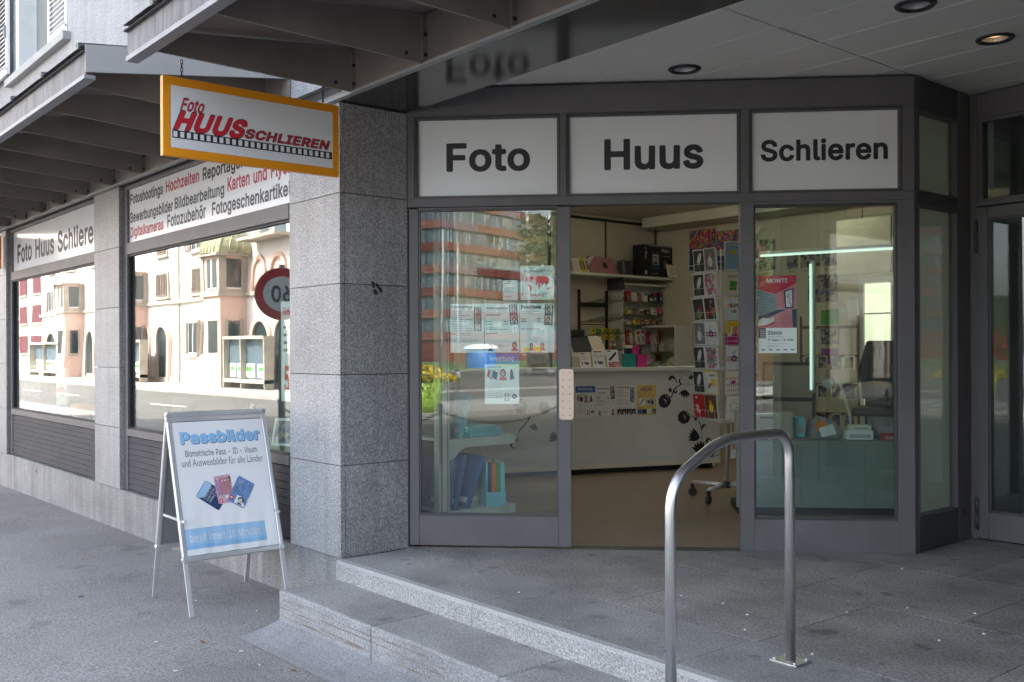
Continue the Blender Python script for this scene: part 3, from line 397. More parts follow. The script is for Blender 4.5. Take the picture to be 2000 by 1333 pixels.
'B': {'!': (196, '79-27-24,12-19,22-8,24,3,32,14,24,20,16,22,7,32-2,24-13,16-19,9-29-2-24-12-24-19-18-24-9|55,138-8,7-5,14-4,352,8,16,9,6,80,1,14-7,8-16-4-352-7-16-11-7-64-1'), '%': (676, '470-32-24,9-24,14-18,18-15,24-13,48,3,72,19,44,32,32,24,13,24,6,48,0,24-7,28-16,17-16,16-24,14-48-2-72-20-48-13-16-24-19-40-15-24-2|126-24-14,9-4,8,1,16,4,8,349,507,16,10,64,0,13-5,10-16-3-16-351-512-11-8-10-2|486,65,8-4,16,0,8,8,4,12,1,48-4,16-9,9-19-1-11-16-2-48|134,264-21,9-23,16-15,16-14,24-11,48,1,48,6,32,21,40,16,17,24,16,48,12,48-5,24-10,20-14,20-24,13-24,10-48,0-40-6-32-10-24-15-22-19-18-21-12-48-11|168,353,14,0,8,5,7,19,0,48-6,16-9,6-16-1-6-5-7-16,0-48,5-16'), '0': (453, '187-28-40,13-32,19-32,32-29,48-15,40-11,56-5,72,2,56,9,56,18,56,22,40,25,30,32,25,37,17,35,8,48-1,48-12,40-24,28-27,26-40,22-56,10-48,5-72-3-64-7-48-17-56-21-40-27-33-32-26-40-17-48-8|215,76,20-1,24,7,16,12,16,21,18,49,10,72-4,80-17,64-14,24-17,18-16,9-24,4-24-4-16-9-24-27-19-47-9-72,3-80,16-64,27-40,14-10'), '5': (453, '183-29-34,9-30,14-26,18-22,22-28,50-7,32,1,24,18,14,72,0,16-11,12-35,20-20,32-12,32,1,24,9,24,22,14,32,1,40-8,24-15,22-16,14-24,10-24,2-24-3-24-8-32-19-8-1-64,7-16,10-4,22,29,256,7,11,16,7,280-2,11-8,5-16,0-56-8-18-16-7-192-1-10-70,2-8,56,11,56-7,48-20,38-32,32-48,15-48,3-56-11-56-33-56-23-24-29-20-32-14-32-7-32-3'), '6': (453, '187-28-40,12-32,19-28,25-24,32-16,40-7,40,0,40,7,40,15,40,30,56,140,208,19,10,80-2,15-16-1-16-107-160,45-6,40-15,32-21,27-30,17-32,12-40,3-40-6-48-10-32-19-32-29-32-27-19-32-15-32-8-32-2|205,76,30-2,30,10,19,16,15,32,3,32-7,32-16,24-28,17-32,3-32-9-20-19-13-24-4-40,9-32,20-26'), 'A': (480, '3-21-11,16,1,16,186,509,16,13,80,1,12-3,13-16,186-504,1-16-3-8-17-12-72,0-16,6-9,14-40,112-7,10-168,0-45-122-11-16-16-4-64,0|191,227,4-3,40,0,48,0,4,3-44,129-8,2'), 'B': (456, '47-21-8,8-4,16,0,504,4,16,8,7,16,4,192,0,48-7,40-15,30-21,21-24,14-24,13-40,2-40-8-40-16-30-24-26,21-16,19-22,15-26,8-24,5-32-1-32-7-32-11-24-17-25-25-23-31-17-40-13-64-6-184,0|150,83,113,0,40,9,16,13,9,18,1,24-4,16-18,24-28,15-32,4-96-2|150,315,9-5,80,0,40,9,16,12,11,16,5,24-5,24-19,22-24,8-112,2'), 'D': (502, '47-21-8,8-4,16,0,504,4,16,8,7,16,4,192-1,64-13,48-21,33-24,36-40,30-56,14-48,7-72-3-56-13-56-25-56-30-40-33-29-40-23-40-14-80-10-160,0|150,83,81,0,56,11,24,12,21,17,26,40,11,40,4,32,0,40-7,48-12,32-15,24-20,19-24,15-56,13-88,1'), 'E': (419, '47-21-8,8-4,16,0,504,4,16,8,7,16,4,304,0,17-3,12-16,1-64-6-15-8-6-232-3,0-114,208-2,16-10,4-10,1-56-5-21-16-10-208,0-1-121,233-2,9-6,8-16,0-56-4-16-8-8-13-4-312,0'), 'F': (410, '47-21-8,8-4,16,0,504,4,16,8,7,16,4,304,0,16-4,10-15,1-16,0-48-11-20-16-4-216,0-1-8,1-114,192-2,16-4,11-16,1-64-4-11-8-8-16-4-192,0-1-193-4-16-19-12-64,0'), 'H': (517, '47-21-8,8-4,16,0,504,4,16,16,10,16,1,56,0,19-11,4-16,1-193,208,0,8,1,0,192,4,16,20,11,64,0,16-4,8-10,3-13,0-504-4-16-8-8-15-4-64,0-12,4-8,8-4,16,0,200-8,4-200,0-9-4,0-200-4-16-19-12-64,0'), 'I': (300, '18-21-11,16-1,64,4,11,16,11,64,1,3,9,0,328-3,8-64,1-13,7-7,16,0,56,4,15,8,8,16,4,232,0,16-4,8-8,4-15,0-56-4-12-16-11-64-1-2-8,0-328,2-9,64-1,16-11,4-19,0-48-4-16-8-8-16-4-232,0'), 'K': (467, '47-21-8,8-4,16,0,504,4,16,16,10,16,1,56,0,19-11,4-16,1-192,200,215,16,4,80,0,16-5,8-11,2-11-8-16-185-200-3-8,194-271,3-9-4-16-8-8-15-4-72,0-16,4-160,221-8,1-41-46,0-152-4-16-19-12-64,0'), 'M': (628, '47-21-8,8-4,16,0,504,4,16,16,10,16,1,80,0,12-3,10-8,138-357,8,2,136,355,8,7,16,4,88,0,16-5,9-14,1-56,0-456-2-12-8-11-16-5-64,0-16,7-7,13-1,280,0-8-8-6-104-266-8-13-16-7-64,1-14,11-114,284-4-12-1-264-11-16-8-3-64-1'), 'N': (523, '47-21-8,8-4,16,0,504,4,16,8,7,16,4,72,0,16-5,216-337,5,3,2,8,1,312,8,13,16,6,64,0,16-6,9-21,0-504-4-16-8-8-13-4-80,0-16,10-216,341-2-331-6-12-16-8-64,0'), 'O': (533, '227-29-48,12-48,25-42,36-30,40-21,40-16,56-7,72,3,56,11,48,19,48,27,44,40,41,40,26,40,16,48,9,48,0,48-9,56-25,40-31,38-47,24-48,13-48,7-56-2-72-12-56-19-48-32-48-33-33-40-25-48-18-48-7|227,84,32-6,32,2,24,7,25,13,19,16,18,24,16,32,8,32,4,48-2,40-6,32-13,32-14,24-23,24-24,15-32,10-24,2-32-4-24-8-24-15-34-40-20-56-5-40,1-40,7-40,11-32,32-44,24-18'), 'P': (445, '47-21-8,8-4,16,0,504,4,16,8,7,16,4,192-1,56-10,32-14,28-18,24-24,16-24,16-40,6-40,0-32-9-48-13-32-17-24-24-24-27-18-24-11-56-12-104-1-8-3-1-155-4-16-19-12-64,0|175,267,88,3,24,9,14,12,14,24,4,40-7,32-17,23-16,10-24,6-104,1,0-160'), 'R': (449, '47-21-8,8-4,16,0,504,4,16,8,7,16,4,192-1,56-9,40-17,33-24,29-40,15-40,6-48-5-48-17-48-23-32-39-32,100-184,2-16-3-8-18-12-80,0-11,4-8,8-99,184-74,2-9-2,0-168-4-16-19-12-64,0|150,283,9-3,96,1,24,5,22,13,12,16,7,32-3,32-12,24-18,14-24,8-112,2'), 'S': (447, '177-31-40,10-32,13-28,18-25,24-19,29-14,35-6,40,7,16,13,7,80-1,14-14,9-32,17-20,32-15,40-5,48,8,28,16,17,24,3,16-3,16-13,16-16,11-152,48-40,21-24,17-26,31-14,32-6,40,3,32,9,32,18,32,24,25,32,23,32,14,40,10,40,3,40-3,32-6,40-17,27-17,25-24,20-30,13-34,4-32-6-16-19-9-72,1-11,8-11,32-18,21-32,15-32,4-40-6-24-12-17-22-4-16,2-16,13-16,22-14,144-45,62-37,29-32,15-32,6-40-3-40-10-32-19-32-24-26-32-22-40-17-40-8-40-3'), 'T': (449, '187-24-15,11-4,16,0,416-5,8-128,0-16,4-8,8-4,12,1,64,11,15,16,4,392-2,11-9,4-16,0-56-7-16-16-8-136,0-2-432-6-12-16-8'), 'U': (517, '215-30-56,15-48,28-40,43-16,27-12,32-8,56,0,336,4,15,8,8,16,4,64,0,18-11,4-16,0-328,5-32,16-32,21-20,32-14,40-4,39,6,25,12,24,24,13,28,4,32,1,336,6,11,16,8,77-3,10-8,4-16,0-336-6-48-13-40-20-32-21-24-31-24-32-17-64-17-40-2'), 'Z': (438, '35-24-8,4-9,15-1,48,4,16,246,360,0,8-232,1-13,7-7,16,0,56,4,16,8,7,16,4,352,0,16-4,10-15-2-64-250-368,226-1,16-3,8-7,5-13,0-56-4-16-9-9-16-3'), 'a': (389, '129-31-32,8-32,16-21,17-19,24-12,24-7,32,0,32,6,32,21,35,32,25,56,22,128,20-3,26-5,9-16,10-24,5-24-2-32-13-26-33-13-8-9-1-72,23-7,10-1,16,16,32,18,24,22,19,32,18,32,11,40,6,40,0,40-8,32-13,32-23,20-26,16-40,5-48-1-256-8-13-16-6-64,0-24,15-24-12-32-9-32-3|144,74,41-3,24,7,16,9,16,18,8,17,0,32-88-14-32-11-11-15,0-16,9-16'), 'b': (424, '192-29-56,23-8-13-8-5-72,0-16,11-3,8-1,512,4,16,16,10,72,0,15-10,4-16,3-120,42,17,40,5,40-3,48-16,32-21,27-30,20-32,14-40,9-56-2-64-12-56-25-48-38-40-41-24-48-11|198,75,34-2,32,13,24,29,12,40,2,56-12,48-25,32-33,13-40-4-24-15-18-26-10-40-1-56,10-40,19-30'), 'c': (396, '173-30-40,10-32,17-35,30-24,32-21,46-9,42-3,40,4,48,12,48,16,32,23,32,29,27,32,18,40,13,40,4,40-3,56-19,40-28,33-44,12-32-1-16-12-12-72-18-16,8-22,38-18,14-32,8-40-7-16-11-16-19-16-41-3-56,11-49,14-23,17-16,33-11,32,2,24,10,16,16,16,33,16,9,72-17,11-10,4-16-12-32-19-31-23-25-25-18-32-15-32-8-40-3'), 'd': (424, '157-29-45,16-35,24-28,32-24,48-11,40-5,56,5,56,13,48,16,32,26,34,32,26,32,16,40,9,48,0,32-8,32-15,1,122,4,16,19,11,72-2,12-9,4-16-1-512-7-13-16-7-64,0-9,4-15,16-32-18-24-7-32-3|182,75,39-1,32,15,19,26,12,40,2,56-12,48-21,29-32,16-40-2-24-14-23-29-10-32-3-48,9-48,19-34,16-15'), 'e': (404, '173-30-40,11-32,16-36,30-23,32-16,32-12,40-5,56,2,40,9,40,16,40,25,38,24,23,32,21,32,13,40,6,48-1,40-10,32-17,31-25,20-24,20-40,10-32,6-48-1-48-6-11-16-8-240,0-8-5,9-24,29-32,34-11,32,0,24,8,16,13,20,30,12,6,72-14,11-8,6-16-9-28-17-28-23-25-32-21-56-19-40-3|128,251,5-5,64,0,72,0,9,5-12,24-14,16-23,11-24,3-24-3-23-11-16-16'), 'g': (425, '165-173-48,13-48,28-23,24-15,24-5,16,3,10,15,14,57,28,16-6,26-30,22-13,32-7,40,3,24,10,16,15,7,16,2,32-57-22-64,0-56,19-47,35-32,48-18,64-2,64,5,40,9,32,20,40,25,33,32,26,32,15,40,10,48,0,32-8,32-17,10,13,14,8,72-2,9-6,7-16,0-392-3-32-8-32-13-24-19-24-29-23-24-12-64-15|168,92,37-8,32,5,26,19,17,32,7,56-7,48-19,37-16,14-16,7-32,3-32-10-24-25-15-34-5-40,6-48,14-32'), 'h': (410, '40-21-8,8-4,16,1,512,3,8,16,10,72,0,8-3,10-15,1-120,4-8,33,14,32,7,32,1,32-5,32-12,24-15,21-22,15-24,11-32,6-40,0-264-5-11-16-9-64,0-13,4-8,8-4,16-3,256-5,16-15,18-16,8-24,3-24-4-18-9-15-16-10-24-2-248-4-16-8-8-15-4-56,0'), 'i': (167, '44-23-12,10-4,16,1,384,7,10,16,7,64,0,16-8,7-17-1-384-6-12-16-8|76,418-24,8-21,17-13,24-2,24,9,24,19,21,24,11,24,2,24-8,21-18,12-24,2-24-8-24-19-20-24-11'), 'k': (381, '40-21-8,8-4,16,1,512,3,8,16,10,72,0,15-10,4-16,0-224,5-11,128,129,88,3,16-6,8-11,0-16-5-8-140-144-2-8,155-196,4-20-4-10-16-10-80,0-16,4-128,162-12-10-1-8,0-120-4-16-8-8-15-4-56,0'), 'l': (189, '104-23-24,8-24,18-16,23-11,39-1,440,4,17,16,11,72,0,9-4,10-16,1-432,4-4,32,1,10-5,9-16,10-48-5-22-16-9-40-5'), 'm': (610, '40-21-8,8-4,16,0,376,4,13,8,8,16,4,56,0,16-6,8-12,56,22,48,1,43-14,37-34,24,22,32,17,32,9,40,2,32-6,27-10,24-16,22-24,20-40,9-48,0-264-4-16-8-8-10-4-64,0-13,4-8,8-4,16-1,264-5,16-9,11-16,8-24,3-24-4-15-10-11-16-5-16-1-256-4-16-8-8-12-4-64,0-16,8-7,20,0,264-6,16-11,13-16,7-16,2-24-4-16-9-13-17-6-16-2-256-4-16-8-8-15-4-56,0'), 'n': (410, '40-21-8,8-4,16,0,376,6,16,14,8,64,1,16-6,8-12,56,19,48,4,40-7,40-20,22-19,18-25,13-31,7-32,2-272-4-16-10-9-16-3-56,0-13,4-8,8-4,16-3,256-5,16-15,18-16,8-24,3-24-4-18-9-15-16-10-24-2-248-4-16-8-8-15-4-56,0'), 'o': (415, '173-30-40,10-32,17-35,30-24,32-21,46-9,42-3,40,4,48,12,48,16,32,23,32,29,27,32,18,40,13,40,4,40-3,39-11,33-17,32-28,24-32,17-35,11-40,5-56-3-40-8-40-22-48-23-32-25-23-32-19-32-12-40-5|180,75,41-3,30,11,23,24,16,40,3,56-10,48-22,34-32,17-32,2-32-10-25-27-15-40-4-48,9-48,19-34,16-15'), 'p': (424, '40-164-8,8-4,16,2,528,5,8,13,7,64,1,16-6,8-13,8,1,32,16,48,7,40-3,48-16,32-21,26-29,22-35,13-37,9-56,0-48-7-48-15-44-22-36-26-28-32-22-32-12-32-6-48,1-32,10-24,13-5-12,0-120-4-16-8-8-15-4-56,0|195,76,37-3,29,11,23,24,15,40,3,56-9,48-21,33-16,12-16,6-32,1-32-12-21-24-14-40-2-56,9-48,20-31'), 'r': (259, '40-21-8,8-4,16,1,384,5,8,14,8,72,0,16-16,24,13,32,8,48,1,16-4,12-18,0-64-5-16-15-9-40,3-32-6-24-18-10-18-3-24,0-232-4-16-8-8-15-4-56,0'), 's': (365, '143-30-56,17-41,32-18,24-11,24-6,24,4,16,16,11,56,13,16-1,10-7,10-24,12-16,24-11,24-2,40,9,15,12,5,16-4,8-16,11-112,29-48,28-19,20-14,24-7,32,1,40,8,24,15,26,21,22,27,17,32,13,32,7,40,1,32-4,48-17,39-33,27-48,4-16-5-16-17-10-64-12-12,6-13,24-15,17-16,6-24,2-24-5-16-9-8-11,1-16,23-14,112-31,46-27,18-20,15-28,5-24-1-40-10-32-16-24-24-24-25-15-24-10-40-9'), 't': (227, '137-26-48,18-24,22-15,25-10,48,0,208-7,7-40,4-8,8-4,13,3,64,17,12,38,4,2,72,8,11,16,6,72-3,8-6,6-16,0-64,58-4,10-4,10-16,0-56-6-16-14-8-48-1-8-2-2-5,0-200,2-13,8-6,40,3,19-8,7-16,11-56-9-16-20-8-32-4'), 'u': (410, '144-26-40,15-32,23-20,26-17,40-7,64,3,248,9,10,24,4,56-1,16-13,6-272,6-16,14-16,14-7,24-4,24,3,24,14,20,34,6,264,6,8,16,6,72-3,8-6,6-13-2-392-6-8-14-7-64,0-15,7-9,14-28-14-28-9-32-3'), 'w': (567, '130-24-8,5-9,14-111,368-4,16,6,16,14,8,16,1,56,0,16-9,64-220,58,212,14,15,72,2,21-9,59-205,8,3,59,202,21,9,64,0,16-7,7-10,0-16-115-376-12-16-16-4-56,0-15,4-8,8-57,195-8,18-62-213-18-12'), 'y': (389, '52-166-21,8-9,16,15,64,15,15,40-2,16,5,15,22,12,40-141,368,2,22,8,8,16,4,64,0,20-10,92-244,89,244,15,9,81-1,14-16-1-16-165-432-19-40-24-32-38-25-48-11'), 'z': (380, '29-21-11,16-1,48,4,16,179,232-3,6-8,1-152,3-8,6-6,16,0,56,6,16,8,6,16,3,280,0,16-6,9-19-1-56-180-240,172-4,8-6,7-14,0-56-4-16-19-12-296,0'), 'ö': (415, '173-30-40,10-32,17-35,30-24,32-21,46-9,42-3,40,4,48,12,48,16,32,23,32,29,27,32,18,40,13,40,4,40-3,39-11,33-17,32-28,24-32,17-35,11-40,5-56-3-40-8-40-22-48-23-32-25-23-32-19-32-12-40-5|180,75,41-3,30,11,23,24,16,40,3,56-10,48-22,34-32,17-32,2-32-10-25-27-15-40-4-48,9-48,19-34,16-15|125,419-24,9-23,23-8,24,2,24,12,24,17,15,24,9,24,0,24-11,20-21,8-24-2-24-10-21-16-16-24-11|269,419-24,9-23,23-8,24,2,24,12,24,17,15,24,9,24,0,24-11,20-21,8-24-2-24-10-21-16-16-24-10'), 'ü': (410, '144-26-40,15-32,23-20,26-17,40-7,64,3,248,9,10,24,4,56-1,16-13,6-272,6-16,14-16,14-7,24-4,24,3,24,14,20,34,6,264,6,8,16,6,72-3,8-6,6-13-2-392-6-8-14-7-64,0-15,7-9,14-28-14-28-9-32-3|112,421-24,15-13,18-7,24,6,32,14,21,24,14,24,3,24-6,23-16,10-16,5-32-6-24-12-16-20-14-24-6|256,421-24,15-14,18-7,24,3,24,13,24,21,16,24,6,24-3,24-13,16-21,6-25-3-24-11-19-24-19-24-6')},
'X': {'C': (510, '222-49-48,12-48,23-40,30-44,55-24,48-16,56-8,72,4,64,12,56,20,49,30,47,42,43,45,29,51,19,48,7,64-2,48-13,40-17,32-22,30-28,24-32,18-35,16-53-1-24-15-23-16-8-88-1-26,16-25,56-29,24-24,8-24,3-24-2-24-7-24-15-18-19-14-24-11-32-5-40,0-39,5-33,11-33,20-31,20-18,24-12,32-6,40,5,32,17,19,22,21,48,24,14,80,1,16-5,19-18,5-16,0-16-13-48-25-48-26-32-40-33-40-22-48-15-56-6'), 'E': (419, '42-42-20,16-8,24,0,512,7,24,18,16,19,5,312,0,24-6,17-15,7-24,0-64-6-16-10-13-24-11-200,0-7-8,0-56,2-8,5-2,176,0,24-6,16-16,6-16,1-64-6-24-16-16-17-6-188-2-3-8,0-64,7-7,200,0,16-4,17-13,10-24,0-64-8-24-19-16-16-4-320,0'), 'F': (410, '42-42-20,16-8,24,0,512,7,24,18,16,19,5,312,0,24-7,18-22,3-24-2-64-19-25-24-7-192,0-7-8,2-72,173-2,16-3,16-10,11-17,3-16-1-64-5-16-16-16-16-6-180-2-3-8,0-168-8-24-17-15-16-5-72,0'), 'H': (517, '42-42-20,16-8,24,0,512,7,24,18,16,19,5,72,0,16-5,16-14,9-26,0-168,7-7,160,0,8,7,0,168,7,24,17,15,16,6,72,0,24-7,14-14,7-24,0-512-8-24-21-17-24-3-64,0-16,6-16,14-8,24,0,184-8,4-160,0-6-4-1-8,0-176-8-24-17-15-16-5-72,0'), 'I': (300, '13-42-16,11-11,21-1,72,5,16,15,17,16,7,48,2,3,6,0,288-3,8-56,4-22,20-6,24,3,72,17,21,24,8,240,0,16-3,16-10,13-24,1-72-11-24-19-13-54-3-2-296,8-7,48-3,16-10,8-10,6-26,0-56-4-16-18-21-24-7-240,0'), 'L': (393, '42-42-20,16-8,24,1,520,13,24,22,12,80,1,27-13,11-16,3-16,0-400,7-7,184,0,16-3,16-11,11-19,1-80-14-24-14-9-16-3-304,0'), 'N': (523, '42-42-20,16-8,24,0,512,7,24,18,16,19,5,80,0,16-4,14-9,178-278,6,6,1,8,0,232,3,16,14,19,24,10,72,0,24-9,12-12,7-24,0-512-8-24-19-16-16-4-80,0-16,3-14,9-178,276-6-4-1-8,0-232-4-16-13-18-24-10-72,0'), 'P': (445, '42-42-20,16-8,24,0,512,7,24,18,16,19,5,176,0,64-6,56-22,32-21,27-28,20-32,15-40,6-40,0-40-7-40-15-40-21-32-17-18-24-19-32-18-64-17-96-2-7-6,0-136-9-25-16-14-16-5-72,0|171,294,7-6,64,0,24,5,16,9,11,16,5,24-3,32-10,16-11,9-16,5-80,2-7-8'), 'R': (449, '42-42-20,16-8,24,0,512,7,24,18,16,19,5,176,0,64-6,56-19,32-21,30-31,23-40,10-32,5-72-11-56-25-48-41-40,95-176,1-24-7-16-16-14-16-6-80,0-24,6-16,16-94,174-42,2-5-2-2-8,0-144-8-24-17-15-16-5-72,0|174,302,76,0,32,9,13,15,3,16,0,24-8,22-16,12-16,4-80,2-7-8,0-88'), 'S': (447, '180-52-48,10-40,17-32,22-24,24-21,32-16,40-7,40,5,24,13,16,18,9,88-1,24-16,14-40,10-13,24-12,32-5,40,5,24,12,15,21-2,16-29,17-144,46-34,17-33,24-21,24-18,32-11,40,1,48,10,40,18,35,24,29,32,24,40,20,40,12,48,5,48-3,40-9,40-17,32-21,24-23,20-28,14-32,9-48-5-24-14-16-16-8-88,1-24,17-14,38-8,8-18,10-24,5-32-1-24-8-15-14-4-16,11-14,16-9,144-45,64-38,32-36,17-34,8-40-1-48-11-40-18-32-27-32-32-24-40-19-40-12-56-5'), 'U': (517, '210-50-56,15-56,32-40,41-31,56-10,40-3,40,0,336,3,16,17,21,24,8,72,0,16-6,17-15,7-24,2-352,14-30,20-18,28-10,32-2,32,6,24,14,14,16,9,24,2,352,3,16,12,17,24,11,72,1,16-3,22-18,7-24-1-352-7-48-11-32-19-32-27-32-28-24-32-19-32-12-40-10-48-3'), 'a': (389, '124-52-48,15-32,19-30,31-21,40-9,56,10,56,26,41,42,31-42,13-14,11-9,16-1,24,14,32,23,32,27,25,32,19,40,13,48,8,48-2,40-9,40-19,32-25,23-34,13-32,7-56-1-264-10-19-24-15-72-1-32,10-56-17|154,93,26-1,24,6,16,14,6,13-38-2-40-8-9-6-1-8|151,269,5-5,8,1,48,6,13,6-13,6-24,2-24-7'), 'b': (424, '195-51-48,16-32-11-72,1-24,14-11,21-1,520,3,16,9,14,24,14,72,1,24-7,14-14,6-16,2-96,42,7,48,0,40-8,40-17,32-24,26-30,24-40,13-40,9-56-2-72-14-59-28-53-36-40-48-29-56-14|209,94,26,1,24,15,14,24,8,32,0,40-9,40-21,29-24,9-32-5-16-13-14-28-5-32,1-48,9-32,17-22'), 'd': (424, '160-51-40,11-48,28-32,32-25,42-18,48-8,56,1,64,16,64,18,38,24,33,24,24,32,20,32,13,40,7,48-1,40-8,2,98,6,16,16,15,24,6,64,0,16-5,19-16,7-24,0-512-4-16-14-18-24-10-72,1-24,12-24-11-32-8|193,94,31,2,16,10,16,26,9,34,0,40-8,40-17,25-24,12-32-2-16-11-16-24-8-32-1-48,9-33,16-26'), 'e': (404, '168-51-40,11-40,20-39,34-24,32-20,40-11,40-6,56,3,48,8,40,17,45,29,43,27,27,32,21,40,16,40,7,56-2,48-12,40-22,38-35,25-40,15-40,9-48,1-72-21-32,12-16,4-24-11-32-19-32-22-24-34-24-29-14-40-11-40-3|193,94,23-2,24,5,9,5,12,16-5,5-96-1-3-4,11-12|166,270,18-3,59,3-11,9-24,5-24-3'), 'i': (167, '39-44-24,18-8,24,0,384,4,16,12,16-1,8-22,32-4,40,11,32,24,27,32,15,32,1,32-10,22-17,16-24,6-24-4-40-23-40,12-16,4-16,0-384-9-25-24-17'), 'l': (189, '107-45-40,13-26,20-21,32-12,48,0,448,11,24,16,11,16,4,72-1,24-13,10-17,3-416,3-8,16-1,16-6,15-17,17-72-8-27-24-18-40-7'), 'o': (415, '168-51-40,11-40,20-39,34-24,32-20,40-11,40-6,56,4,56,12,48,19,40,25,35,32,29,32,20,40,14,48,6,48-3,40-11,37-18,35-29,28-35,20-40,12-40,6-48-2-64-9-40-23-53-25-35-31-28-32-19-40-14-56-7|191,94,33,0,24,14,16,26,8,32-1,48-13,40-18,21-24,8-24-1-23-12-16-24-9-32-1-40,8-40,17-27'), 'r': (259, '35-42-20,16-8,24,0,376,4,24,16,19,24,8,64,0,24-9,64,15,48-2,16-6,16-16,6-17,0-72-6-18-16-17-16-6-40,3-24-3-16-10-8-13-3-256-4-16-11-16-22-11-72-1'), 's': (365, '138-51-40,10-42,23-34,32-22,40-10,40,3,16,9,15,16,11,55,14-32,24-28,40-11,40,2,48,9,32,14,24,23,25,32,22,32,14,40,9,48,2,32-4,40-13,32-18,30-29,24-40,10-32-2-16-6-14-16-14-42-12-1-8,35-26,27-38,11-40-2-48-9-32-19-30-25-26-31-20-32-13-40-9-40-2|159,94,35-2,26,10-10,6-64,15-7-5,2-8,5-8|206,262,12-3,5,3-8,16-13,8-24,0-22-8'), 't': (227, '132-47-24,6-32,16-29,27-14,24-13,48-1,200-7,7-16,1-17,8-14,16-5,16,1,64,5,16,22,19,28,5,7,64,13,17,24,10,72,0,24-11,15-24,1-56,40-2,16-6,16-16,5-16,1-64-10-24-20-14-40-3-8-7,0-176,40,1,16-7,10-10,8-16,12-56,0-16-12-24-18-11-40-9')}}
_TXT = {}
def text_shape(s, bold=0.0, shear=0.0, res=3):
    key = (s, round(bold, 4), shear, res)
    if key in _TXT: return _TXT[key]
    order = 'LB' if bold < .011 else 'BL' if bold < .035 else 'XBL'
    wt = next((w for w in order if all(c in GLYPH[w] or c == ' ' for c in s)), None)
    if wt:
        cu = bpy.data.curves.new('t', 'CURVE'); cu.dimensions = '2D'; cu.fill_mode = 'BOTH'; x = 0
        for c in s:
            if c == ' ': x += 280; continue
            adv, data = GLYPH[wt][c]
            for con in data.split('|'):
                d = list(map(int, re.findall(r'-?\d+', con))); p = [0, 0]; pts = []
                for i in range(0, len(d), 2):
                    p = [p[0] + d[i], p[1] + d[i + 1]]; pts.append(p)
                sp = cu.splines.new('POLY'); sp.points.add(len(pts) - 1); sp.use_cyclic_u = True
                for b, q in zip(sp.points, pts): b.co = ((q[0] + x + q[1] * shear) / 1000, q[1] / 1000, 0, 1)
            x += adv + {'L': 0, 'B': 14, 'X': 34}[wt]
    else:
        cu = bpy.data.curves.new('t', 'FONT')
        cu.body = s; cu.size = 1.0; cu.offset = bold; cu.shear = shear; cu.fill_mode = 'FRONT'
    cu.resolution_u = res
    ob = bpy.data.objects.new('t', cu); COL.objects.link(ob)
    me = bpy.data.meshes.new_from_object(ob.evaluated_get(bpy.context.evaluated_depsgraph_get()))
    vs = [(v.co.x, v.co.y) for v in me.vertices]
    fs = [tuple(p.vertices) for p in me.polygons]
    bpy.data.objects.remove(ob); bpy.data.curves.remove(cu); bpy.data.meshes.remove(me)
    if not vs: vs = [(0, 0)]
    x0 = min(v[0] for v in vs); y0 = min(v[1] for v in vs)
    w = max(v[0] for v in vs) - x0; h = max(v[1] for v in vs) - y0
    _TXT[key] = ([(a - x0, b - y0) for a, b in vs], fs, w, h)
    return _TXT[key]

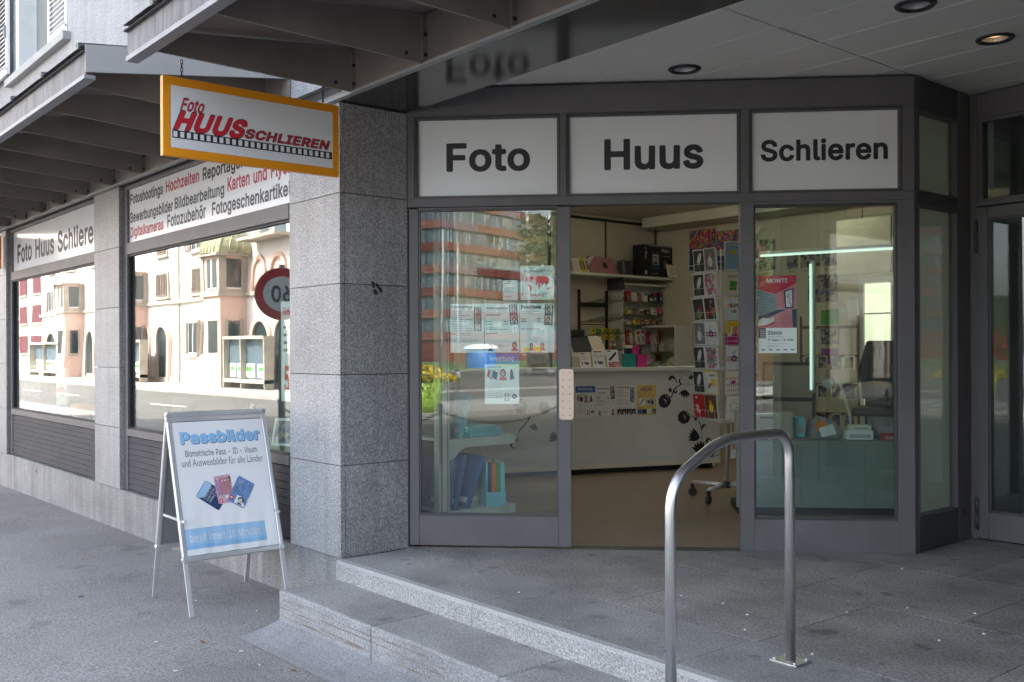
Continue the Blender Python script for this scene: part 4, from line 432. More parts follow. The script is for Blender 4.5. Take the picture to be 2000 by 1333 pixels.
class MB:
    """collects shapes and links them as ONE mesh object"""
    def __init__(s): s.v = []; s.f = []; s.m = []; s.ms = []; s.sm = []
    def mi(s, m):
        if m not in s.ms: s.ms.append(m)
        return s.ms.index(m)
    def add(s, vs, fs, m, smooth=False):
        b = len(s.v); k = s.mi(m)
        s.v += [tuple(p) for p in vs]
        for f in fs:
            s.f.append(tuple(i + b for i in f)); s.m.append(k); s.sm.append(smooth)
        return s
    def box(s, x0, x1, y0, y1, z0, z1, m):
        x0, x1 = sorted((x0, x1)); y0, y1 = sorted((y0, y1)); z0, z1 = sorted((z0, z1))
        v = [(x, y, z) for z in (z0, z1) for y in (y0, y1) for x in (x0, x1)]
        return s.add(v, [(0, 2, 3, 1), (4, 5, 7, 6), (0, 1, 5, 4), (2, 6, 7, 3), (0, 4, 6, 2), (1, 3, 7, 5)], m)
    def quad(s, pts, m): return s.add(pts, [tuple(range(len(pts)))], m)
    def rect(s, x0, x1, z0, z1, m, y=0.0):
        return s.quad([(x0, y, z0), (x1, y, z0), (x1, y, z1), (x0, y, z1)], m)
    def prism(s, poly, a, b, m, axis='y'):
        n = len(poly)
        def P(p, d):
            return (p[0], d, p[1]) if axis == 'y' else (d, p[0], p[1]) if axis == 'x' else (p[0], p[1], d)
        v = [P(p, a) for p in poly] + [P(p, b) for p in poly]
        f = [tuple(range(n)), tuple(range(2 * n - 1, n - 1, -1))]
        f += [(i, i + n, (i + 1) % n + n, (i + 1) % n) for i in range(n)]
        return s.add(v, f, m)
    def tube(s, pts, r, m, n=10, caps=True, closed=False):
        pts = [Vector(p) for p in pts]; k = len(pts)
        rs = r if isinstance(r, (list, tuple)) else [r] * k
        vs = []; up = None
        for i, p in enumerate(pts):
            if closed: t = (pts[(i + 1) % k] - pts[i - 1]).normalized()
            else: t = (pts[min(i + 1, k - 1)] - pts[max(i - 1, 0)]).normalized()
            if up is None:
                up = Vector((0, 0, 1)) if abs(t.z) < .9 else Vector((1, 0, 0))
            a = t.cross(up).normalized(); up = a.cross(t).normalized()
            for j in range(n):
                w = 2 * math.pi * j / n
                vs.append(p + a * (rs[i] * math.cos(w)) + up * (rs[i] * math.sin(w)))
        fs = []
        for i in range(k if closed else k - 1):
            for j in range(n):
                q = (i + 1) % k
                fs.append((i * n + j, i * n + (j + 1) % n, q * n + (j + 1) % n, q * n + j))
        s.add(vs, fs, m, True)
        if caps and not closed:
            b = len(s.v) - len(vs)
            for q in (tuple(range(b + n - 1, b - 1, -1)), tuple(range(b + (k - 1) * n, b + k * n))):
                s.f.append(q); s.m.append(s.mi(m)); s.sm.append(False)
        return s
    def cyl(s, p0, p1, r, m, n=14, r1=None): return s.tube([p0, p1], [r, r if r1 is None else r1], m, n)
    def lathe(s, prof, m, n=20, c=(0, 0, 0), smooth=True):
        vs = []; k = len(prof)
        for r, z in prof:
            for j in range(n):
                w = 2 * math.pi * j / n
                vs.append((c[0] + r * math.cos(w), c[1] + r * math.sin(w), c[2] + z))
        fs = [(i * n + j, i * n + (j + 1) % n, (i + 1) * n + (j + 1) % n, (i + 1) * n + j) for i in range(k - 1) for j in range(n)]
        return s.add(vs, fs, m, smooth)
    def ball(s, c, r, m, n=10, k=6, sq=(1, 1, 1)):
        vs = []
        for i in range(k + 1):
            a = math.pi * i / k
            for j in range(n):
                w = 2 * math.pi * j / n
                vs.append((c[0] + sq[0] * r * math.sin(a) * math.cos(w), c[1] + sq[1] * r * math.sin(a) * math.sin(w), c[2] + sq[2] * r * math.cos(a)))
        fs = [(i * n + j, (i + 1) * n + j, (i + 1) * n + (j + 1) % n, i * n + (j + 1) % n) for i in range(k) for j in range(n)]
        return s.add(vs, fs, m, True)
    def disc(s, x, z, rx, rz, m, y=0.0, n=18, rot=0.0):
        pts = []
        for j in range(n):
            w = 2 * math.pi * j / n
            a, b = rx * math.cos(w), rz * math.sin(w)
            pts.append((x + a * math.cos(rot) - b * math.sin(rot), y, z + a * math.sin(rot) + b * math.cos(rot)))
        return s.quad(pts, m)
    def text(s, t, x, z, m, w=None, h=None, y=0.0, bold=0.0, shear=0.0, anchor='l', fn=None, res=3):
        """flat letters on the x-z plane, bottom-left at (x, z), fitted to w and/or h; fn maps (x, z) to a point"""
        vs, fs, tw, th = text_shape(t, bold, shear, res)
        if w is None: k = h / th; sx = sz = k
        elif h is None: k = w / tw; sx = sz = k
        else: sx = w / tw; sz = h / th
        ox = x if anchor == 'l' else x - tw * sx / 2 if anchor == 'c' else x - tw * sx
        P = fn or (lambda a, b: (a, y, b))
        return s.add([P(ox + a * sx, z + b * sz) for a, b in vs], fs, m)
    def lines(s, x0, x1, z1, z0, n, m, y, seed=0, th=.35):
        """body copy too small to read: thin broken strips"""
        r = random.Random(seed); d = (z1 - z0) / n
        for i in range(n):
            z = z1 - d * (i + .5); x = x0; e = x1 - (x1 - x0) * r.choice((0, .1, .3, .5))
            while x < e:
                l = (x1 - x0) * r.uniform(.06, .2); q = min(x + l, e)
                s.rect(x, q, z - d * th / 2, z + d * th / 2, m, y); x = q + (x1 - x0) * .02
        return s
    def bust(s, x, z, h, y, coat='pink_cloth', hair='hair'):
        """small portrait print: hair, face, shoulders"""
        s.disc(x, z + h * .60, h * .24, h * .36, hair, y, 14)
        s.quad([(x - h * .34, y - .0003, z), (x + h * .34, y - .0003, z), (x + h * .26, y - .0003, z + h * .26), (x - h * .26, y - .0003, z + h * .26)], coat)
        s.disc(x, z + h * .56, h * .15, h * .24, 'skin', y - .0006, 14)
        return s
    def mesh(s, name):
        me = bpy.data.meshes.new(name)
        me.from_pydata(s.v, [], s.f)
        me.polygons.foreach_set('material_index', s.m)
        me.polygons.foreach_set('use_smooth', s.sm)
        for n in s.ms: me.materials.append(MATS[n])
        me.update()
        return me
    def build(s, name, parent=None, loc=(0, 0, 0), rot=(0, 0, 0), bevel=0.0, label=None, cat=None, group=None, kind=None):
        return link(name, s.mesh(name), parent, loc, rot, bevel, label, cat, group, kind)

def link(name, me, parent=None, loc=(0, 0, 0), rot=(0, 0, 0), bevel=0.0, label=None, cat=None, group=None, kind=None):
    o = bpy.data.objects.new(name, me)
    COL.objects.link(o)
    if parent is not None: o.parent = parent
    o.location = loc; o.rotation_euler = rot
    if bevel:
        md = o.modifiers.new('edge', 'BEVEL'); md.width = bevel; md.segments = 2; md.limit_method = 'ANGLE'
    for k, v in (('label', label), ('category', cat), ('group', group), ('kind', kind)):
        if v: o[k] = v
    return o
def thing(name, label, cat, loc=(0, 0, 0), rz=0.0, group=None, kind=None):
    o = bpy.data.objects.new(name, None)
    o.empty_display_size = .1
    COL.objects.link(o); o.location = loc; o.rotation_euler = (0, 0, rz)
    if label: o['label'] = label
    if cat: o['category'] = cat
    if group: o['group'] = group
    if kind: o['kind'] = kind
    return o
def struct(name, mb, bevel=0, **k): return mb.build(name, kind='structure', bevel=bevel, **k)
KIDS = {}
def dup(o, loc, rz=None, label=None, parent=None):
    """a copy of a thing with its parts and sub-parts, sharing their meshes"""
    c = o.copy(); COL.objects.link(c)
    if parent is not None: c.parent = parent
    if loc is not None: c.location = loc
    if rz is not None: c.rotation_euler = (0, 0, rz)
    if label: c['label'] = label
    for ch in o.children: dup(ch, None, None, None, c)
    return c
def box(x0, x1, y0, y1, z0, z1, m): return MB().box(x0, x1, y0, y1, z0, z1, m)
def ringframe(mb, x0, x1, z0, z1, l, r, b, t, y0, y1, m):
    """four bars round an opening, butted end to end"""
    if b: mb.box(x0, x1, y0, y1, z0, z0 + b, m)
    if t: mb.box(x0, x1, y0, y1, z1 - t, z1, m)
    if l: mb.box(x0, x0 + l, y0, y1, z0 + b, z1 - t, m)
    if r: mb.box(x1 - r, x1, y0, y1, z0 + b, z1 - t, m)
    return mb
def arc(cx, cz, r, a0, a1, n, rz=None):
    rz = rz or r
    return [(cx + r * math.cos(R(a0 + (a1 - a0) * i / n)), cz + rz * math.sin(R(a0 + (a1 - a0) * i / n))) for i in range(n + 1)]
def fillet(pts, rad, n=6):
    """round the corners of a path"""
    pts = [Vector(p) for p in pts]; out = [pts[0]]
    for i in range(1, len(pts) - 1):
        a, b, c = pts[i - 1], pts[i], pts[i + 1]
        u = (a - b).normalized(); w = (c - b).normalized()
        d = min(rad, (a - b).length * .45, (c - b).length * .45)
        p, q = b + u * d, b + w * d
        for k in range(n + 1):
            t = k / n
            out.append(p * (1 - t) ** 2 + b * 2 * t * (1 - t) + q * t * t)
    return out + [pts[-1]]

YF = 3.099          # the street front of the shop
XP, YD = -5.341, 3.609   # where the slanted entrance front begins
D45 = R(45)
def D(x, y=0.0, z=0.0):
    """point on the slanted entrance front: x along it, y into the shop"""
    c = math.sqrt(.5)
    return (XP + (x - y) * c, YD + (x + y) * c, z)
def ground_z(x): return -.347 + .0105 * (x + 5.3)

# ------------------------------------------------------------------ ground, street, steps
g = MB()
xs = [-400, -120, -60, -30, -20, -14, -9, -6, -4, -2, 0, 4, 12, 30, 80, 300]
def gz(x): return ground_z(max(-16, min(2, x)))
for a, b in zip(xs, xs[1:]):
    g.quad([(a, -400, gz(a) - .16), (b, -400, gz(b) - .16), (b, 400, gz(b) - .16), (a, 400, gz(a) - .16)], 'road_asphalt')
struct('ground', g)
g = MB()
pts = [(-40, 3.6), (-5.2, 3.6), (-5.2, 2.75), (12, 2.75)]
xs = [-90, -60, -40, -20, -16, -12, -9, -7, -5.2, -3, -1, 2, 12, 40]
for a, b in zip(xs, xs[1:]):
    g.add([(a, -2.6, gz(a)), (b, -2.6, gz(b)), (b, 3.5, gz(b)), (a, 3.5, gz(a)), (a, -2.6, gz(a) - .2), (b, -2.6, gz(b) - .2)], [(0, 1, 2, 3), (4, 5, 1, 0)], 'asphalt')
struct('pavement', g)
# kerb along the street and the far pavement
for nm, y0, y1 in (('kerb', -2.78, -2.6), ('kerb', -11.2, -11.0)):
    k = thing(nm, None, None, kind='structure')
    for i in range(40):
        x = -78 + 2.2 * i
        box(x + .005, x + 2.19, y0, y1, gz(x) - .3, gz(x) - .012, 'kerb_stone').build('kerb_block', k, bevel=.01)
g = MB()
for a, b in zip(xs, xs[1:]):
    g.quad([(a, -16, gz(a) - .02), (b, -16, gz(b) - .02), (b, -11.2, gz(b) - .02), (a, -11.2, gz(a) - .02)], 'kerb_stone')
struct('far_pavement', g)
g = MB()
for i in range(24):
    x = -90 + i * 6
    g.box(x, x + 3, -6.8, -6.65, gz(x) - .16, gz(x) - .152, 'line_paint')
struct('road_marking', g)

# asphalt fillet and dark seam at the foot of the steps
g = MB()
n = 24
for i in range(n):
    a = -5.29 + i * .32; b = a + .32
    for j in range(4):
        def q(x, t): return (x, 2.65 - .26 * t, gz(x) + .003 + .05 * (1 - t) ** 2)
        g.quad([q(a, (j + 1) / 4), q(b, (j + 1) / 4), q(b, j / 4), q(a, j / 4)], 'asphalt_smooth')
struct('asphalt_skirt', g)

# lower step: three long blocks
st = thing('lower_step', None, None, kind='structure')
xs = [-5.29, -4.28, -3.255, -2.2, -1.1, 0.2, 1.6]
for i, (a, b) in enumerate(zip(xs, xs[1:])):
    m = MB().box(a + .0015, b - .0015, 2.652, 3.2, -.43, -.117, 'step_stone')
    m.m[2] = m.mi('step_front')
    m.build('step_stone', st, bevel=.012)
# entrance platform: edge stones and square slabs with open joints
pf = thing('entrance_platform', None, None, kind='structure')
xs = [-5.30, -3.94, -2.64, -1.3, 0, 1.6]
for a, b in zip(xs, xs[1:]):
    m = MB().box(a + .002, b - .002, 3.088, 3.585, -.125, 0, 'step_stone').box(a + .002, b - .002, 3.045, 3.0879, -.125, -.0004, 'step_worn')
    m.box(a + .002, b - .002, 3.040, 3.0448, -.125, -.024, 'step_rough')
    m.build('edge_stone', pf)
def clip(poly, a, b, c):
    out = []                                    # keep the side a*x + b*y + c >= 0
    for p, q in zip(poly, poly[1:] + poly[:1]):
        d0, d1 = a * p[0] + b * p[1] + c, a * q[0] + b * q[1] + c
        if d0 >= 0: out.append(p)
        if d0 * d1 < 0: t = d0 / (d0 - d1); out.append((p[0] + (q[0] - p[0]) * t, p[1] + (q[1] - p[1]) * t))
    return out
def slab_shape(x0, x1, y0, y1):
    # slabs are cut along the slanted front and end at the side door
    r = [(x0, y0), (x1, y0), (x1, y1), (x0, y1)]
    if x1 <= -3.07 or y1 < 5.8: ps = [clip(r, 1, -1, 8.97)]
    else: ps = [clip(clip(r, -1, 0, -3.071), 1, -1, 8.97), clip(clip(r, 1, 0, 3.07), 0, -1, 6.66)]
    return [p for p in ps if len(p) > 2]
for r, (y0, y1) in enumerate([(3.588, 4.52), (4.522, 5.45), (5.452, 6.38), (6.382, 7.0)]):
    off = [-4.37, -3.93, -4.37, -3.93][r]
    x = off - 2 * .885
    while x < 2.2:
        a, b = max(x, -5.5), min(x + .885, 2.4)
        if b - a > .05:
            z = -.0015 * ((int(x * 7) + r) % 2)
            for k, pg in enumerate(slab_shape(a + .0025, b - .0025, y0 + .002, y1 - .002)):
                MB().prism(pg, -.10, z, 'paving_stone', 'z').build('paving_slab', pf)
        x += .885
struct('platform_bed', MB().prism([(-5.34, 3.3), (2.4, 3.3), (2.4, 6.66), (-3.07, 6.66), (-3.07, 5.88), (-5.34, 3.61)], -.4, -.03, 'grey_dark', 'z'))
struct('shop_floor', MB().quad([(-14, 3.3, -.004), (-5.40, 3.3, -.004), (-5.40, 3.62, -.004), (-3.02, 6.02, -.004), (-3.02, 12, -.004), (-14, 12, -.004)], 'shop_floor_tan')
       .quad([(-3.0, 6.7, -.004), (4, 6.7, -.004), (4, 12, -.004), (-3.0, 12, -.004)], 'shop_floor_tan'))
# two brass floor-socket lids behind the door glass
# ------------------------------------------------------------------ the shop building
B = thing('shop_building', 'grey plastered corner building with granite piers and a shop on its ground floor', 'building', (0, 0, 0))
def part(mb, name, par=B, **k): return mb.build(name, par, **k)
part(MB().box(-30, -13.13, 3.10, 3.45, 2.96, 13.5, 'render_plaster')
     .box(-13.13, -11.0, 3.10, 3.45, 2.96, 4.66, 'render_plaster').box(-13.13, -11.0, 3.10, 3.45, 6.6, 13.5, 'render_plaster')
     .box(-11.0, 14, 3.10, 3.45, 2.96, 13.5, 'render_plaster'), 'wall', label='pale grey roughcast upper wall')
part(MB().box(-30, 14, 12.2, 12.5, -.5, 13.5, 'render_plaster').box(-30.3, -30, 3.1, 12.5, -.5, 13.5, 'render_plaster')
     .box(14, 14.3, 3.1, 12.5, -.5, 13.5, 'render_plaster').box(-30.3, 14.3, 3.1, 12.5, 13.5, 13.7, 'render_plaster')
     .box(-30, 14, 3.45, 12.2, 3.42, 3.6, 'render_plaster'), 'wall')
for q in ((-30, -13.65, 3.2, 3.5, -.5, 2.96, 'render_plaster'), (.2, 14, 3.12, 3.4, -.5, 2.96, 'render_plaster'), (-.5, -.2, 6.3, 12.2, -.5, 3.42, 'render_plaster'), (-.5, -.2, 3.63, 6.3, 2.76, 3.42, 'frame_dark')):
    part(box(*q), 'wall')
# plinth stones
pl = thing('plinth', None, None); pl.parent = B
xs = [-18, -16.2, -14.6, -12.85, -11.2, -9.5, -7.7, -6.55, -5.75, -5.342]
for a, b in zip(xs, xs[1:]):
    part(box(a + .001, b - .001, 3.112, 3.4, -.62, -.012, 'granite_plinth'), 'plinth_stone', pl)
part(MB().box(-12.36, -12.30, 3.106, 3.1125, -.145, -.07, 'stone_trim').box(-12.345, -12.315, 3.104, 3.1065, -.125, -.09, 'grey_dark'), 'vent_cover', pl)
# granite piers clad in slabs
ZJ = [-.008, .567, 1.132, 1.70, 2.265, 2.826]
def pier(x0, x1, side=None):
    p = thing('pier', None, None); p.parent = B
    for z0, z1 in zip(ZJ, ZJ[1:]):
        part(box(x0, x1, YF, YF + .03, z0 + .0025, z1 - .0025, 'granite'), 'cladding_panel', p)
        if side:
            part(box(x1 - .03, x1, YF + .034, side - .002, z0 + .0025, z1 - .0025, 'granite'), 'cladding_panel', p)
            part(box(x0, x0 + .03, YF + .034, YF + .1, z0 + .0025, z1 - .0025, 'granite'), 'cladding_panel', p)
        else:
            for q in (x0, x1 - .03):
                part(box(q, q + .03, YF + .034, YF + .1, z0 + .0025, z1 - .0025, 'granite'), 'cladding_panel', p)
    part(box(x0 + .031, x1 - .031, YF + .031, (side or YF + .5) - .002, -.3, 2.9, 'grey_dark'), 'core', p)
    return p
pr = pier(-6.003, -5.341, 3.60)
part(MB().disc(-.02, .012, .012, .024, 'ink', 0, 10, .4).disc(.015, .0, .010, .026, 'ink', 0, 10, .7).disc(-.005, -.035, .014, .022, 'ink', 0, 10, .6).disc(.035, -.022, .012, .018, 'ink', 0, 10, .5),
     'smudge', pr, loc=(-5.3395, 3.36, 1.69), rot=(0, 0, R(90)), label='black paint smudge on the side of the pier')
pier(-.60, .20, 3.60); pier(-10.127, -9.402); pier(-14.35, -13.65); pier(-18.6, -17.9)
# lintel with a polished black underside, drip edge along the whole front
part(MB().box(-5.341, 1.6, 3.102, 3.600, 2.832, 2.96, 'black_gloss'), 'lintel', label='polished black soffit panel over the entrance')
part(MB().box(-5.341, 1.6, 3.52, 3.600, 2.961, 3.42, 'frame_dark'), 'lintel')
part(MB().box(-18, 1.6, 3.058, 3.0985, 2.828, 2.846, 'canopy_light').box(-18, 1.6, 3.085, 3.098, 2.846, 2.875, 'canopy_paint'), 'drip_edge')
part(MB().box(-30, -5.342, 3.135, 3.5, 2.829, 2.96, 'frame_dark'), 'lintel')

# shop windows on the street front: frame, sign board, pane, slats below
def shop_window(x0, x1):
    w = thing('shop_window', None, None); w.parent = B
    yy = YF + .045
    m = MB()
    m.box(x0 + .002, x0 + .09, yy, yy + .06, -.008, 2.825, 'frame_paint')
    m.box(x1 - .09, x1 - .002, yy, yy + .06, -.008, 2.825, 'frame_paint')
    m.box(x0 + .091, x1 - .091, yy, yy + .06, 2.79, 2.825, 'frame_paint')
    m.box(x0 + .091, x1 - .091, yy - .006, yy + .06, 2.185, 2.292, 'frame_paint')
    m.box(x0 + .091, x1 - .091, yy - .012, yy + .06, .50, .566, 'frame_paint')
    part(m, 'frame', w, bevel=.003)
    m = MB()
    ringframe(m, x0 + .091, x1 - .091, .567, 2.184, .018, .018, .014, .016, yy + .012, yy + .05, 'gasket')
    part(m, 'gasket', w)
    part(box(x0 + .1, x1 - .1, yy + .030, yy + .036, .575, 2.175, 'glass_display'), 'pane', w)
    n = 9
    for i in range(n):
        z = .005 + i * .0545
        part(MB().prism([(yy + .004, z), (yy + .03, z), (yy + .03, z + .050), (yy + .012, z + .050)], x0 + .092, x1 - .092, 'slat_paint', 'x'), 'slat', w)
    part(box(x0 + .091, x1 - .091, yy + .031, yy + .06, -.008, .499, 'gasket'), 'backing', w)
    # display behind the glass
    part(MB().box(x0 + .05, x1 - .05, yy + .1, yy + .95, .50, .53, 'turf'), 'display_floor', w)
    return w
W2 = shop_window(-9.402, -6.003)
W1 = shop_window(-13.65, -10.127)
shop_window(-17.9, -14.35)
struct('display_partition', box(-18, -5.72, 4.22, 4.26, 0, 3.1, 'partition_grey'))
# upper window with folding louvre shutters
uw = thing('upper_window', None, None); uw.parent = B
part(MB().box(-13.36, -10.88, 3.02, 3.2, 4.565, 4.655, 'canopy_light'), 'sill', uw, bevel=.006)
part(MB().box(-13.13, -12.95, 3.30, 3.36, 4.66, 6.6, 'white_paint').box(-12.95, -11.0, 3.32, 3.33, 4.66, 6.6, 'grey_mid').box(-13.128, -13.0, 3.101, 3.30, 4.66, 6.6, 'white_paint'), 'casing', uw)
part(MB().box(-12.948, -11.75, 3.29, 3.3, 4.67, 6.6, 'curtain'), 'blind', uw)
def shutter(x0, x1, y, tilt=1):
    s = thing('shutter', None, None); s.parent = B
    part(ringframe(MB(), x0, x1, 4.70, 6.6, .075, .075, .10, .08, y - .035, y, 'white_paint'), 'frame', s, bevel=.003)
    me = MB().prism([(-.03, .0), (-.022, -.006), (.012, .045), (.004, .051)], x0 + .078, x1 - .078, 'white_paint', 'x').mesh('slat')
    for i in range(31):
        link('slat', me, s, (0, y - .018, 4.81 + i * .055))
    part(MB().box(x1 - .06, x1 - .03, y - .06, y - .036, 5.15, 5.3, 'grey_mid').tube([(x1 - .03, y - .05, 4.78), (x1 + .03, y - .05, 4.74)], .008, 'grey_mid', 6)
         .tube([(x1 - .08 + .03 * math.cos(a), y - .06, 4.70 + .03 * math.sin(a)) for a in [k * .7 for k in range(9)]], .005, 'alu_satin', 5), 'catch', s)
shutter(-11.74, -11.02, 3.13)
shutter(-13.90, -13.20, 3.05)
shutter(-14.62, -13.92, 3.05)

# ceiling of the entrance recess: long sheet panels, open joints
cl = thing('entrance_ceiling', None, None, kind='structure')
LIGHTS = [(-3.912, 4.676), (-2.45, 4.70), (-2.435, 5.552)]
ys = [3.602, 4.04, 4.452, 4.862, 5.272, 5.682, 6.092, 6.502, 7.0]
segs = [(-5.6, -3.096), (-3.09, -.5), (-.494, 1.6)]
for y0, y1 in zip(ys, ys[1:]):
    for a, b in segs:
        m = MB()
        L = [l for l in LIGHTS if a < l[0] < b and y0 < l[1] < y1]
        A0, A1, B0, B1 = a + .0015, b - .0015, y0 + .002, y1 - .002
        if not L:
            m.box(A0, A1, B0, B1, 3.0, 3.02, 'ceiling_panel')
        else:
            c = L[0]
            ang = sorted([2 * math.pi * j / 36 for j in range(36)] + [math.atan2(yy - c[1], xx - c[0]) % (2 * math.pi) for xx in (A0, A1) for yy in (B0, B1)])
            inn = []; outp = []
            for w in ang:
                cs, sn = math.cos(w), math.sin(w)
                t = min((A1 - c[0]) / cs if cs > 1e-9 else (A0 - c[0]) / cs if cs < -1e-9 else 9, (B1 - c[1]) / sn if sn > 1e-9 else (B0 - c[1]) / sn if sn < -1e-9 else 9)
                outp.append((c[0] + cs * t, c[1] + sn * t, 3.0)); inn.append((c[0] + .074 * cs, c[1] + .074 * sn, 3.0))
            n = len(ang)
            m.add(inn + outp, [(i, i + n, (i + 1) % n + n, (i + 1) % n) for i in range(n)], 'ceiling_panel')
        m.build('ceiling_panel', cl)
for y in ys[1:-1]:
    box(-5.6, -.6, y - .005, y + .005, 2.9975, 2.9995, 'ceiling_trim').build('joint_strip', cl)
struct('ceiling_backing', box(-5.6, 1.6, 3.602, 7.0, 3.2, 3.22, 'groove'))
part(box(-3.0, 1.6, 7.02, 7.1, 2.2, 3.4, 'frame_dark'), 'wall')
for i, (lx, ly) in enumerate(LIGHTS):
    t = thing('downlight', ['round recessed downlight, unlit, nearest the white shop-name boards', 'round recessed downlight, unlit, at the top edge of the ceiling', 'round recessed downlight glowing warm near the side door'][i], 'ceiling light', (lx, ly, 3.0), 0, 'downlights in the entrance ceiling')
    MB().lathe([(.070, .0), (.072, -.010), (.092, -.012), (.100, -.004), (.100, .002)], 'black_plastic', 32).build('trim_ring', t)
    MB().lathe([(.071, .0), (.066, .05), (.052, .09), (.02, .11), (.0, .112)], 'alu', 24, smooth=False).build('reflector', t)
    MB().ball((0, 0, .07), .03, 'lamp_warm' if i == 2 else 'white_paint', 10, 6, (1, 1, 1.3)).build('bulb', t)
    m = MB()
    for k in range(3): m.lathe([(.025 + .016 * k, .02), (.026 + .016 * k, .026)], 'alu', 20)
    m.build('louvre', t)

# ------------------------------------------------------------------ canopies
def canopy(x0, x1, ribs, zf, zr, label, endplate=None):
    c = thing('canopy', label, 'canopy', (x0, 0, 0), 0, 'steel canopies over the shop front')
    L = x1 - x0
    zb = 2.846
    MB().quad([(0, 1.76, zf + .012), (L, 1.76, zf + .012), (L, 3.095, zr), (0, 3.095, zr)], 'canopy_paint').quad([(0, 3.095, zr + .03), (L, 3.095, zr + .03), (L, 1.76, zf + .042), (0, 1.76, zf + .042)], 'fascia_metal').build('roof_sheet', c)
    MB().box(0, L, 1.785, 1.80, zf - .115, zf + .01, 'fascia_metal').build('fascia', c)
    MB().box(0, L, 1.765, 1.79, zf + .010, zf + .018, 'grey_dark').build('drip_cap', c)
    MB().box(0, L, 1.775, 1.84, zf - .145, zf - .118, 'lip_metal').build('front_lip', c, bevel=.003)
    MB().box(0, L, 3.072, 3.092, zb, zr - .01, 'canopy_paint').build('back_plate', c)
    rb = MB()
    y0, y1 = 1.86, 3.070
    f = lambda y: zf + (zr - zf) * (y - 1.76) / 1.335 - .004
    bot = zf - .10
    rb.prism([(y0, bot), (y1, 2.838), (y1, f(y1)), (y0, f(y0))], -.008, .008, 'canopy_paint', 'x')
    rb.box(-.03, -.0085, y0 + .05, y1 - .02, f(2.0) - .05, f(2.0) - .044, 'canopy_paint')
    rb.box(.0085, .028, 3.045, 3.070, 2.85, f(3.05) - .02, 'canopy_paint')
    me = rb.mesh('rib')
    bolt = MB().cyl((0, 0, 0), (.006, 0, 0), .011, 'black', 8).mesh('bolt')
    seam = MB().prism([(1.752, zf + .03), (3.09, zr + .032), (3.09, zr + .055), (1.752, zf + .068)], -.02, .02, 'fascia_metal', 'x').mesh('seam')
    for x in ribs:
        r = link('rib', me, c, (x - x0, 0, 0))
        for q in ((.008, 2.95, 2.875), (.0285, 3.06, 2.88), (.0285, 3.06, 2.99)): link('bolt', bolt, r, q)
        link('seam', seam, c, (x - x0 + .3, 0, 0))
    if endplate:
        MB().prism([(1.78, zf - .11), (3.09, zr - .10), (3.09, zr + .05), (1.78, zf + .05)], L, L + .012, 'canopy_light', 'x').build('end_plate', c, label='pale grey end plate of the canopy')
    return c
canopy(-5.27, 2.3, [-5.134 + .746 * k for k in range(10)], 2.955, 3.115, 'near steel canopy over the entrance with ribs underneath, the orange sign hanging below it')
canopy(-14.2, -5.975, [-6.33 - .778 * k for k in range(11)], 3.02, 3.20, 'farther lower-set steel canopy over the two shop windows with a pale end plate', True)

# ------------------------------------------------------------------ slanted entrance front
SF = thing('storefront', 'grey framed glazed entrance front set at an angle behind the granite pier', 'storefront', (XP, YD, 0), D45)
m = MB()
m.box(.0, 3.203, -.012, .09, 2.806, 2.992, 'frame_paint')          # head
m.box(.0, 3.203, -.008, .09, 2.215, 2.270, 'frame_paint')          # transom
m.box(.0, .042, -.01, .09, 2.2705, 2.8055, 'frame_paint')
m.box(.995, 1.032, -.01, .09, 2.2705, 2.8055, 'frame_paint')
m.box(2.140, 2.190, -.01, .09, 2.2705, 2.8055, 'frame_paint')
m.box(3.135, 3.203, -.01, .09, 2.2705, 2.8055, 'frame_paint')
m.box(-.03, .0, .0, .09, -.0, 2.99, 'frame_dark')
m.build('frame', SF, bevel=.003)
MB().box(0, 3.2, -.014, -.0125, 2.985, 2.992, 'black').build('shadow_strip', SF)  # black strip standing in for a shaded gap under the ceiling
for x0, x1 in ((.0425, .9945), (1.0325, 2.1395), (2.1905, 3.1345)):
    m = MB()
    ringframe(m, x0, x1, 2.271, 2.805, .012, .012, .010, .012, .0, .03, 'frame_dark')
    ringframe(m, x0 + .0125, x1 - .0125, 2.2815, 2.7925, .010, .010, .008, .008, .012, .03, 'frame_paint')
    m.build('glazing_bead', SF)
for nm, x0, x1, s, tx0, tx1, z0, z1, lab in (('name_board', .066, .971, 'Foto', .248, .797, 2.446, 2.635, 'white sign board reading Foto above the glazed sliding door'),
                               ('name_board', 1.056, 2.116, 'Huus', 1.276, 1.907, 2.438, 2.640, 'white sign board reading Huus above the open doorway'),
                               ('name_board', 2.214, 3.111, 'Schlieren', 2.268, 3.054, 2.474, 2.615, 'white sign board reading Schlieren above the fixed right window')):
    t = thing(nm, lab, 'sign', D(x0, .031), D45, 'white name boards above the entrance')
    box(-.012, x1 - x0 + .012, 0, .02, 2.276, 2.798, 'white_panel').build('board', t)
    MB().text(s, tx0 - x0, z0, 'ink', tx1 - tx0, z1 - z0, -.0012, .030).build('lettering', t)

# fixed right-hand window
fw = thing('fixed_window', None, None, (2.133, 0, 0)); fw.parent = SF
m = MB()
m.box(0, .084, -.008, .085, 0, 2.2145, 'frame_paint'); m.box(.972, 1.070, -.008, .085, 0, 2.2145, 'frame_paint')
m.box(.0845, .9715, -.008, .085, 2.196, 2.2145, 'frame_paint')
m.build('frame', fw, bevel=.003)
MB().box(.0845, .9715, -.010, .085, 0, .205, 'frame_scuffed').build('kick_rail', fw, bevel=.003, label='scratched grey kick rail')
ringframe(MB(), .085, .971, .2055, 2.1955, .012, .012, .014, .012, .012, .06, 'frame_dark').build('glazing_bead', fw)
box(.09, .966, .030, .038, .212, 2.19, 'glass_fixed').build('pane', fw)
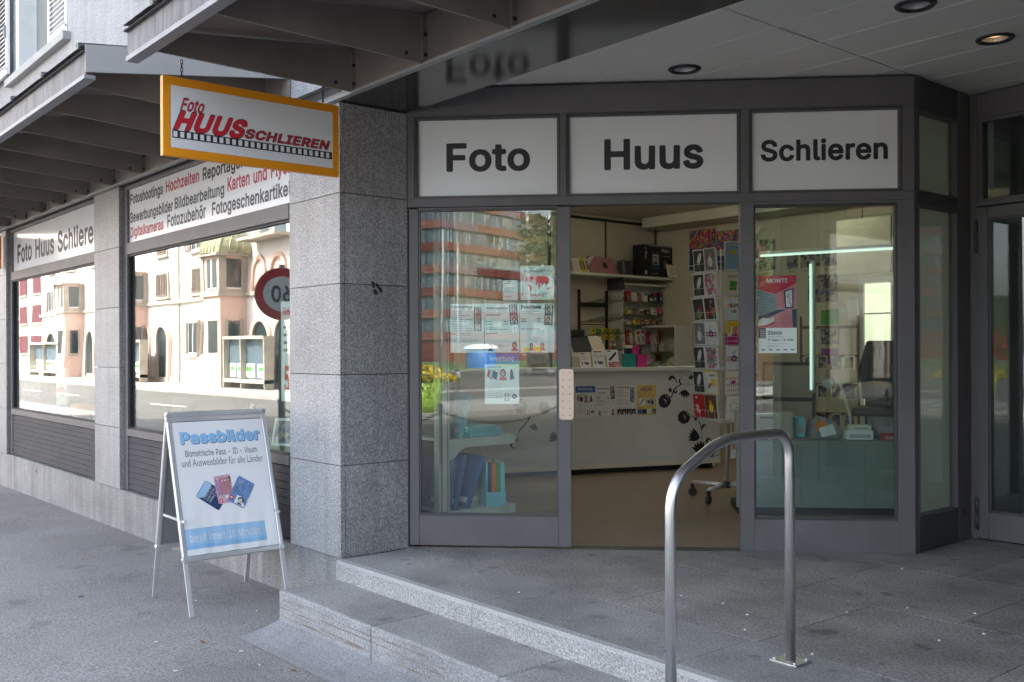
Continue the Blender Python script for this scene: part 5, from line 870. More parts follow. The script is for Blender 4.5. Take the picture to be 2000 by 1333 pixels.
# sliding door leaf, pushed to the left
sd = thing('sliding_door', 'grey framed glass sliding door standing open at the left, posters stuck inside', 'door', D(0, 0, 0), D45)
m = MB()
m.box(.004, .066, .0, .05, .012, 2.205, 'frame_paint'); m.box(.975, 1.057, .0, .05, .012, 2.205, 'frame_paint')
m.box(.0665, .9745, .0, .05, 2.200, 2.212, 'frame_paint'); m.box(.0665, .9745, .0, .05, .012, .205, 'frame_paint')
m.build('frame', sd, bevel=.003)
ringframe(MB(), .0665, .9745, .2055, 2.1995, .010, .010, .014, .010, .008, .045, 'frame_dark').build('glazing_bead', sd)
box(.07, .971, .024, .030, .21, 2.195, 'glass_door').build('pane', sd)
pl = MB()
zs, q = (.833, 1.159), .018
pts = arc(.999, .851, q, 180, 270, 4) + arc(1.056, .851, q, 270, 360, 4) + arc(1.056, 1.141, q, 0, 90, 4) + arc(.999, 1.141, q, 90, 180, 4)
pl.prism(pts, -.006, -.0005, 'copper_plate')
pl = pl.build('handle_plate', sd)
rv = MB().cyl((0, -.0075, 0), (0, -.006, 0), .0045, 'rivet', 8).mesh('rivet')
for k in range(7):
    for x in (1.004, 1.050): link('rivet', rv, pl, (x, 0, .862 + k * .0455))
struct('door_threshold', MB().box(1.06, 2.13, -.01, .10, -.01, .003, 'frame_dark'), loc=(XP, YD, 0), rot=(0, 0, D45))
# corner post, return light and side door
CX, CY = -3.076, 5.874
rt = thing('return_window', None, None, (2.265 * math.sqrt(2), 0, 0), D45); rt.parent = SF
rt.location = (3.203, 0, 0)
m = MB()
m.box(.004, .055, .0, .08, 0, 2.99, 'frame_paint'); m.box(.575, .757, .0, .08, 0, 2.99, 'frame_paint')
m.box(.0555, .5745, .0, .08, 2.79, 2.99, 'frame_dark'); m.box(.0555, .5745, .0, .08, 2.195, 2.272, 'frame_dark'); m.box(.0555, .5745, .0, .08, 0, .222, 'frame_dark')
m.build('frame', rt, bevel=.003)
m = MB()
ringframe(m, .056, .574, .2225, 2.1945, .008, .016, .01, .014, -.004, .05, 'frame_paint')
ringframe(m, .056, .574, 2.2725, 2.7895, .008, .016, .01, .014, -.004, .05, 'frame_paint')
m.build('glazing_bead', rt)
MB().box(.06, .57, .03, .036, .23, 2.19, 'glass_front').box(.06, .57, .03, .036, 2.278, 2.785, 'glass_front').build('pane', rt)
MB().quad([(.05, .06, .02), (.70, .06, .02), (.70, .06, 2.95), (.05, .06, 2.95)], 'blind_fabric').build('blind', rt, label='pale greenish roller blind behind the glass')
MB().cyl((.655, -.006, .19), (.655, .0, .19), .012, 'black', 10).build('key_lock', rt)
gd = thing('glazed_side_door', 'grey framed glazed side door hinged at the right edge of the recess', 'door', (CX, 6.632, 0), 0)
m = MB()
m.box(.003, .044, .0, .08, 0, 2.99, 'frame_paint'); m.box(.0445, 1.3, .0, .08, 2.82, 2.99, 'frame_paint'); m.box(.0445, 1.3, -.004, .08, 2.235, 2.262, 'frame_paint')
m.box(1.18, 1.3, .0, .08, 0, 2.234, 'frame_paint')
m.build('frame', gd, bevel=.003)
m = MB()
m.box(.047, .118, -.012, .05, .012, 2.225, 'frame_paint'); m.box(1.10, 1.178, -.012, .05, .012, 2.225, 'frame_paint')
m.box(.1185, 1.0995, -.012, .05, 2.15, 2.225, 'frame_paint'); m.box(.1185, 1.0995, -.012, .05, .012, .19, 'frame_paint')
m.build('leaf', gd, bevel=.003)
m = MB(); ringframe(m, .119, 1.099, .1905, 2.1495, .014, .014, .014, .014, -.002, .045, 'frame_dark')
ringframe(m, .045, 1.299, 2.2625, 2.8195, .03, .03, .02, .02, .01, .06, 'frame_paint').build('glazing_bead', gd)
MB().box(.125, 1.09, .018, .024, .2, 2.14, 'glass_front').box(.07, 1.28, .03, .036, 2.275, 2.81, 'glass_front').build('pane', gd)
for z in (2.03, .18, 1.1):
    if z == 1.1: continue
    MB().cyl((.046, -.022, z - .10), (.046, -.022, z - .004), .013, 'frame_dark', 12).cyl((.046, -.022, z + .004), (.046, -.022, z + .10), .013, 'frame_dark', 12).ball((.046, -.022, z + .1), .013, 'frame_dark', 10, 4).ball((.046, -.022, z - .1), .013, 'frame_dark', 10, 4).build('hinge', gd)
md_ = thing('market_door', 'dark framed glass double door with steel ring pulls facing the recess', 'door', (-.60, 3.66, 0), R(90))
m = MB(); m.box(0, .07, -.04, .04, 0, 2.76, 'frame_dark'); m.box(2.55, 2.62, -.04, .04, 0, 2.76, 'frame_dark'); m.box(1.27, 1.35, -.04, .04, 0, 2.42, 'frame_dark'); m.box(.0705, 2.5495, -.04, .04, 2.4205, 2.5, 'frame_dark'); m.box(.0705, 1.2695, -.04, .04, 0, .15, 'frame_dark'); m.box(1.3505, 2.5495, -.04, .04, 0, .15, 'frame_dark')
m.build('frame', md_)
MB().box(.071, 1.269, -.006, .006, .151, 2.42, 'glass_front').box(1.351, 2.549, -.006, .006, .151, 2.42, 'glass_front').build('pane', md_)
for x, a0 in ((1.20, 90), (1.42, -90)):
    MB().tube([(x + .21 * math.cos(R(a)) * (1 if a0 > 0 else 1), -.07, .93 + .21 * math.sin(R(a))) for a in [a0 + k * 10 for k in range(19)]], .016, 'stainless', 10).cyl((x, -.07, 1.14), (x, -.01, 1.14), .012, 'stainless', 8).cyl((x, -.07, .72), (x, -.01, .72), .012, 'stainless', 8).build('ring_pull', md_)
struct('market_room', MB().box(-.2, 6, 3.5, 3.6, 0, 3.4, 'grey_dark').box(5.9, 6, 3.6, 9, 0, 3.4, 'grey_dark').box(-.2, 6, 8.9, 9, 0, 3.4, 'grey_dark').box(-.2, 6, 3.6, 9, 3.3, 3.4, 'grey_dark').box(2.5, 2.9, 4, 8, 0, 1.6, 'goods_mix').box(-.2, 6, 3.6, 9, -.1, -.005, 'grey_mid'))
struct('lobby_wall', MB().box(-3.0, -.5, 9.2, 9.3, 0, 3.4, 'grey_mid').box(-3.0, -2.96, 6.72, 9.2, 0, 3.4, 'grey_mid').box(-2.9, -.52, 6.72, 9.2, 3.3, 3.4, 'grey_mid'))

# ------------------------------------------------------------------ posters on the door glass (inside)
YP = .034
def poster(label, x, z, w, h, draw, cat='poster', group=None, paper='paper_green', loc=None, rz=D45, tilt=0, name='poster'):
    m = MB().box(0, w, 0, .0008, 0, h, paper)
    draw(m, w, h)
    p = loc or D(x, YP, z)
    o = m.build(name, None, p, (tilt, 0, rz), label=label, cat=cat, group=group)
    return o
e = -.0006
def d_pass(m, w, h):
    m.text('Ausweisbilder', w * .10, h * .80, 'ink', w * .86, None, e, .01)
    m.text('für alle Länder', w * .52, h * .74, 'ink_soft', w * .36, None, e)
    # red map of the continents
    am = [(.16, .66), (.26, .69), (.38, .68), (.40, .62), (.33, .58), (.30, .52), (.25, .50), (.27, .45), (.34, .40), (.36, .33), (.31, .24), (.28, .22), (.27, .34), (.22, .42), (.24, .5), (.17, .56)]
    eu = [(.44, .62), (.50, .70), (.60, .69), (.70, .70), (.80, .66), (.88, .58), (.84, .50), (.80, .46), (.77, .42), (.72, .50), (.68, .47), (.66, .38), (.62, .48), (.58, .50), (.60, .42), (.56, .31), (.52, .30), (.48, .42), (.44, .47), (.46, .54)]
    au = [(.78, .33), (.86, .37), (.92, .36), (.90, .31), (.84, .28), (.79, .29)]
    for p in (am, eu, au): m.quad([(a * w, e, b * h) for a, b in p], 'sign_red')
    m.lines(w * .56, w * .94, h * .24, h * .16, 3, 'ink_soft', e, 1)
    m.text('imaging', w * .28, h * .09, 'ink', w * .4, None, e, .01)
    m.text('Reisepass Visum', 0, 0, 'ink_soft', h * .62, None, e, fn=lambda a, b: (w * .075 + b * -1 + w * .03, e, h * .14 + a))
poster('greenish poster headed Ausweisbilder with a red world map, top right on the door glass', .731, 1.608, .220, .222, d_pass)
def d_note(m, w, h):
    m.rect(w * .38, w * .6, h * .90, h * .95, 'ink_soft', e); m.lines(w * .12, w * .9, h * .88, h * .80, 1, 'ink_soft', e, 5)
    m.lines(w * .1, w * .92, h * .68, h * .40, 5, 'ink_grey', e, 2)
    m.text('Zeitungen', w * .1, h * .14, 'sign_red', w * .5, None, e, .03, .3); m.lines(w * .1, w * .8, h * .10, h * .06, 1, 'ink_grey', e, 3)
poster('small pale notice with a red line at its foot on the door glass', .615, 1.606, .097, .131, d_note, 'notice')
def film(m, x, z, w, h, y, imgs, tilt=0):
    c, s = math.cos(tilt), math.sin(tilt)
    P = lambda a, b: (x + a * c - b * s, y, z + a * s + b * c)
    m.quad([P(0, 0), P(w, 0), P(w, h), P(0, h)], 'ink_soft')
    k = len(imgs)
    for i, im in enumerate(imgs):
        z0, z1 = h * (i + .08) / k, h * (i + .92) / k
        m.quad([(p[0], y - .0003, p[2]) for p in (P(w * .16, z0), P(w * .84, z0), P(w * .84, z1), P(w * .16, z1))], 'photo_pale')
        p = P(w * .5, z0); m.bust(p[0], p[2], (z1 - z0) * .95, y - .0006, im)
def d_shoot(m, w, h):
    m.text('Fotoshootings', w * .02, h * .90, 'ink', w * .63, h * .07, e, .02)
    m.lines(w * .03, w * .64, h * .86, h * .62, 6, 'ink_grey', e, 11); m.lines(w * .03, w * .66, h * .60, h * .34, 6, 'text_red', e, 12, .2)
    film(m, w * .70, h * .44, w * .22, h * .50, e, ['photo_grey', 'photo_grey', 'photo_grey'])
    for q, a in enumerate((.0, .29)): m.rect(w * (.0 + a), w * (.18 + a), h * .35, h * .41, 'white_paint', e * 1.5); m.lines(w * (.03 + a), w * (.16 + a), h * .395, h * .37, 1, 'ink', e * 2, 4)
    m.lines(w * .03, w * .9, h * .30, h * .20, 3, 'ink_line', e, 13)
def d_bewer(m, w, h):
    m.text('Bewerbungsbilder', w * .02, h * .875, 'ink', w * .66, h * .06, e, .02)
    m.lines(w * .05, w * .5, h * .80, h * .74, 1, 'ink_soft', e, 21); m.lines(w * .03, w * .22, h * .66, h * .56, 2, 'ink_soft', e, 22); m.lines(w * .55, w * .68, h * .66, h * .56, 2, 'ink_soft', e, 23)
    m.lines(w * .03, w * .78, h * .52, h * .46, 2, 'ink_soft', e, 24); m.lines(w * .84, w * .93, h * .52, h * .46, 2, 'ink_soft', e, 25); m.lines(w * .03, w * .4, h * .41, h * .37, 1, 'ink_soft', e, 26)
    film(m, w * .74, h * .56, w * .23, h * .42, e, ['photo_dark', 'pink_cloth'], .06)
    m.bust(w * .17, h * .03, h * .16, e * 1.5, 'ink_soft'); m.bust(w * .86, h * .03, h * .20, e * 1.5); m.lines(w * .38, w * .66, h * .17, h * .11, 2, 'ink_soft', e, 27)
def d_passb(m, w, h):
    m.text('Passbilder', w * .03, h * .89, 'ink', w * .60, h * .08, e, .035)
    m.lines(w * .08, w * .6, h * .86, h * .78, 2, 'ink_grey', e, 31); m.lines(w * .03, w * .2, h * .71, h * .61, 2, 'ink_soft', e, 32); m.lines(w * .5, w * .64, h * .71, h * .61, 2, 'ink_soft', e, 33)
    m.lines(w * .03, w * .8, h * .50, h * .45, 2, 'ink_soft', e, 34); m.lines(w * .3, w * .72, h * .32, h * .22, 3, 'ink_grey', e, 36)
    film(m, w * .70, h * .56, w * .24, h * .42, e, ['photo_dark', 'grey_mid'], -.05)
    m.rect(w * .10, w * .26, h * .02, h * .11, 'yellow', e * 1.3); m.rect(w * .40, w * .62, h * .02, h * .12, 'yellow', e * 1.3)
    m.bust(w * .33, h * .04, h * .16, e * 2, 'pink_cloth'); m.bust(w * .65, h * .04, h * .16, e * 2, 'pink_cloth'); m.rect(w * .75, w * .9, h * .20, h * .25, 'white_paint', e)
def d_bewg(m, w, h):
    m.rect(0, w, h * .79, h, 'paper_blue', e)
    m.text('Bewerbung', w * .14, h * .835, 'white_paint', w * .70, h * .12, e * 2, -.004)
    m.lines(w * .08, w * .9, h * .76, h * .66, 2, 'ink_grey', e, 41)
    for q, c in enumerate(('red', 'cyan_box', 'navy')):
        a = w * (.06 + .075 * q); m.quad([(a, e * (2 + q), h * (.56 - .01 * q)), (a + w * .13, e * (2 + q), h * (.48 - .005 * q)), (a + w * .17, e * (2 + q), h * (.65 - .012 * q)), (a + w * .04, e * (2 + q), h * (.69 - .01 * q))], c)
    m.bust(w * .53, h * .47, h * .24, e * 2); m.quad([(w * .72, e, h * .47), (w * .86, e, h * .5), (w * .80, e, h * .69), (w * .75, e, h * .69)], 'ink_soft')
    m.lines(w * .08, w * .5, h * .42, h * .1, 7, 'ink_line', e, 42, .2)
    for a in (.60, .69):
        for b in (.06, .15): m.bust(w * a, h * b, h * .07, e * 2)
    m.disc(w * .86, h * .15, w * .075, h * .05, 'navy', e); m.disc(w * .86, h * .15, w * .02, h * .014, 'paper', e * 2)
poster('poster headed Fotoshootings with a film strip, left of the row on the door glass', .271, 1.266, .221, .319, d_shoot)
poster('poster headed Bewerbungsbilder with portrait strip, middle of the row on the door glass', .495, 1.266, .227, .319, d_bewer)
poster('poster headed Passbilder with two yellow tags, right of the row on the door glass', .7265, 1.266, .2245, .319, d_passb)
poster('poster with a blue Bewerbung header hanging lowest on the door glass', .495, .932, .225, .327, d_bewg)
# circus poster inside the fixed window
def d_circ(m, w, h):
    z0 = h * .325
    m.rect(0, w, z0, h, 'poster_pink', e)
    m.quad([(0, e * 2, h * .82), (w * .44, e * 2, h * .76), (w, e * 2, h * .90), (w, e * 2, h), (0, e * 2, h)], 'poster_red')
    m.quad([(0, e * 2, h * .48), (w * .50, e * 2, h * .56), (w * .44, e * 2, h * .755), (0, e * 2, h * .815)], 'poster_stripe')
    for i in range(13):
        a = i / 13
        m.quad([(0, e * 3, h * (.49 + .325 * a)), (0, e * 3, h * (.50 + .325 * a)), (w * (.49 - .06 * a), e * 3, h * (.566 + .188 * a)), (w * (.49 - .06 * a), e * 3, h * (.562 + .188 * a))], 'poster_navy')
    m.quad([(0, e * 4, h * .40), (w * .25, e * 4, h * .45), (w * .72, e * 4, h * .56), (w * .5, e * 4, h * .555), (0, e * 4, h * .475)], 'poster_navy')
    m.quad([(w * .90, e * 4, z0), (w, e * 4, z0), (w, e * 4, h * .565), (w * .88, e * 4, h * .565)], 'poster_navy')
    for i in range(11):
        b = z0 + h * .016 * i
        m.quad([(w * (.20 + .04 * i), e * 3, b + .004), (w * .89, e * 3, b), (w * .89, e * 3, b + h * .004), (w * (.20 + .04 * i), e * 3, b + .006)], 'poster_red')
        m.quad([(w * (.48 + .045 * i), e * 2.5, h * (.585 + .004 * i)), (w * (.49 + .045 * i), e * 2.5, h * (.585 + .004 * i)), (w * (.50 + .045 * i), e * 2.5, h * (.78 + .012 * i)), (w * (.49 + .045 * i), e * 2.5, h * (.78 + .012 * i))], 'poster_red')
    m.quad([(w * .70, e * 5, h * .57), (w * .92, e * 5, h * .575), (w * .92, e * 5, h * .835), (w * .66, e * 5, h * .80)], 'poster_navy')
    m.quad([(w * .73, e * 6, h * .59), (w * .89, e * 6, h * .595), (w * .88, e * 6, h * .815), (w * .71, e * 6, h * .785)], 'paper')
    m.tube([(w * .88, e * 7, h * .60), (w * .80, e * 7, h * .66), (w * .84, e * 7, h * .69), (w * .74, e * 7, h * .73), (w * .82, e * 7, h * .76)], .003, 'poster_red', 4)
    m.quad([(0, e * 5, h * .34), (w * .22, e * 5, h * .36), (w * .42, e * 5, h * .41), (w * .40, e * 5, h * .455), (w * .30, e * 5, h * .445), (w * .12, e * 5, h * .455), (0, e * 5, h * .42)], 'paper')
    m.quad([(0, e * 6, h * .328), (w * .22, e * 6, h * .338), (w * .43, e * 6, h * .385), (w * .42, e * 6, h * .41), (w * .22, e * 6, h * .362), (0, e * 6, h * .342)], 'poster_red')
    m.text('MONTI', w * .22, h * .905, 'paper', w * .54, h * .055, e * 4, .02); m.text('CIRCUS', w * .30, h * .972, 'poster_pink', w * .38, h * .015, e * 4)
    m.rect(0, w, 0, z0, 'paper_green', e * 7); m.rect(0, w * .19, h * .19, z0, 'ink_soft', e * 8)
    for i in range(5): m.rect(w * .04, w * .17, h * (.205 + .022 * i), h * (.211 + .022 * i), 'paper', e * 9)
    m.text('Zürich', w * .25, h * .235, 'ink', w * .36, h * .05, e * 8, .025); m.text('Kasernenareal', w * .25, h * .20, 'ink_grey', w * .42, h * .022, e * 8)
    m.text('9. Sept. – 4. Okt.', w * .25, h * .148, 'ink', w * .68, h * .036, e * 8, .025)
    m.lines(w * .25, w * .85, h * .13, h * .07, 3, 'ink_line', e * 8, 51, .3)
    for i in range(5): m.rect(w * (.08 + .19 * i), w * (.18 + .19 * i), h * .035, h * .05, 'ink_soft', e * 8)
poster('red and navy circus poster dated for Zürich in the right window', 2.249, 1.257, .239, .494, d_circ, paper='paper_green')

# ------------------------------------------------------------------ the room
struct('shop_wall', MB().box(-9.6, -9.502, 4.26, 10.8, 0, 3.3, 'cream_wall').box(-9.6, -3.0, 10.702, 10.8, 0, 3.3, 'cream_wall').box(-3.16, -3.10, 6.72, 10.70, 0, 3.3, 'cream_wall'))
struct('shop_ceiling', MB().quad([(-9.6, 4.2, 3.12), (-5.6, 4.2, 3.12), (-5.40, 3.66, 3.12), (-3.08, 5.98, 3.12), (-3.08, 10.8, 3.12), (-9.6, 10.8, 3.12)], 'ceiling_shop').box(-9.6, -3.08, 4.2, 10.8, 3.2, 3.3, 'ceiling_shop'))
struct('wall_rail', MB().box(-9.500, -9.46, 7.5, 10.70, 3.045, 3.075, 'black').box(-9.5, -9.48, 8.6, 8.64, 2.2, 3.04, 'grey_dark').box(-9.5, -9.485, 9.66, 9.68, 2.28, 3.04, 'brown')
       .box(-9.49, -9.47, 10.67, 10.69, 2.28, 3.04, 'brown').box(-9.40, -9.38, 10.67, 10.695, 3.05, 3.11, 'grey_dark'))
struct('ceiling_beam', MB().box(-9.3, -3.2, 10.2, 10.70, 2.98, 3.115, 'ceiling_shop').box(-5.3, -3.2, 8.6, 9.0, 2.72, 3.1, 'brown'))
# ceiling tube and hanging tube lamps, and an upright glowing tube
def glow_tube(label, a, b, name='glow_tube'):
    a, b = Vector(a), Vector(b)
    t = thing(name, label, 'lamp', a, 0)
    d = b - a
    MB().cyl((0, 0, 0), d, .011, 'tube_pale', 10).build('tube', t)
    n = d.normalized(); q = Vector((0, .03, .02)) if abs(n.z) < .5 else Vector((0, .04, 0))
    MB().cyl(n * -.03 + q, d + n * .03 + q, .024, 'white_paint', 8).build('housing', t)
glow_tube('long bright tube lamp hanging across the right window above the counter', (-5.75, 8.0, 2.19), (-4.34, 8.0, 2.15))
glow_tube('upright pale glowing tube behind the right window', (-5.23, 8.05, .90), (-5.23, 8.05, 2.08))
for i, (x, y) in enumerate(((-8.0, 7.4), (-6.2, 9.0), (-6.3, 6.3))):
    t = thing('ceiling_tube', ['ceiling tube light over the sales counter', 'ceiling tube light at the back of the shop', 'ceiling tube light inside the doorway'][i], 'lamp', (x, y, 3.06))
    box(-.7, .7, -.07, .07, .0, .055, 'white_paint').build('housing', t)
    MB().cyl((-.62, 0, -.02), (.62, 0, -.02), .018, 'tube_light', 8).build('tube', t)

# sales counter with printed flowers
CN = thing('sales_counter', 'cream sales counter with black flower decals on its front', 'counter', (-7.333, 6.955, 0), R(69.9))
box(-1.187, 1.762, 0, .03, .075, 1.054, 'white_shop').build('front_panel', CN, bevel=.003)
box(-1.22, 1.80, -.035, .62, 1.055, 1.098, 'white_shop').build('worktop', CN, bevel=.004)
MB().box(-1.187, -1.16, .031, .6, .075, 1.054, 'white_shop').box(1.735, 1.762, .031, .6, .075, 1.054, 'white_shop').build('side_panel', CN)
MB().box(-1.187, 1.762, -.006, .0, .05, .095, 'cream_paper').build('bottom_trim', CN)
box(-1.15, 1.70, .06, .5, .0, .07, 'black').build('plinth', CN)
MB().cyl((1.70, .03, 0), (1.70, .03, .05), .016, 'alu', 10).cyl((-1.12, .03, 0), (-1.12, .03, .05), .016, 'alu', 10).build('foot', CN)
def flower(x, z, r, rot=0, k=11, seed=0):
    q = random.Random(seed); m = MB(); pts = []
    N = 66
    for i in range(N):
        a = 2 * math.pi * i / N
        rr = r * (.86 + .10 * abs(math.sin(k * a / 2)) + .05 * math.sin(2 * a + seed))
        pts.append((x + rr * math.cos(a + rot) * .95, -.0012, z + rr * math.sin(a + rot)))
    m.quad(pts, 'ink')
    for i in range(9):                       # pale petal veins in the middle
        a = rot - 1.2 + i * .38 + q.uniform(-.08, .08); l0, l1 = r * .10, r * q.uniform(.36, .5)
        c, s = math.cos(a), math.sin(a)
        m.quad([(x + c * l0 - s * r * .03, -.002, z + s * l0 + c * r * .03), (x + c * l0 + s * r * .03, -.002, z + s * l0 - c * r * .03), (x + c * l1, -.002, z + s * l1)], 'white_shop')
    w = [(x + r * .72 * math.cos(rot + t), z + r * .72 * math.sin(rot + t)) for t in [(.1 + .09 * i) for i in range(12)]]
    strip(m, w, [.002 + r * .07 * math.sin(math.pi * i / 11) for i in range(12)], 'white_shop', -.002)
    m.build('flower_decal', CN)
def strip(m, pts, ws, mt, y):
    L = []; Rr = []
    for i, (a, b) in enumerate(pts):
        p, n = pts[max(i - 1, 0)], pts[min(i + 1, len(pts) - 1)]
        dx, dz = n[0] - p[0], n[1] - p[1]; l = math.hypot(dx, dz) or 1
        w = ws[i] / 2
        L.append((a - dz / l * w, y, b + dx / l * w)); Rr.append((a + dz / l * w, y, b - dx / l * w))
    n = len(pts)
    m.add(L + Rr, [(i, i + n, i + n + 1, i + 1) for i in range(n - 1)], mt)
def bez(p, n=14):
    out = []
    for i in range(n + 1):
        t = i / n; q = list(p)
        while len(q) > 1: q = [((1 - t) * a[0] + t * b[0], (1 - t) * a[1] + t * b[1]) for a, b in zip(q, q[1:])]
        out.append(q[0])
    return out
def stem(p, w, leaf=0):
    m = MB(); c = bez(p); n = len(c)
    strip(m, c, [w * (.35 + .65 * math.sin(math.pi * min(1, i / (n - 1) + .25))) for i in range(n)], 'ink', -.0012)
    m.build('stem_decal', CN)
def petals(x, z, r, rot, n=5, spread=1.5):
    m = MB()
    for i in range(n):
        a = rot + spread * (i / (n - 1) - .5)
        c = [(x + r * t * math.cos(a + .25 * t * (i - n / 2) / n), z + r * t * math.sin(a + .25 * t * (i - n / 2) / n)) for t in [k / 6 for k in range(7)]]
        strip(m, c, [r * .34 * math.sin(math.pi * min(.98, .12 + .88 * k / 6)) + .002 for k in range(7)], 'ink', -.0012 - .0001 * i)
    m.build('flower_decal', CN)
flower(1.085, .735, .082, .3, 11, 1); flower(1.318, .556, .080, .1, 10, 2); flower(-.55, .72, .08, .4, 11, 5); flower(-.30, .70, .07, .9, 9, 6)
petals(1.335, .845, .085, -1.75, 5, 1.7); petals(1.503, .325, .135, 2.75, 5, .9); petals(1.52, .175, .12, 1.95, 5, 1.3); petals(1.415, .965, .05, 2.0, 4, 1.6)
petals(-.40, .53, .07, -1.9, 4, 1.3); petals(-.15, .38, .1, 2.9, 4, .9)
stem([(1.142, .955), (1.16, 1.02), (1.215, .985), (1.235, .925)], .034)
stem([(1.165, .765), (1.19, .90), (1.29, .93), (1.40, .905)], .014); stem([(1.29, .91), (1.24, .945), (1.27, .985), (1.30, .97)], .018); stem([(1.19, .85), (1.21, .80), (1.25, .83), (1.22, .86)], .022)
stem([(1.40, .565), (1.52, .56), (1.545, .45), (1.535, .24)], .014); stem([(1.45, .55), (1.46, .50), (1.50, .51), (1.47, .54)], .02); stem([(1.535, .42), (1.55, .48), (1.60, .48), (1.585, .44)], .024)
stem([(1.60, .27), (1.585, .33), (1.65, .33), (1.66, .27)], .028); stem([(1.57, .13), (1.64, .13), (1.66, .11), (1.75, .135)], .018); stem([(1.66, .13), (1.69, .17), (1.73, .18), (1.72, .21)], .02)
stem([(-.45, .62), (-.50, .5), (-.62, .48), (-.58, .38)], .02); stem([(-.58, .38), (-.7, .36), (-.66, .28), (-.60, .30)], .03)
m = MB(); m.disc(1.152, .85, .020, .024, 'ink', -.0013, 10); m.build('stem_decal', CN)
def cpost(label, x, w, draw, paper='paper'):
    p = CN.matrix_basis if False else Matrix.Rotation(R(69.9), 4, 'Z') @ Vector((x, -.0022, .592))
    poster(label, 0, 0, w, .316, draw, 'poster', None, paper, (p.x - 7.333, p.y + 6.955, .592), R(69.9))
def d_b2(m, w, h): d_bewg(m, w, h)
def d_s2(m, w, h):
    d_shoot(m, w, h)
    for i in range(4):
        m.rect(w * (.02 + .245 * i), w * (.25 + .245 * i), h * .02, h * .22, 'photo_dark', e * 2); m.bust(w * (.135 + .245 * i), h * .03, h * .16, e * 4, 'white_paint')
def d_neu(m, w, h):
    m.text('NEU!!', w * .20, h * .79, 'purple', w * .56, h * .14, e, .02)
    m.text('Hallo, holen Sie uns', w * .12, h * .70, 'purple', w * .70, h * .045, e, .01); m.text('schalten vor Ort alles!', w * .06, h * .62, 'purple', w * .84, h * .045, e, .01)
    m.quad([(w * .1, e, h * .30), (w * .42, e, h * .32), (w * .40, e, h * .58), (w * .06, e, h * .55)], 'paper'); strip(m, [(w * .12, h * .34), (w * .36, h * .55)], [.008, .012], 'ink', e * 2)
    m.rect(w * .48, w * .92, h * .30, h * .57, 'photo_pale', e); m.disc(w * .6, h * .44, w * .07, h * .06, 'ink_soft', e * 2); m.disc(w * .82, h * .42, w * .06, h * .07, 'navy', e * 2)
    for i, c in enumerate(('paper_blue', 'photo_dark', 'paper', 'photo_album')): m.rect(w * (.01 + .25 * i), w * (.25 + .25 * i), h * .04, h * .20, c, e)
cpost('poster with a blue Bewerbung header, leftmost on the counter front', .050, .222, d_b2)
cpost('poster headed Bewerbungsbilder with a film strip on the counter front', .284, .222, d_bewer)
cpost('poster headed Fotoshootings with four photos along its foot on the counter front', .520, .222, d_s2)
cpost('mustard poster headed NEU on the counter front beside the black flowers', .758, .222, d_neu, 'paper_yellow')

# on the counter
def on_counter(x, y, z=1.0985):
    p = Matrix.Rotation(R(69.9), 4, 'Z') @ Vector((x, y, 0))
    return (p.x - 7.333, p.y + 6.955, z)
RC = R(69.9)
t = thing('cash_register', 'beige till with a dark display at the left of the counter', 'till', on_counter(.03, .22), RC)
MB().prism([(0, 0), (.34, 0), (.34, .30), (.20, .33), (.05, .16), (0, .12)], .08, .50, 'beige_plastic', 'x').build('body', t, bevel=.006)
MB().prism([(.05, .163), (.20, .333), (.19, .338), (.04, .168)], .12, .34, 'black_plastic', 'x').build('keypad', t)
MB().box(.16, .30, .17, .25, .335, .40, 'black_plastic').build('display', t)
MB().box(-.06, .07, .05, .30, 0, .18, 'grey_dark').box(.33, .48, .20, .28, .325, .335, 'paper').build('card_terminal', t)
for i, (x, w, h, lab, c) in enumerate(((.13, .125, .165, 'small white price card with a camera picture, left on the counter', 'paper'), (.275, .145, .19, 'larger white price card with red heading on the counter', 'paper'), (.44, .14, .19, 'white leaflet with slanted black print and pink foot on the counter', 'paper'))):
    def dr(m, w, h, i=i):
        if i < 2:
            m.lines(w * .12, w * .9, h * .95, h * .84, 1, ('ink', 'text_red')[i], e, i, .6); m.lines(w * .1, w * .8, h * .78, h * .5, 4, 'ink_grey', e, 60 + i)
            m.rect(w * .15, w * .25, h * .2, h * .36, 'ink', e); m.disc(w * .65, h * .26, w * .17, h * .09, 'ink_soft', e); m.rect(w * .4, w * .5, h * .22, h * .38, 'ink_soft', e)
        else:
            m.quad([(w * .12, e, h * .42), (w * .28, e, h * .36), (w * .9, e, h * .80), (w * .76, e, h * .88)], 'ink'); m.rect(w * .1, w * .98, h * .0, h * .30, 'poster_pink', e); m.lines(w * .15, w * .95, h * .3, h * .02, 3, 'ink', e * 2, 70, .5); m.rect(w * .08, w * .4, h * .88, h * .94, 'ink_soft', e)
    poster(lab, 0, 0, w, h, dr, 'card', None, c, on_counter(x, .05), RC, R(-14), 'price_card')
def giftbox(label, x, y, w, d, h, c, lid, name='gift_box'):
    t = thing(name, label, 'box', on_counter(x, y), RC)
    box(0, w, 0, d, 0, h, c).build('body', t, bevel=.002); box(-.004, w + .004, -.004, d + .004, h, h + .03, c if lid is None else lid).build('lid', t, bevel=.002)
giftbox('teal gift box at the middle of the counter', .655, .05, .115, .10, .11, 'teal', None)
giftbox('navy boxed item standing on the teal gift box', .665, .07, .07, .05, .06, 'navy', 'cream_paper', 'packet')
bpy.context.scene.objects['packet'].location.z = 1.0985 + .141
giftbox('magenta gift box right of the teal one', .785, .05, .12, .10, .10, 'magenta', None)
giftbox('second magenta box behind the front magenta box', .775, .18, .10, .09, .20, 'magenta', None)
m = MB().lathe([(.0, .0), (.06, .0), (.085, .05), (.09, .06), (.082, .058), (.055, .008), (0, .008)], 'glass_shelf', 18)
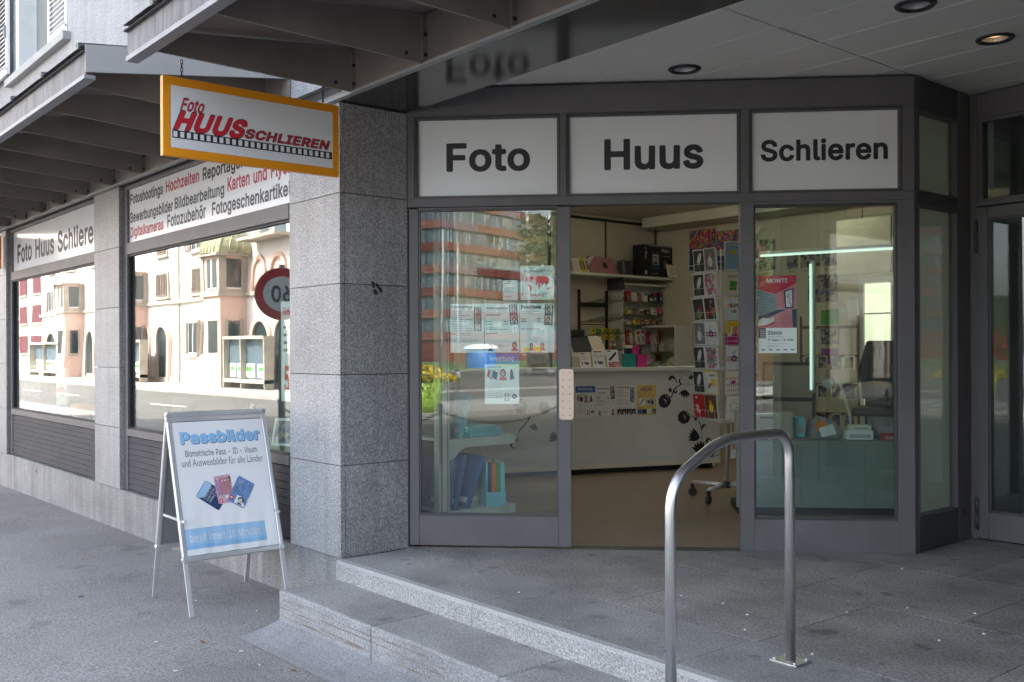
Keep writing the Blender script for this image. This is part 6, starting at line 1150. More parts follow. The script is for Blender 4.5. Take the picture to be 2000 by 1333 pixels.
for k in range(9): m.ball((rnd.uniform(-.04, .04), rnd.uniform(-.04, .04), .03 + .02 * rnd.random()), .02, ['rose', 'paper', 'magenta', 'cyan_box'][k % 4], 8, 5)
m.build('glass_bowl', None, on_counter(1.02, .15), label='glass bowl of wrapped sweets on the counter', cat='bowl')
MB().box(0, .10, 0, .06, 0, .09, 'rose').box(.02, .08, -.003, .0, .03, .06, 'paper').build('small_box', None, on_counter(.90, .12), (0, 0, RC), label='small pink box left of the glass bowl', cat='box')

# wall shelf with big boxes
sh = thing('wall_shelf', 'long grey wall shelf high above the till', 'shelf', (-9.5, 7.4, 2.262), R(90))
box(0, 3.29, -.34, -.002, 0, .035, 'shelf_mint').build('board', sh)
MB().box(.3, .33, -.3, -.002, -.16, -.001, 'grey_dark').box(2.3, 2.33, -.3, -.002, -.16, -.001, 'grey_dark').build('bracket', sh)
zs = 2.298
def onshelf(mb, name, y, d, label, cat, rx=0, ry=0, bev=.004): return mb.build(name, None, (-9.5 + d, y, zs), (rx, ry, R(90)), bev, label, cat)
m = MB().prism([(0, 0), (.52, 0), (.55, .02), (.47, .21), (.43, .235), (.03, .245), (-.04, .20)], -.03, .03, 'rose').rect(.26, .34, .08, .16, 'photo_dark', -.031)
m.quad([(-.035, -.0315, .18), (.05, -.0315, .24), (.12, -.0315, .24), (-.02, -.0315, .10)], 'white_paint')
onshelf(m, 'photo_album', 9.19, .17, 'pink album in clear wrap lying against the wall on the high shelf', 'album', R(-14))
onshelf(MB().box(0, .21, -.04, .04, 0, .215, 'grey_dark').rect(.02, .06, .04, .2, 'grey_mid', -.041), 'grey_box', 9.80, .16, 'dark grey box between the pink album and the black box', 'box', R(-8))
t = thing('black_box', 'big black printed box with a portrait on the high shelf', 'box', (-9.5 + .22, 10.09, zs), R(90))
box(0, .60, -.10, .10, 0, .44, 'black').build('carton', t)
m = MB(); yy = -.1006
m.rect(.16, .34, .10, .35, 'poster_navy', yy); m.rect(.19, .31, .17, .31, 'photo_pale', yy - .0005); m.bust(.25, .175, .125, yy - .001, 'photo_dark')
m.text('Mirage 2', .37, .335, 'white_paint', .18, .07, yy, 0, .35); m.lines(.40, .56, .31, .28, 1, 'ink_grey', yy, 3); m.lines(.42, .50, .24, .12, 4, 'ink_grey', yy, 4); m.lines(.16, .34, .06, .03, 1, 'ink_grey', yy, 5); m.rect(.10, .60, .42, .44, 'grey_mid', yy)
m.build('print', t)
m = MB(); m.text('Mirage 2', 0, 0, 'white_paint', .16, .05, 0, 0, .35, fn=lambda a, b: (.075 - b, yy - .0004, .24 + a)); m.rect(.03, .07, .03, .08, 'white_paint', yy); m.rect(.095, .0965, 0, .44, 'grey_dark', yy); m.build('spine_print', t)
MB().tube([(.24, 0, .44), (.26, 0, .475), (.34, 0, .475), (.36, 0, .44)], .006, 'grey_mid', 6).build('handle', t)
m = MB().box(0, .17, -.01, .01, 0, .19, 'cream_paper').rect(0, .17, .18, .19, 'red', -.011); m.lines(.02, .15, .16, .03, 6, 'ink_grey', -.011, 8)
m.build('leaflet', None, (-9.13, 10.66, zs), (R(-12), 0, R(90)), label='pale leaflet leaning on the black box', cat='leaflet').location.y = 10.55
for k, (y, c) in enumerate(((8.99, 'cream_paper'), (9.05, 'yellow'), (9.11, 'cream_paper'))):
    onshelf(MB().box(0, .03, -.07, .07, 0, .20, c).rect(.003, .027, .04, .16, 'ink_soft', -.071), 'booklet', y, .16, ['white booklet leaning leftmost on the high shelf', 'yellow booklet leaning on the high shelf', 'white booklet touching the pink album on the high shelf'][k], 'booklet', 0, R(-18), 0)
# glass-shelved wall cabinet with small goods
wc = thing('wall_cabinet', 'white wall cabinet with glass shelves of camera accessories', 'cabinet', (-9.5, 9.78, .92), R(90))
m = MB().box(0, .016, -.22, -.01, 0, 1.28, 'white_shop').box(1.064, 1.08, -.22, -.01, 0, 1.28, 'white_shop').box(.0165, 1.0635, -.22, -.01, 1.255, 1.28, 'white_shop').box(.0165, 1.0635, -.22, -.01, 0, .02, 'white_shop').box(.0165, 1.0635, -.0095, -.002, .0205, 1.2545, 'white_shop')
m.build('case', wc)
SZ = [1.95, 1.775, 1.632, 1.355, 1.13]
for z in SZ: box(.017, 1.063, -.215, -.011, z - .926, z - .92, 'glass_shelf').build('glass_shelf', wc)
GOODS = [['cream_paper', 'red', 'paper', 'orange', 'cream_paper', 'black', 'photo_dark', 'navy', 'photo_dark'], ['goods_mix', 'yellow', 'goods_mix', 'orange', 'black', 'paper', 'red', 'paper_blue'],
         ['goods_mix', 'paper', 'yellow', 'goods_mix', 'orange', 'goods_mix', 'brown', 'grey_dark'], ['paper', 'red', 'paper', 'cream_paper', 'paper', 'magenta', 'paper', 'paper', 'red', 'paper_blue'], ['goods_mix', 'rose', 'paper', 'goods_mix']]
HT = [(.10, .17), (.07, .10), (.06, .09), (.17, .23), (.06, .10)]
CN_ = {'cream_paper': 'cream', 'red': 'red', 'paper': 'white', 'orange': 'orange', 'black': 'black', 'photo_dark': 'mottled dark', 'navy': 'navy', 'goods_mix': 'many-coloured', 'yellow': 'yellow', 'paper_blue': 'blue', 'brown': 'brown', 'grey_dark': 'dark grey', 'magenta': 'magenta', 'rose': 'pink'}
ORD = ['first', 'second', 'third', 'fourth', 'fifth', 'sixth', 'seventh', 'eighth', 'ninth', 'tenth', 'eleventh', 'twelfth']
SN = ['top', 'second', 'third', 'fourth', 'lowest']
for r, row in enumerate(GOODS):
    n = len(row); d = 1.02 / n
    for k, c in enumerate(row):
        w = d * rnd.uniform(.62, .92); h = rnd.uniform(*HT[r])
        m = MB().box(0, w, -.02, .02, 0, h, c)
        yy = -.0206
        m.rect(w * .12, w * .88, h * .70, h * .92, rnd.choice(['red', 'white_paint', 'ink_soft', 'magenta']), yy)
        m.rect(w * .2, w * .8, h * .18, h * .55, rnd.choice(['photo_album', 'paper', 'photo_pale', 'ink_grey']), yy)
        m.build('packet', None, (-9.5 + rnd.uniform(.09, .16), 9.80 + k * d + .01, SZ[r] + .0008), (R(-6), 0, R(90 + rnd.uniform(-6, 6))), 0,
                f'small {CN_[c]} packet, {ORD[k]} from the left on the {SN[r]} glass shelf', 'packet', 'goods on the glass shelves')
# black peg rack with hanging packs
pg = thing('peg_rack', 'black wire peg rack with long hooks left of the wall cabinet', 'rack', (-9.44, 9.08, 1.0), R(90))
MB().box(0, .028, -.03, 0, 0, 1.09, 'black').box(.52, .548, -.03, 0, 0, 1.09, 'black').build('post', pg)
hk = MB().tube([(0, 0, 0), (.16, -.26, .07), (.17, -.28, .10), (.20, -.29, .10)], .0045, 'black', 5).mesh('hook')
for z in (.86, .62, .42, .20):
    MB().box(.03, .52, -.024, -.012, z, z + .06 if z == .86 else z + .012, 'black').build('crossbar', pg)
    for k in range(6): link('hook', hk, pg, (.04 + k * .088, -.02, z + .03))
for r, (z, n, cs, word) in enumerate(((1.44, 8, ('yellow', 'green', 'yellow'), 'yellow-green'), (1.25, 5, ('orange', 'green', 'cream_paper'), 'orange'), (1.04, 8, ('red', 'black', 'red'), 'red and black'))):
    for k in range(n):
        m = MB().box(0, .055, -.01, .01, 0, .15, cs[k % 3]).rect(.006, .049, .10, .14, ('green', 'paper', 'red')[r], -.0106).rect(.01, .045, .02, .08, 'goods_mix', -.0106)
        m.build('hanging_pack', None, (-9.30 + .03 * (k % 2), 9.20 + k * (.5 / n), z - .02), (0, 0, R(90 + rnd.uniform(-12, 12))), 0, f'{word} pack, {ORD[k]} from left on the {("upper", "middle", "lower")[r]} hooks', 'packet', 'packs on the peg rack')
# cabinet beyond the counter with gold frames
t = thing('display_cabinet', 'white lit cabinet with gold frames right of the glass shelves', 'cabinet', (-9.42, 10.30, 0), 0)
m = MB(); ringframe(m, 0, .62, .9, 1.62, .02, .02, .02, .03, 0, .36, 'white_shop').box(0, .62, .36, .38, .9, 1.62, 'cream_wall').box(0, .62, 0, .36, 0, .89, 'white_shop'); m.build('case', t)
box(.021, .599, .01, .35, 1.25, 1.257, 'glass_shelf').build('glass_shelf', t)
for k, (x, z, w, h) in enumerate(((.06, .925, .09, .12), (.19, .925, .10, .16), (.06, 1.258, .11, .15), (.22, 1.258, .09, .12), (.38, 1.258, .14, .18))):
    m = MB(); ringframe(m, 0, w, 0, h, .012, .012, .012, .012, 0, .012, 'copper_plate').box(.012, w - .012, .004, .010, .012, h - .012, 'photo_pale')
    m.build('picture_frame', None, (-9.42 + x, 10.42, z), (R(-10), 0, 0), 0, f'small gold picture frame, {ORD[k]} in the white lit cabinet', 'picture frame', 'gold frames in the lit cabinet')
m = MB().prism([(0, 0), (.22, 0), (.22, .15)] + arc(.11, .15, .11, 0, 180, 8) + [(0, .15)], 0, .03, 'cream_paper')
m.lines(.03, .19, .17, .03, 5, 'ink_grey', -.001, 5); m.build('card_display', None, (-9.02, 10.38, .925), label='round-topped cream card display in the lit cabinet', cat='display')
# wall posters: balloons, price board
def wall_poster(name, label, x0, x1, z0, z1, mt, under=None, y=10.69, cat='poster', group=None):
    m = MB().box(x0, x1, y - .004, y, z0, z1, mt)
    if under: m.rect(x0, x1, z0, z0 + (z1 - z0) * .42, under, y - .0048)
    return m.build(name, None, (0, 0, 0), label=label, cat=cat, group=group)
for k, (x0, x1, z0, z1) in enumerate(((-8.86, -8.41, 2.38, 2.93), (-8.39, -7.90, 2.36, 2.88))):
    m = MB().box(0, x1 - x0, -.004, 0, 0, z1 - z0, 'poster_navy')
    W, H = x1 - x0, z1 - z0
    m.quad([(W * .12, -.0048, H * .42), (W * .3, -.0048, H * .26), (W * .6, -.0048, H * .22), (W * .85, -.0048, H * .40), (W * .99, -.0048, H * .55), (W * .99, -.0048, H * .99), (W * .01, -.0048, H * .99), (W * .01, -.0048, H * .6)], 'balloons')
    m.build('canvas_print', None, (x0, 10.685, z0), label=['canvas print of coloured balloons, the left of two on the back wall', 'canvas print of coloured balloons, the right of two on the back wall'][k], cat='picture')
PB = thing('price_board', 'row board of sample photos with prices on the back wall', 'board', (0, 10.69, 0))
xs = [-8.05, -7.70, -7.28, -7.08, -6.92, -6.78, -6.65]
for k, x in enumerate(xs):
    w = .30 if k == 0 else .24 if k == 1 else .15 if k < 4 else .11
    h = .50 if k == 0 else .40 if k == 1 else .20 if k < 4 else .16
    m = MB().box(x, x + w, -.01, 0, 2.30, 2.30 + h, 'photo_album'); m.build('sample_photo', PB)
    MB().text(['40x60', '30x40', '20x30', '18x24', '13x18', '10x15', '9x13'][k], x + w * .2, 2.25, 'ink', w * .5, .025, -.004).build('lettering', PB)
for k, (label, x0, x1, z0, z1, mt) in enumerate((('large landscape sample picture behind the upright tube', -6.98, -6.58, 1.86, 2.20, 'photo_album'), ('small green sample picture on the back wall', -6.80, -6.56, 1.58, 1.76, 'green'),
        ('small brown sample picture on the back wall', -6.80, -6.56, 1.34, 1.53, 'photo_album'), ('small violet sample picture lowest on the back wall', -6.80, -6.56, 1.10, 1.29, 'purple'))):
    wall_poster('sample_picture', label, x0, x1, z0, z1, mt, cat='picture')
wall_poster('blank_card', 'blank white card hung on the wall near the back door', -6.42, -6.28, 1.62, 1.88, 'paper', y=10.66, cat='card')
# back door; its pane glows by itself to look bright
t = thing('back_door', 'bright glazed back door seen through the right window', 'door', (-6.26, 10.64, 0))
ringframe(MB(), 0, .46, .0, 2.12, .06, .06, .5, .06, 0, .05, 'white_paint').build('frame', t)
for k in range(4): MB().box(.061, .399, .01, .03, .52 + k * .39, .535 + k * .39, 'black').build('glazing_bar', t)
box(.061, .399, .032, .036, .51, 2.05, 'pane_glow').build('pane', t)
t = thing('hanging_board', 'pale board hanging from the ceiling behind the right window', 'board', (-5.85, 9.5, 2.08))
box(0, .62, 0, .03, 0, .58, 'cream_paper').build('panel', t)
MB().tube([(.30, .01, .58), (.30, .01, 1.0)], .004, 'grey_dark', 5).build('chain', t)
# low counter inside the right window
lc = thing('low_counter', 'low grey-green counter just inside the right window', 'counter', D(2.30, 1.40), D45)
for k in range(3): box(k * .484 + .001, (k + 1) * .484 - .001, 0, .03, .06, .545, 'counter_teal').build('front_panel', lc)
box(-.02, 1.47, -.02, .62, .546, .575, 'counter_teal').build('worktop', lc)
box(.02, 1.43, .05, .5, 0, .059, 'black').build('plinth', lc)
def onlow(x, y): return D(2.30 + x, 1.40 + y, .576)
t = thing('drawer_unit', 'wooden drawer unit on the low counter', 'drawers', onlow(.05, .20), D45)
box(0, .42, 0, .3, 0, .20, 'beige_plastic').build('case', t)
for k in range(2):
    dd = box(.015, .405, -.012, 0, .012 + k * .094, .095 + k * .094, 'stone_trim').build('drawer', t)
    MB().box(.16, .26, -.02, -.012, .065 + k * .094, .078 + k * .094, 'grey_dark').build('handle', dd)
m = MB().prism([(0, 0), (.20, 0), (.24, .06), (.19, .14), (.10, .17), (.02, .12)], 0, .22, 'grey_mid').disc(.08, .10, .05, .045, 'orange', -.001, 14).quad([(.09, -.002, .01), (.20, -.002, .04), (.17, -.002, .12), (.06, -.002, .08)], 'paper')
m.build('gift_bag', None, onlow(.60, .18), (0, 0, D45), .006, 'crumpled grey bag with an orange sticker on the low counter', 'bag')
t = thing('photo_kiosk', 'pale photo terminal with a sloping screen at the back of the shop', 'terminal', (-5.35, 9.2, 0), R(10))
box(0, .9, 0, .5, 0, 1.05, 'grey_dark').build('cabinet', t)
MB().prism([(0, 1.051), (.5, 1.051), (.5, 1.12), (0, 1.10)], 0, .9, 'paper', 'x').build('worktop', t)
MB().rect(.0, .9, 1.07, 1.076, 'red', -.001).build('stripe', t)
MB().prism([(.2, 1.12), (.26, 1.12), (.34, 1.5), (.30, 1.52)], .45, .85, 'black_plastic', 'x').build('screen', t)
t = thing('dark_cabinet', 'tall dark cabinet at the left of the right window', 'cabinet', (-5.95, 8.3, 0), R(30))
MB().box(0, .5, .02, .4, 0, 1.15, 'grey_dark').build('case', t)
for k in range(3): box(.02, .48, 0, .019, .08 + k * .36, .40 + k * .36, 'beige_plastic').build('drawer', t)
t = thing('bin', 'dark waste bin behind the card rack', 'bin', (-5.0, 7.35, 0))
MB().lathe([(.0, 0), (.12, 0), (.16, .5), (.155, .5), (.11, .01), (0, .01)], 'black_plastic', 18).build('body', t)
MB().ball((0, 0, .5), .12, 'paper', 10, 6, (1, 1, .4)).build('crumpled_paper', t)
m = MB().box(0, .20, 0, .004, 0, .55, 'paper').rect(.01, .19, .08, .36, 'skin', -.001); m.bust(.10, .14, .22, -.002, 'photo_dark')
m.build('photo_banner', None, (-5.62, 7.35, .28), (0, 0, R(50)), 0, 'hanging photo strip of a portrait under the card rack', 'banner')

# shelf unit behind the sliding door glass
su = thing('shelf_unit', 'pale green steel shelf unit behind the door glass', 'shelf', (-5.6, 4.06, 0))
m = MB()
for x in (0, -1.0): m.box(x - .03, x + .03, -.045, .045, 0, 2.45, 'shelf_mint')
m.build('post', su)
MB().box(.031, .036, -.03, -.022, .02, 2.4, 'grey_mid').box(.031, .036, .022, .03, .02, 2.4, 'grey_mid').build('post_slot', su)
for z in (.09, .60):
    box(-1.0, .0, .05, .66, z + .03, z + .05, 'shelf_mint').build('shelf_board', su)
    for x in (.002, -1.0): MB().prism([(.046, z - .09), (.10, z - .08), (.16, z - .03), (.20, z - .01), (.66, z - .012), (.665, z + .03), (.66, z + .052), (.046, z + .052)], x, x + .014, 'shelf_mint', 'x').build('bracket', su)
def bookbox(label, x, y, z, w, d, h, c, ry=0, rx=0, name='book_box'): return MB().box(-w, 0, 0, d, 0, h, c).rect(-w * .9, -w * .1, h * .1, h * .2, 'paper', -.0005).build(name, None, (x, y, z), (rx, ry, 0), .002, label, 'book')
bookbox('turquoise album leaning on the upper shelf behind the door', -5.66, 4.26, .653, .3, .035, .33, 'cyan_box', 0, R(-17))
bookbox('turquoise album lying lowest on the upper shelf', -5.62, 4.33, .653, .3, .30, .035, 'cyan_box', 0, 0)
bookbox('turquoise album lying on top of another on the upper shelf', -5.62, 4.30, .690, .3, .31, .035, 'cyan_box', R(0))
for k, (y, a) in enumerate(((4.13, -10), (4.19, -13), (4.30, -22))):
    bookbox(['blue binder nearest the post on the lower shelf', 'blue binder leaning in the middle on the lower shelf', 'blue binder leaning furthest from the post on the lower shelf'][k], -5.63, y, .142, .25, .03, .40, 'binder_blue', 0, R(-a * -1), 'binder')
t = thing('magazine_holder', 'turquoise magazine holder with coloured folders on the lower shelf', 'holder', (-5.605, 4.46, .142), R(68))
MB().box(0, .15, 0, .22, 0, .10, 'cyan_box').box(0, .012, 0.0, .22, .1005, .32, 'cyan_box').box(0.012, .15, .20, .22, .1005, .32, 'photo_pale').build('case', t)
for k, c in enumerate(('poster_navy', 'orange', 'green', 'cyan_box')): box(.014 + k * .034, .045 + k * .034, .01, .19, .101, .31, c).build('folder', t)

# more goods behind the right window
for k, (x, y, w, d, h, c, lab) in enumerate(((.02, .05, .22, .12, .05, 'grey_dark', 'flat dark box at the left end of the low counter'), (.86, .10, .20, .16, .07, 'paper', 'stack of white paper on the low counter'), (.90, .12, .15, .12, .04, 'cream_paper', 'cream pad lying on the stack of white paper'),
        (1.10, .22, .24, .2, .16, 'grey_mid', 'grey printer on the low counter'), (1.12, .05, .16, .10, .05, 'red', 'red paper box before the grey printer'), (.50, .30, .08, .08, .16, 'cyan_box', 'small turquoise box behind the crumpled bag'), (1.36, .1, .07, .2, .24, 'navy', 'upright navy folder at the right end of the low counter'))):
    z = .576 + (.0705 if 'pad' in lab else 0)
    p = D(2.30 + x, 1.40 + y, z)
    m = MB().box(0, w, 0, d, 0, h, c).rect(w * .1, w * .9, h * .2, h * .6, 'ink_line', -.0006)
    m.build('counter_item' if 'printer' not in lab else 'printer', None, p, (0, 0, D45), .002, lab, 'box' if 'printer' not in lab else 'printer')
t = thing('desk_lamp', 'thin white desk lamp bending over the crumpled bag', 'lamp', D(2.30 + .98, 1.40 + .42, .576), D45)
MB().tube([(0, 0, 0), (-.02, 0, .18), (-.09, 0, .42), (-.16, -.02, .46)], .010, 'white_paint', 8).build('arm', t)
MB().lathe([(.07, 0), (.07, .015), (0, .02)], 'white_paint', 14).build('base', t)
MB().cyl((-.16, -.02, .46), (-.21, -.05, .42), .022, 'white_paint', 12, .045).build('shade', t)
t = thing('swivel_chair', 'black swivel chair before the bright back door', 'chair', (-4.86, 8.75, 0), R(20))
MB().prism([(-.22, .80), (.22, .80), (.25, 1.1), (.18, 1.36), (-.18, 1.36), (-.25, 1.1)], -.04, .04, 'black').build('backrest', t, bevel=.02)
MB().box(-.24, .24, -.45, .0, .66, .74, 'black_plastic').build('seat', t, bevel=.02)
MB().cyl((0, -.2, .1), (0, -.2, .66), .03, 'grey_dark', 10).build('post', t)
for k in range(5): MB().cyl((0, -.2, .10), (.28 * math.cos(k * 1.257), -.2 + .28 * math.sin(k * 1.257), .04), .018, 'grey_dark', 8).build('leg', t)
t = thing('photo_rack', 'dark rack of hanging frames at the left of the right window', 'rack', (-6.35, 9.6, 0), R(20))
for k in range(4):
    MB().box(0, .6, -.01, .01, .55 + k * .32, .58 + k * .32, 'brown').build('rail', t)
MB().box(-.02, 0, -.015, .015, 0, 1.65, 'brown').box(.6, .62, -.015, .015, 0, 1.65, 'brown').build('post', t)
for r in range(3):
    for k in range(4):
        o = MB(); ringframe(o, 0, .11, 0, .15, .012, .012, .012, .012, -.03, -.012, ['copper_plate', 'black', 'white_paint'][(r + k) % 3]).rect(.012, .098, .012, .138, 'photo_album', -.02)
        q = Matrix.Rotation(R(20), 4, 'Z') @ Vector((.03 + k * .145, -.012, .40 + r * .32 + .02))
        o.build('picture_frame', None, (q.x - 6.35, q.y + 9.6, q.z), (0, 0, R(20)), 0, f'small frame hanging in the {["lowest", "middle", "top"][r]} row of the dark rack, {ORD[k]} from the left', 'picture frame', 'frames on the dark rack')
# socket lids let into the floor behind the door glass
MB().lathe([(.0, .002), (.07, .002), (.075, 0)], 'alu', 20).build('floor_socket', None, (-6.55, 5.05, -.003), label='round metal socket lid let into the shop floor behind the door glass', cat='floor socket')

# ------------------------------------------------------------------ glazed sign boards over the street windows
def banner(x0, x1, label, texts):
    t = thing('sign_banner', label, 'sign', (x0, YF + .045, 2.293), 0, 'printed boards over the street windows')
    L = x1 - x0
    box(0, L, .024, .04, .0, .496, 'white_board').build('board', t)
    for s, a, b, z, h, c, bd in texts:
        MB().text(s, a - x0, z - 2.293, c, b - a, h, .0225, bd).build('lettering', t)
banner(-9.311, -6.094, 'white board listing photo services in black, grey and red above the nearer street window', [
    ('Fotoshootings', -9.285, -8.47, 2.622, .125, 'ink', .02), ('Hochzeiten', -8.40, -7.68, 2.650, .105, 'text_red', .012), ('Reportagen', -7.61, -6.83, 2.622, .13, 'ink', .012),
    ('Bewerbungsbilder', -9.285, -8.24, 2.452, .125, 'ink', .02), ('Bildbearbeitung', -8.20, -7.20, 2.460, .125, 'ink_soft', .015), ('Karten und Flyer', -7.14, -6.11, 2.475, .135, 'text_red', .02),
    ('Digitalkameras', -9.285, -8.46, 2.315, .125, 'text_red', .015), ('Fotozubehör', -8.37, -7.55, 2.345, .115, 'ink_soft', .012), ('Fotogeschenkartikel', -7.43, -6.11, 2.320, .135, 'ink_soft', .012)])
banner(-13.559, -10.218, 'white board reading Foto Huus Schlieren above the farther street window', [('Foto Huus Schlieren', -13.37, -10.19, 2.385, .245, 'ink', .012)])
banner(-17.8, -14.45, 'white board above the farthest street window, only its edge in view', [])
t = thing('hanging_sign', 'small orange and white sign at the far left edge beyond the last window', 'sign', (-13.80, 2.53, 2.345), R(90))
MB().box(0, .55, 0, .03, 0, .42, 'sign_orange').rect(.05, .5, .05, .37, 'white_panel', -.001).build('board', t)
MB().tube([(.1, .015, .42), (.1, .015, .50)], .005, 'black', 5).tube([(.45, .015, .42), (.45, .015, .48)], .005, 'black', 5).build('chain', t)

# goods lying in the window displays
def disp(mb, name, x, y, label, cat, rz=0, rx=0): return mb.build(name, None, (x, y, .5305), (rx, 0, R(rz)), 0, label, cat)
def frm(w, h, c, im):
    m = MB(); ringframe(m, -w / 2, w / 2, 0, h, .02, .02, .02, .02, 0, .015, c).rect(-w / 2 + .02, w / 2 - .02, .02, h - .02, im, .006); return m
disp(frm(.30, .22, 'white_paint', 'photo_album'), 'picture_frame', -7.1, 3.62, 'white landscape picture frame standing in the nearer window', 'picture frame', 20, R(-12))
disp(frm(.22, .34, 'brown', 'photo_pale'), 'picture_frame', -7.9, 3.60, 'brown upright picture frame tilted in the nearer window', 'picture frame', -15, R(-20))
disp(frm(.20, .28, 'paper', 'photo_flower'), 'picture_frame', -6.35, 3.50, 'small white picture frame beside the dark figurine', 'picture frame', 30, R(-12))
disp(MB().box(-.16, .16, -.1, .1, 0, .05, 'cream_paper').box(-.15, .15, -.09, .09, .05, .08, 'yellow'), 'album_stack', -7.45, 3.45, 'two stacked albums lying on the turf of the nearer window', 'albums', 25)
disp(MB().prism([(-.14, 0), (.14, 0), (.0, .22)], -.1, .1, 'brown', 'y'), 'table_tent', -8.3, 3.65, 'brown tent-shaped display card in the nearer window', 'card', 40)
m = MB().lathe([(0, 0), (.13, 0), (.11, .05), (.06, .09), (.05, .16), (.07, .22), (.05, .30), (.02, .33)], 'brown', 14).ball((0, 0, .37), .05, 'brown', 10, 6).tube([(.05, 0, .26), (.14, .02, .30), (.17, .02, .38)], .018, 'brown', 6)
disp(m, 'figurine', -6.22, 3.32, 'dark carved figurine on the turf at the right end of the nearer window', 'figurine')
m = MB().box(0, .42, 0, .004, 0, .72, 'paper')
m.text('RAHMEN AKTION', .03, .62, 'text_red', .36, .06, -.001, .02).lines(.04, .38, .56, .34, 4, 'ink_soft', -.001, 91); m.text('50%', .05, .06, 'sign_red', .32, .20, -.001, .03)
m.build('sale_poster', None, (-6.53, 3.30, .92), label='white sale poster with red print hanging in the nearer window', cat='poster')
disp(MB().lathe([(0, 0), (.10, 0), (.13, .16), (.12, .165), (.10, .17), (0, .17)], 'orange', 14), 'gift_tin', -11.6, 3.42, 'round orange tin in the farther window', 'tin')
disp(frm(.34, .46, 'grey_mid', 'photo_pale'), 'picture_frame', -10.9, 3.62, 'large grey picture frame leaning in the farther window', 'picture frame', 15, R(-15))
disp(frm(.28, .22, 'white_paint', 'photo_flower'), 'picture_frame', -11.2, 3.40, 'white landscape picture frame in the farther window', 'picture frame', -20, R(-20))
disp(MB().ball((0, 0, .06), .14, 'binder_blue', 12, 6, (1.3, 1, .45)), 'cushion', -12.4, 3.42, 'blue cushion lying in the farther window', 'cushion')
disp(MB().box(-.1, .1, -.02, .02, 0, .55, 'white_paint').disc(0, .40, .06, .08, 'skin', -.021).disc(0, .25, .09, .06, 'pink_cloth', -.021), 'cutout', -13.1, 3.62, 'tall white portrait stand at the far end of the farther window', 'stand', 20)

# ------------------------------------------------------------------ orange hanging sign
HS = thing('hanging_sign', 'orange framed hanging sign reading Foto Huus Schlieren in red over a film strip', 'sign', (-5.134, 1.914, 2.313), R(90))
W, H = 1.052, .422
m = MB(); ringframe(m, 0, W, 0, H, .042, .042, .046, .046, -.018, .018, 'sign_orange'); m.build('frame', HS, bevel=.002)
box(.0425, W - .0425, -.0175, .0175, .0465, H - .0465, 'white_panel').build('board', HS)
yy = -.0185
def outlined(s, x, z, w, h, bold, shear, grow, nm='lettering'):
    a = MB().text(s, x - grow, z - grow, 'ink', w + 2 * grow, h + 2 * grow, yy, bold + .03, shear)
    a.build('lettering_outline', HS)
    MB().text(s, x, z, 'sign_red', w, h, yy - .0006, bold, shear).build('lettering', HS)
outlined('Foto', .095, .250, .128, .066, .005, .45, .003)
outlined('HUUS', .058, .141, .412, .108, .040, .40, .0045)
outlined('SCHLIEREN', .458, .150, .533, .054, .026, .25, .002)
m = MB()
m.rect(.05, 1.004, .098, .140, 'ink', yy)
n = 26
for i in range(n):
    x = .056 + i * (.944 / n)
    m.rect(x, x + .0215, .104, .134, 'white_panel', yy - .0006)
m.build('film_strip', HS)
def chain(par, x, z0, z1):
    n = max(2, int(round((z1 - z0) / .022)))
    lk = MB().tube([(.006 * math.cos(t), 0, .014 * math.sin(t)) for t in [2 * math.pi * k / 10 for k in range(10)]], .0024, 'black', 5, closed=True).mesh('chain_link')
    c = thing('chain', None, None); c.parent = par; c.location = (x, 0, 0)
    for i in range(n):
        link('chain_link', lk, c, (0, 0, z0 + (i + .5) * (z1 - z0) / n), (0, 0, R(90) * (i % 2)))
chain(HS, .109, H - .005, .522); chain(HS, .955, H - .005, .522)

# ------------------------------------------------------------------ A-board
AW, AS, AH, AK = .685, .665, 1.206, .40
AB = thing('a_board', 'aluminium A-board pavement sign advertising Passbilder', 'pavement sign', (-5.883, 2.35, ground_z(-5.9)), R(89))
Ls = math.hypot(AH, AK)
def leaf(y0, ang, side, full):
    f = thing('front_panel' if full else 'rear_panel', None, None); f.parent = AB; f.location = (0, y0, 0); f.rotation_euler = (ang, 0, 0)
    for x in (.004, AW - .034):
        MB().box(x, x + .03, -.006, .006, 0, Ls - .01, 'alu_satin').build('leg', f, bevel=.002)
    z0, z1 = .335, Ls
    s = side
    m = MB()
    pr = [(-.017, 0), (-.017 * .5, s * .012), (.017 * .6, s * .012), (.018, s * .004), (.018, 0)]
    m.box(.001, .034, -.0135, .0135, z0 + .03, z1 - .03, 'alu'); m.box(AW - .034, AW - .001, -.0135, .0135, z0 + .03, z1 - .03, 'alu')
    m.box(.03, AW - .03, -.013, .013, z0, z0 + .034, 'alu'); m.box(.03, AW - .03, -.013, .013, z1 - .034, z1, 'alu')
    m.build('frame', f, bevel=.008)
    for x in (.019, AW - .019):
        for z in (z0 + .017, z1 - .017): MB().cyl((x, -.0145, z), (x, .0145, z), .0205, 'alu', 14).build('corner_cap', f, bevel=.003)
    return f, z0, z1
F1, z0, z1 = leaf(0, -math.atan2(AK, AH), -1, True)
F2, _, _ = leaf(AS, math.atan2(AS - AK, AH), 1, False)
box(.03, AW - .03, -.002, .002, z0 + .03, z1 - .03, 'grey_mid').build('back_sheet', F2)
box(.03, AW - .03, .002, .006, z0 + .03, z1 - .03, 'grey_mid').build('back_sheet', F1)
MB().box(.02, .03, .12, .50, .56, .575, 'alu_satin').box(AW - .03, AW - .02, .12, .50, .56, .575, 'alu_satin').build('stay', AB)
PX0, PX1, PZ0, PZ1 = .035, AW - .035, z0 + .036, z1 - .036
pw, ph = PX1 - PX0, PZ1 - PZ0
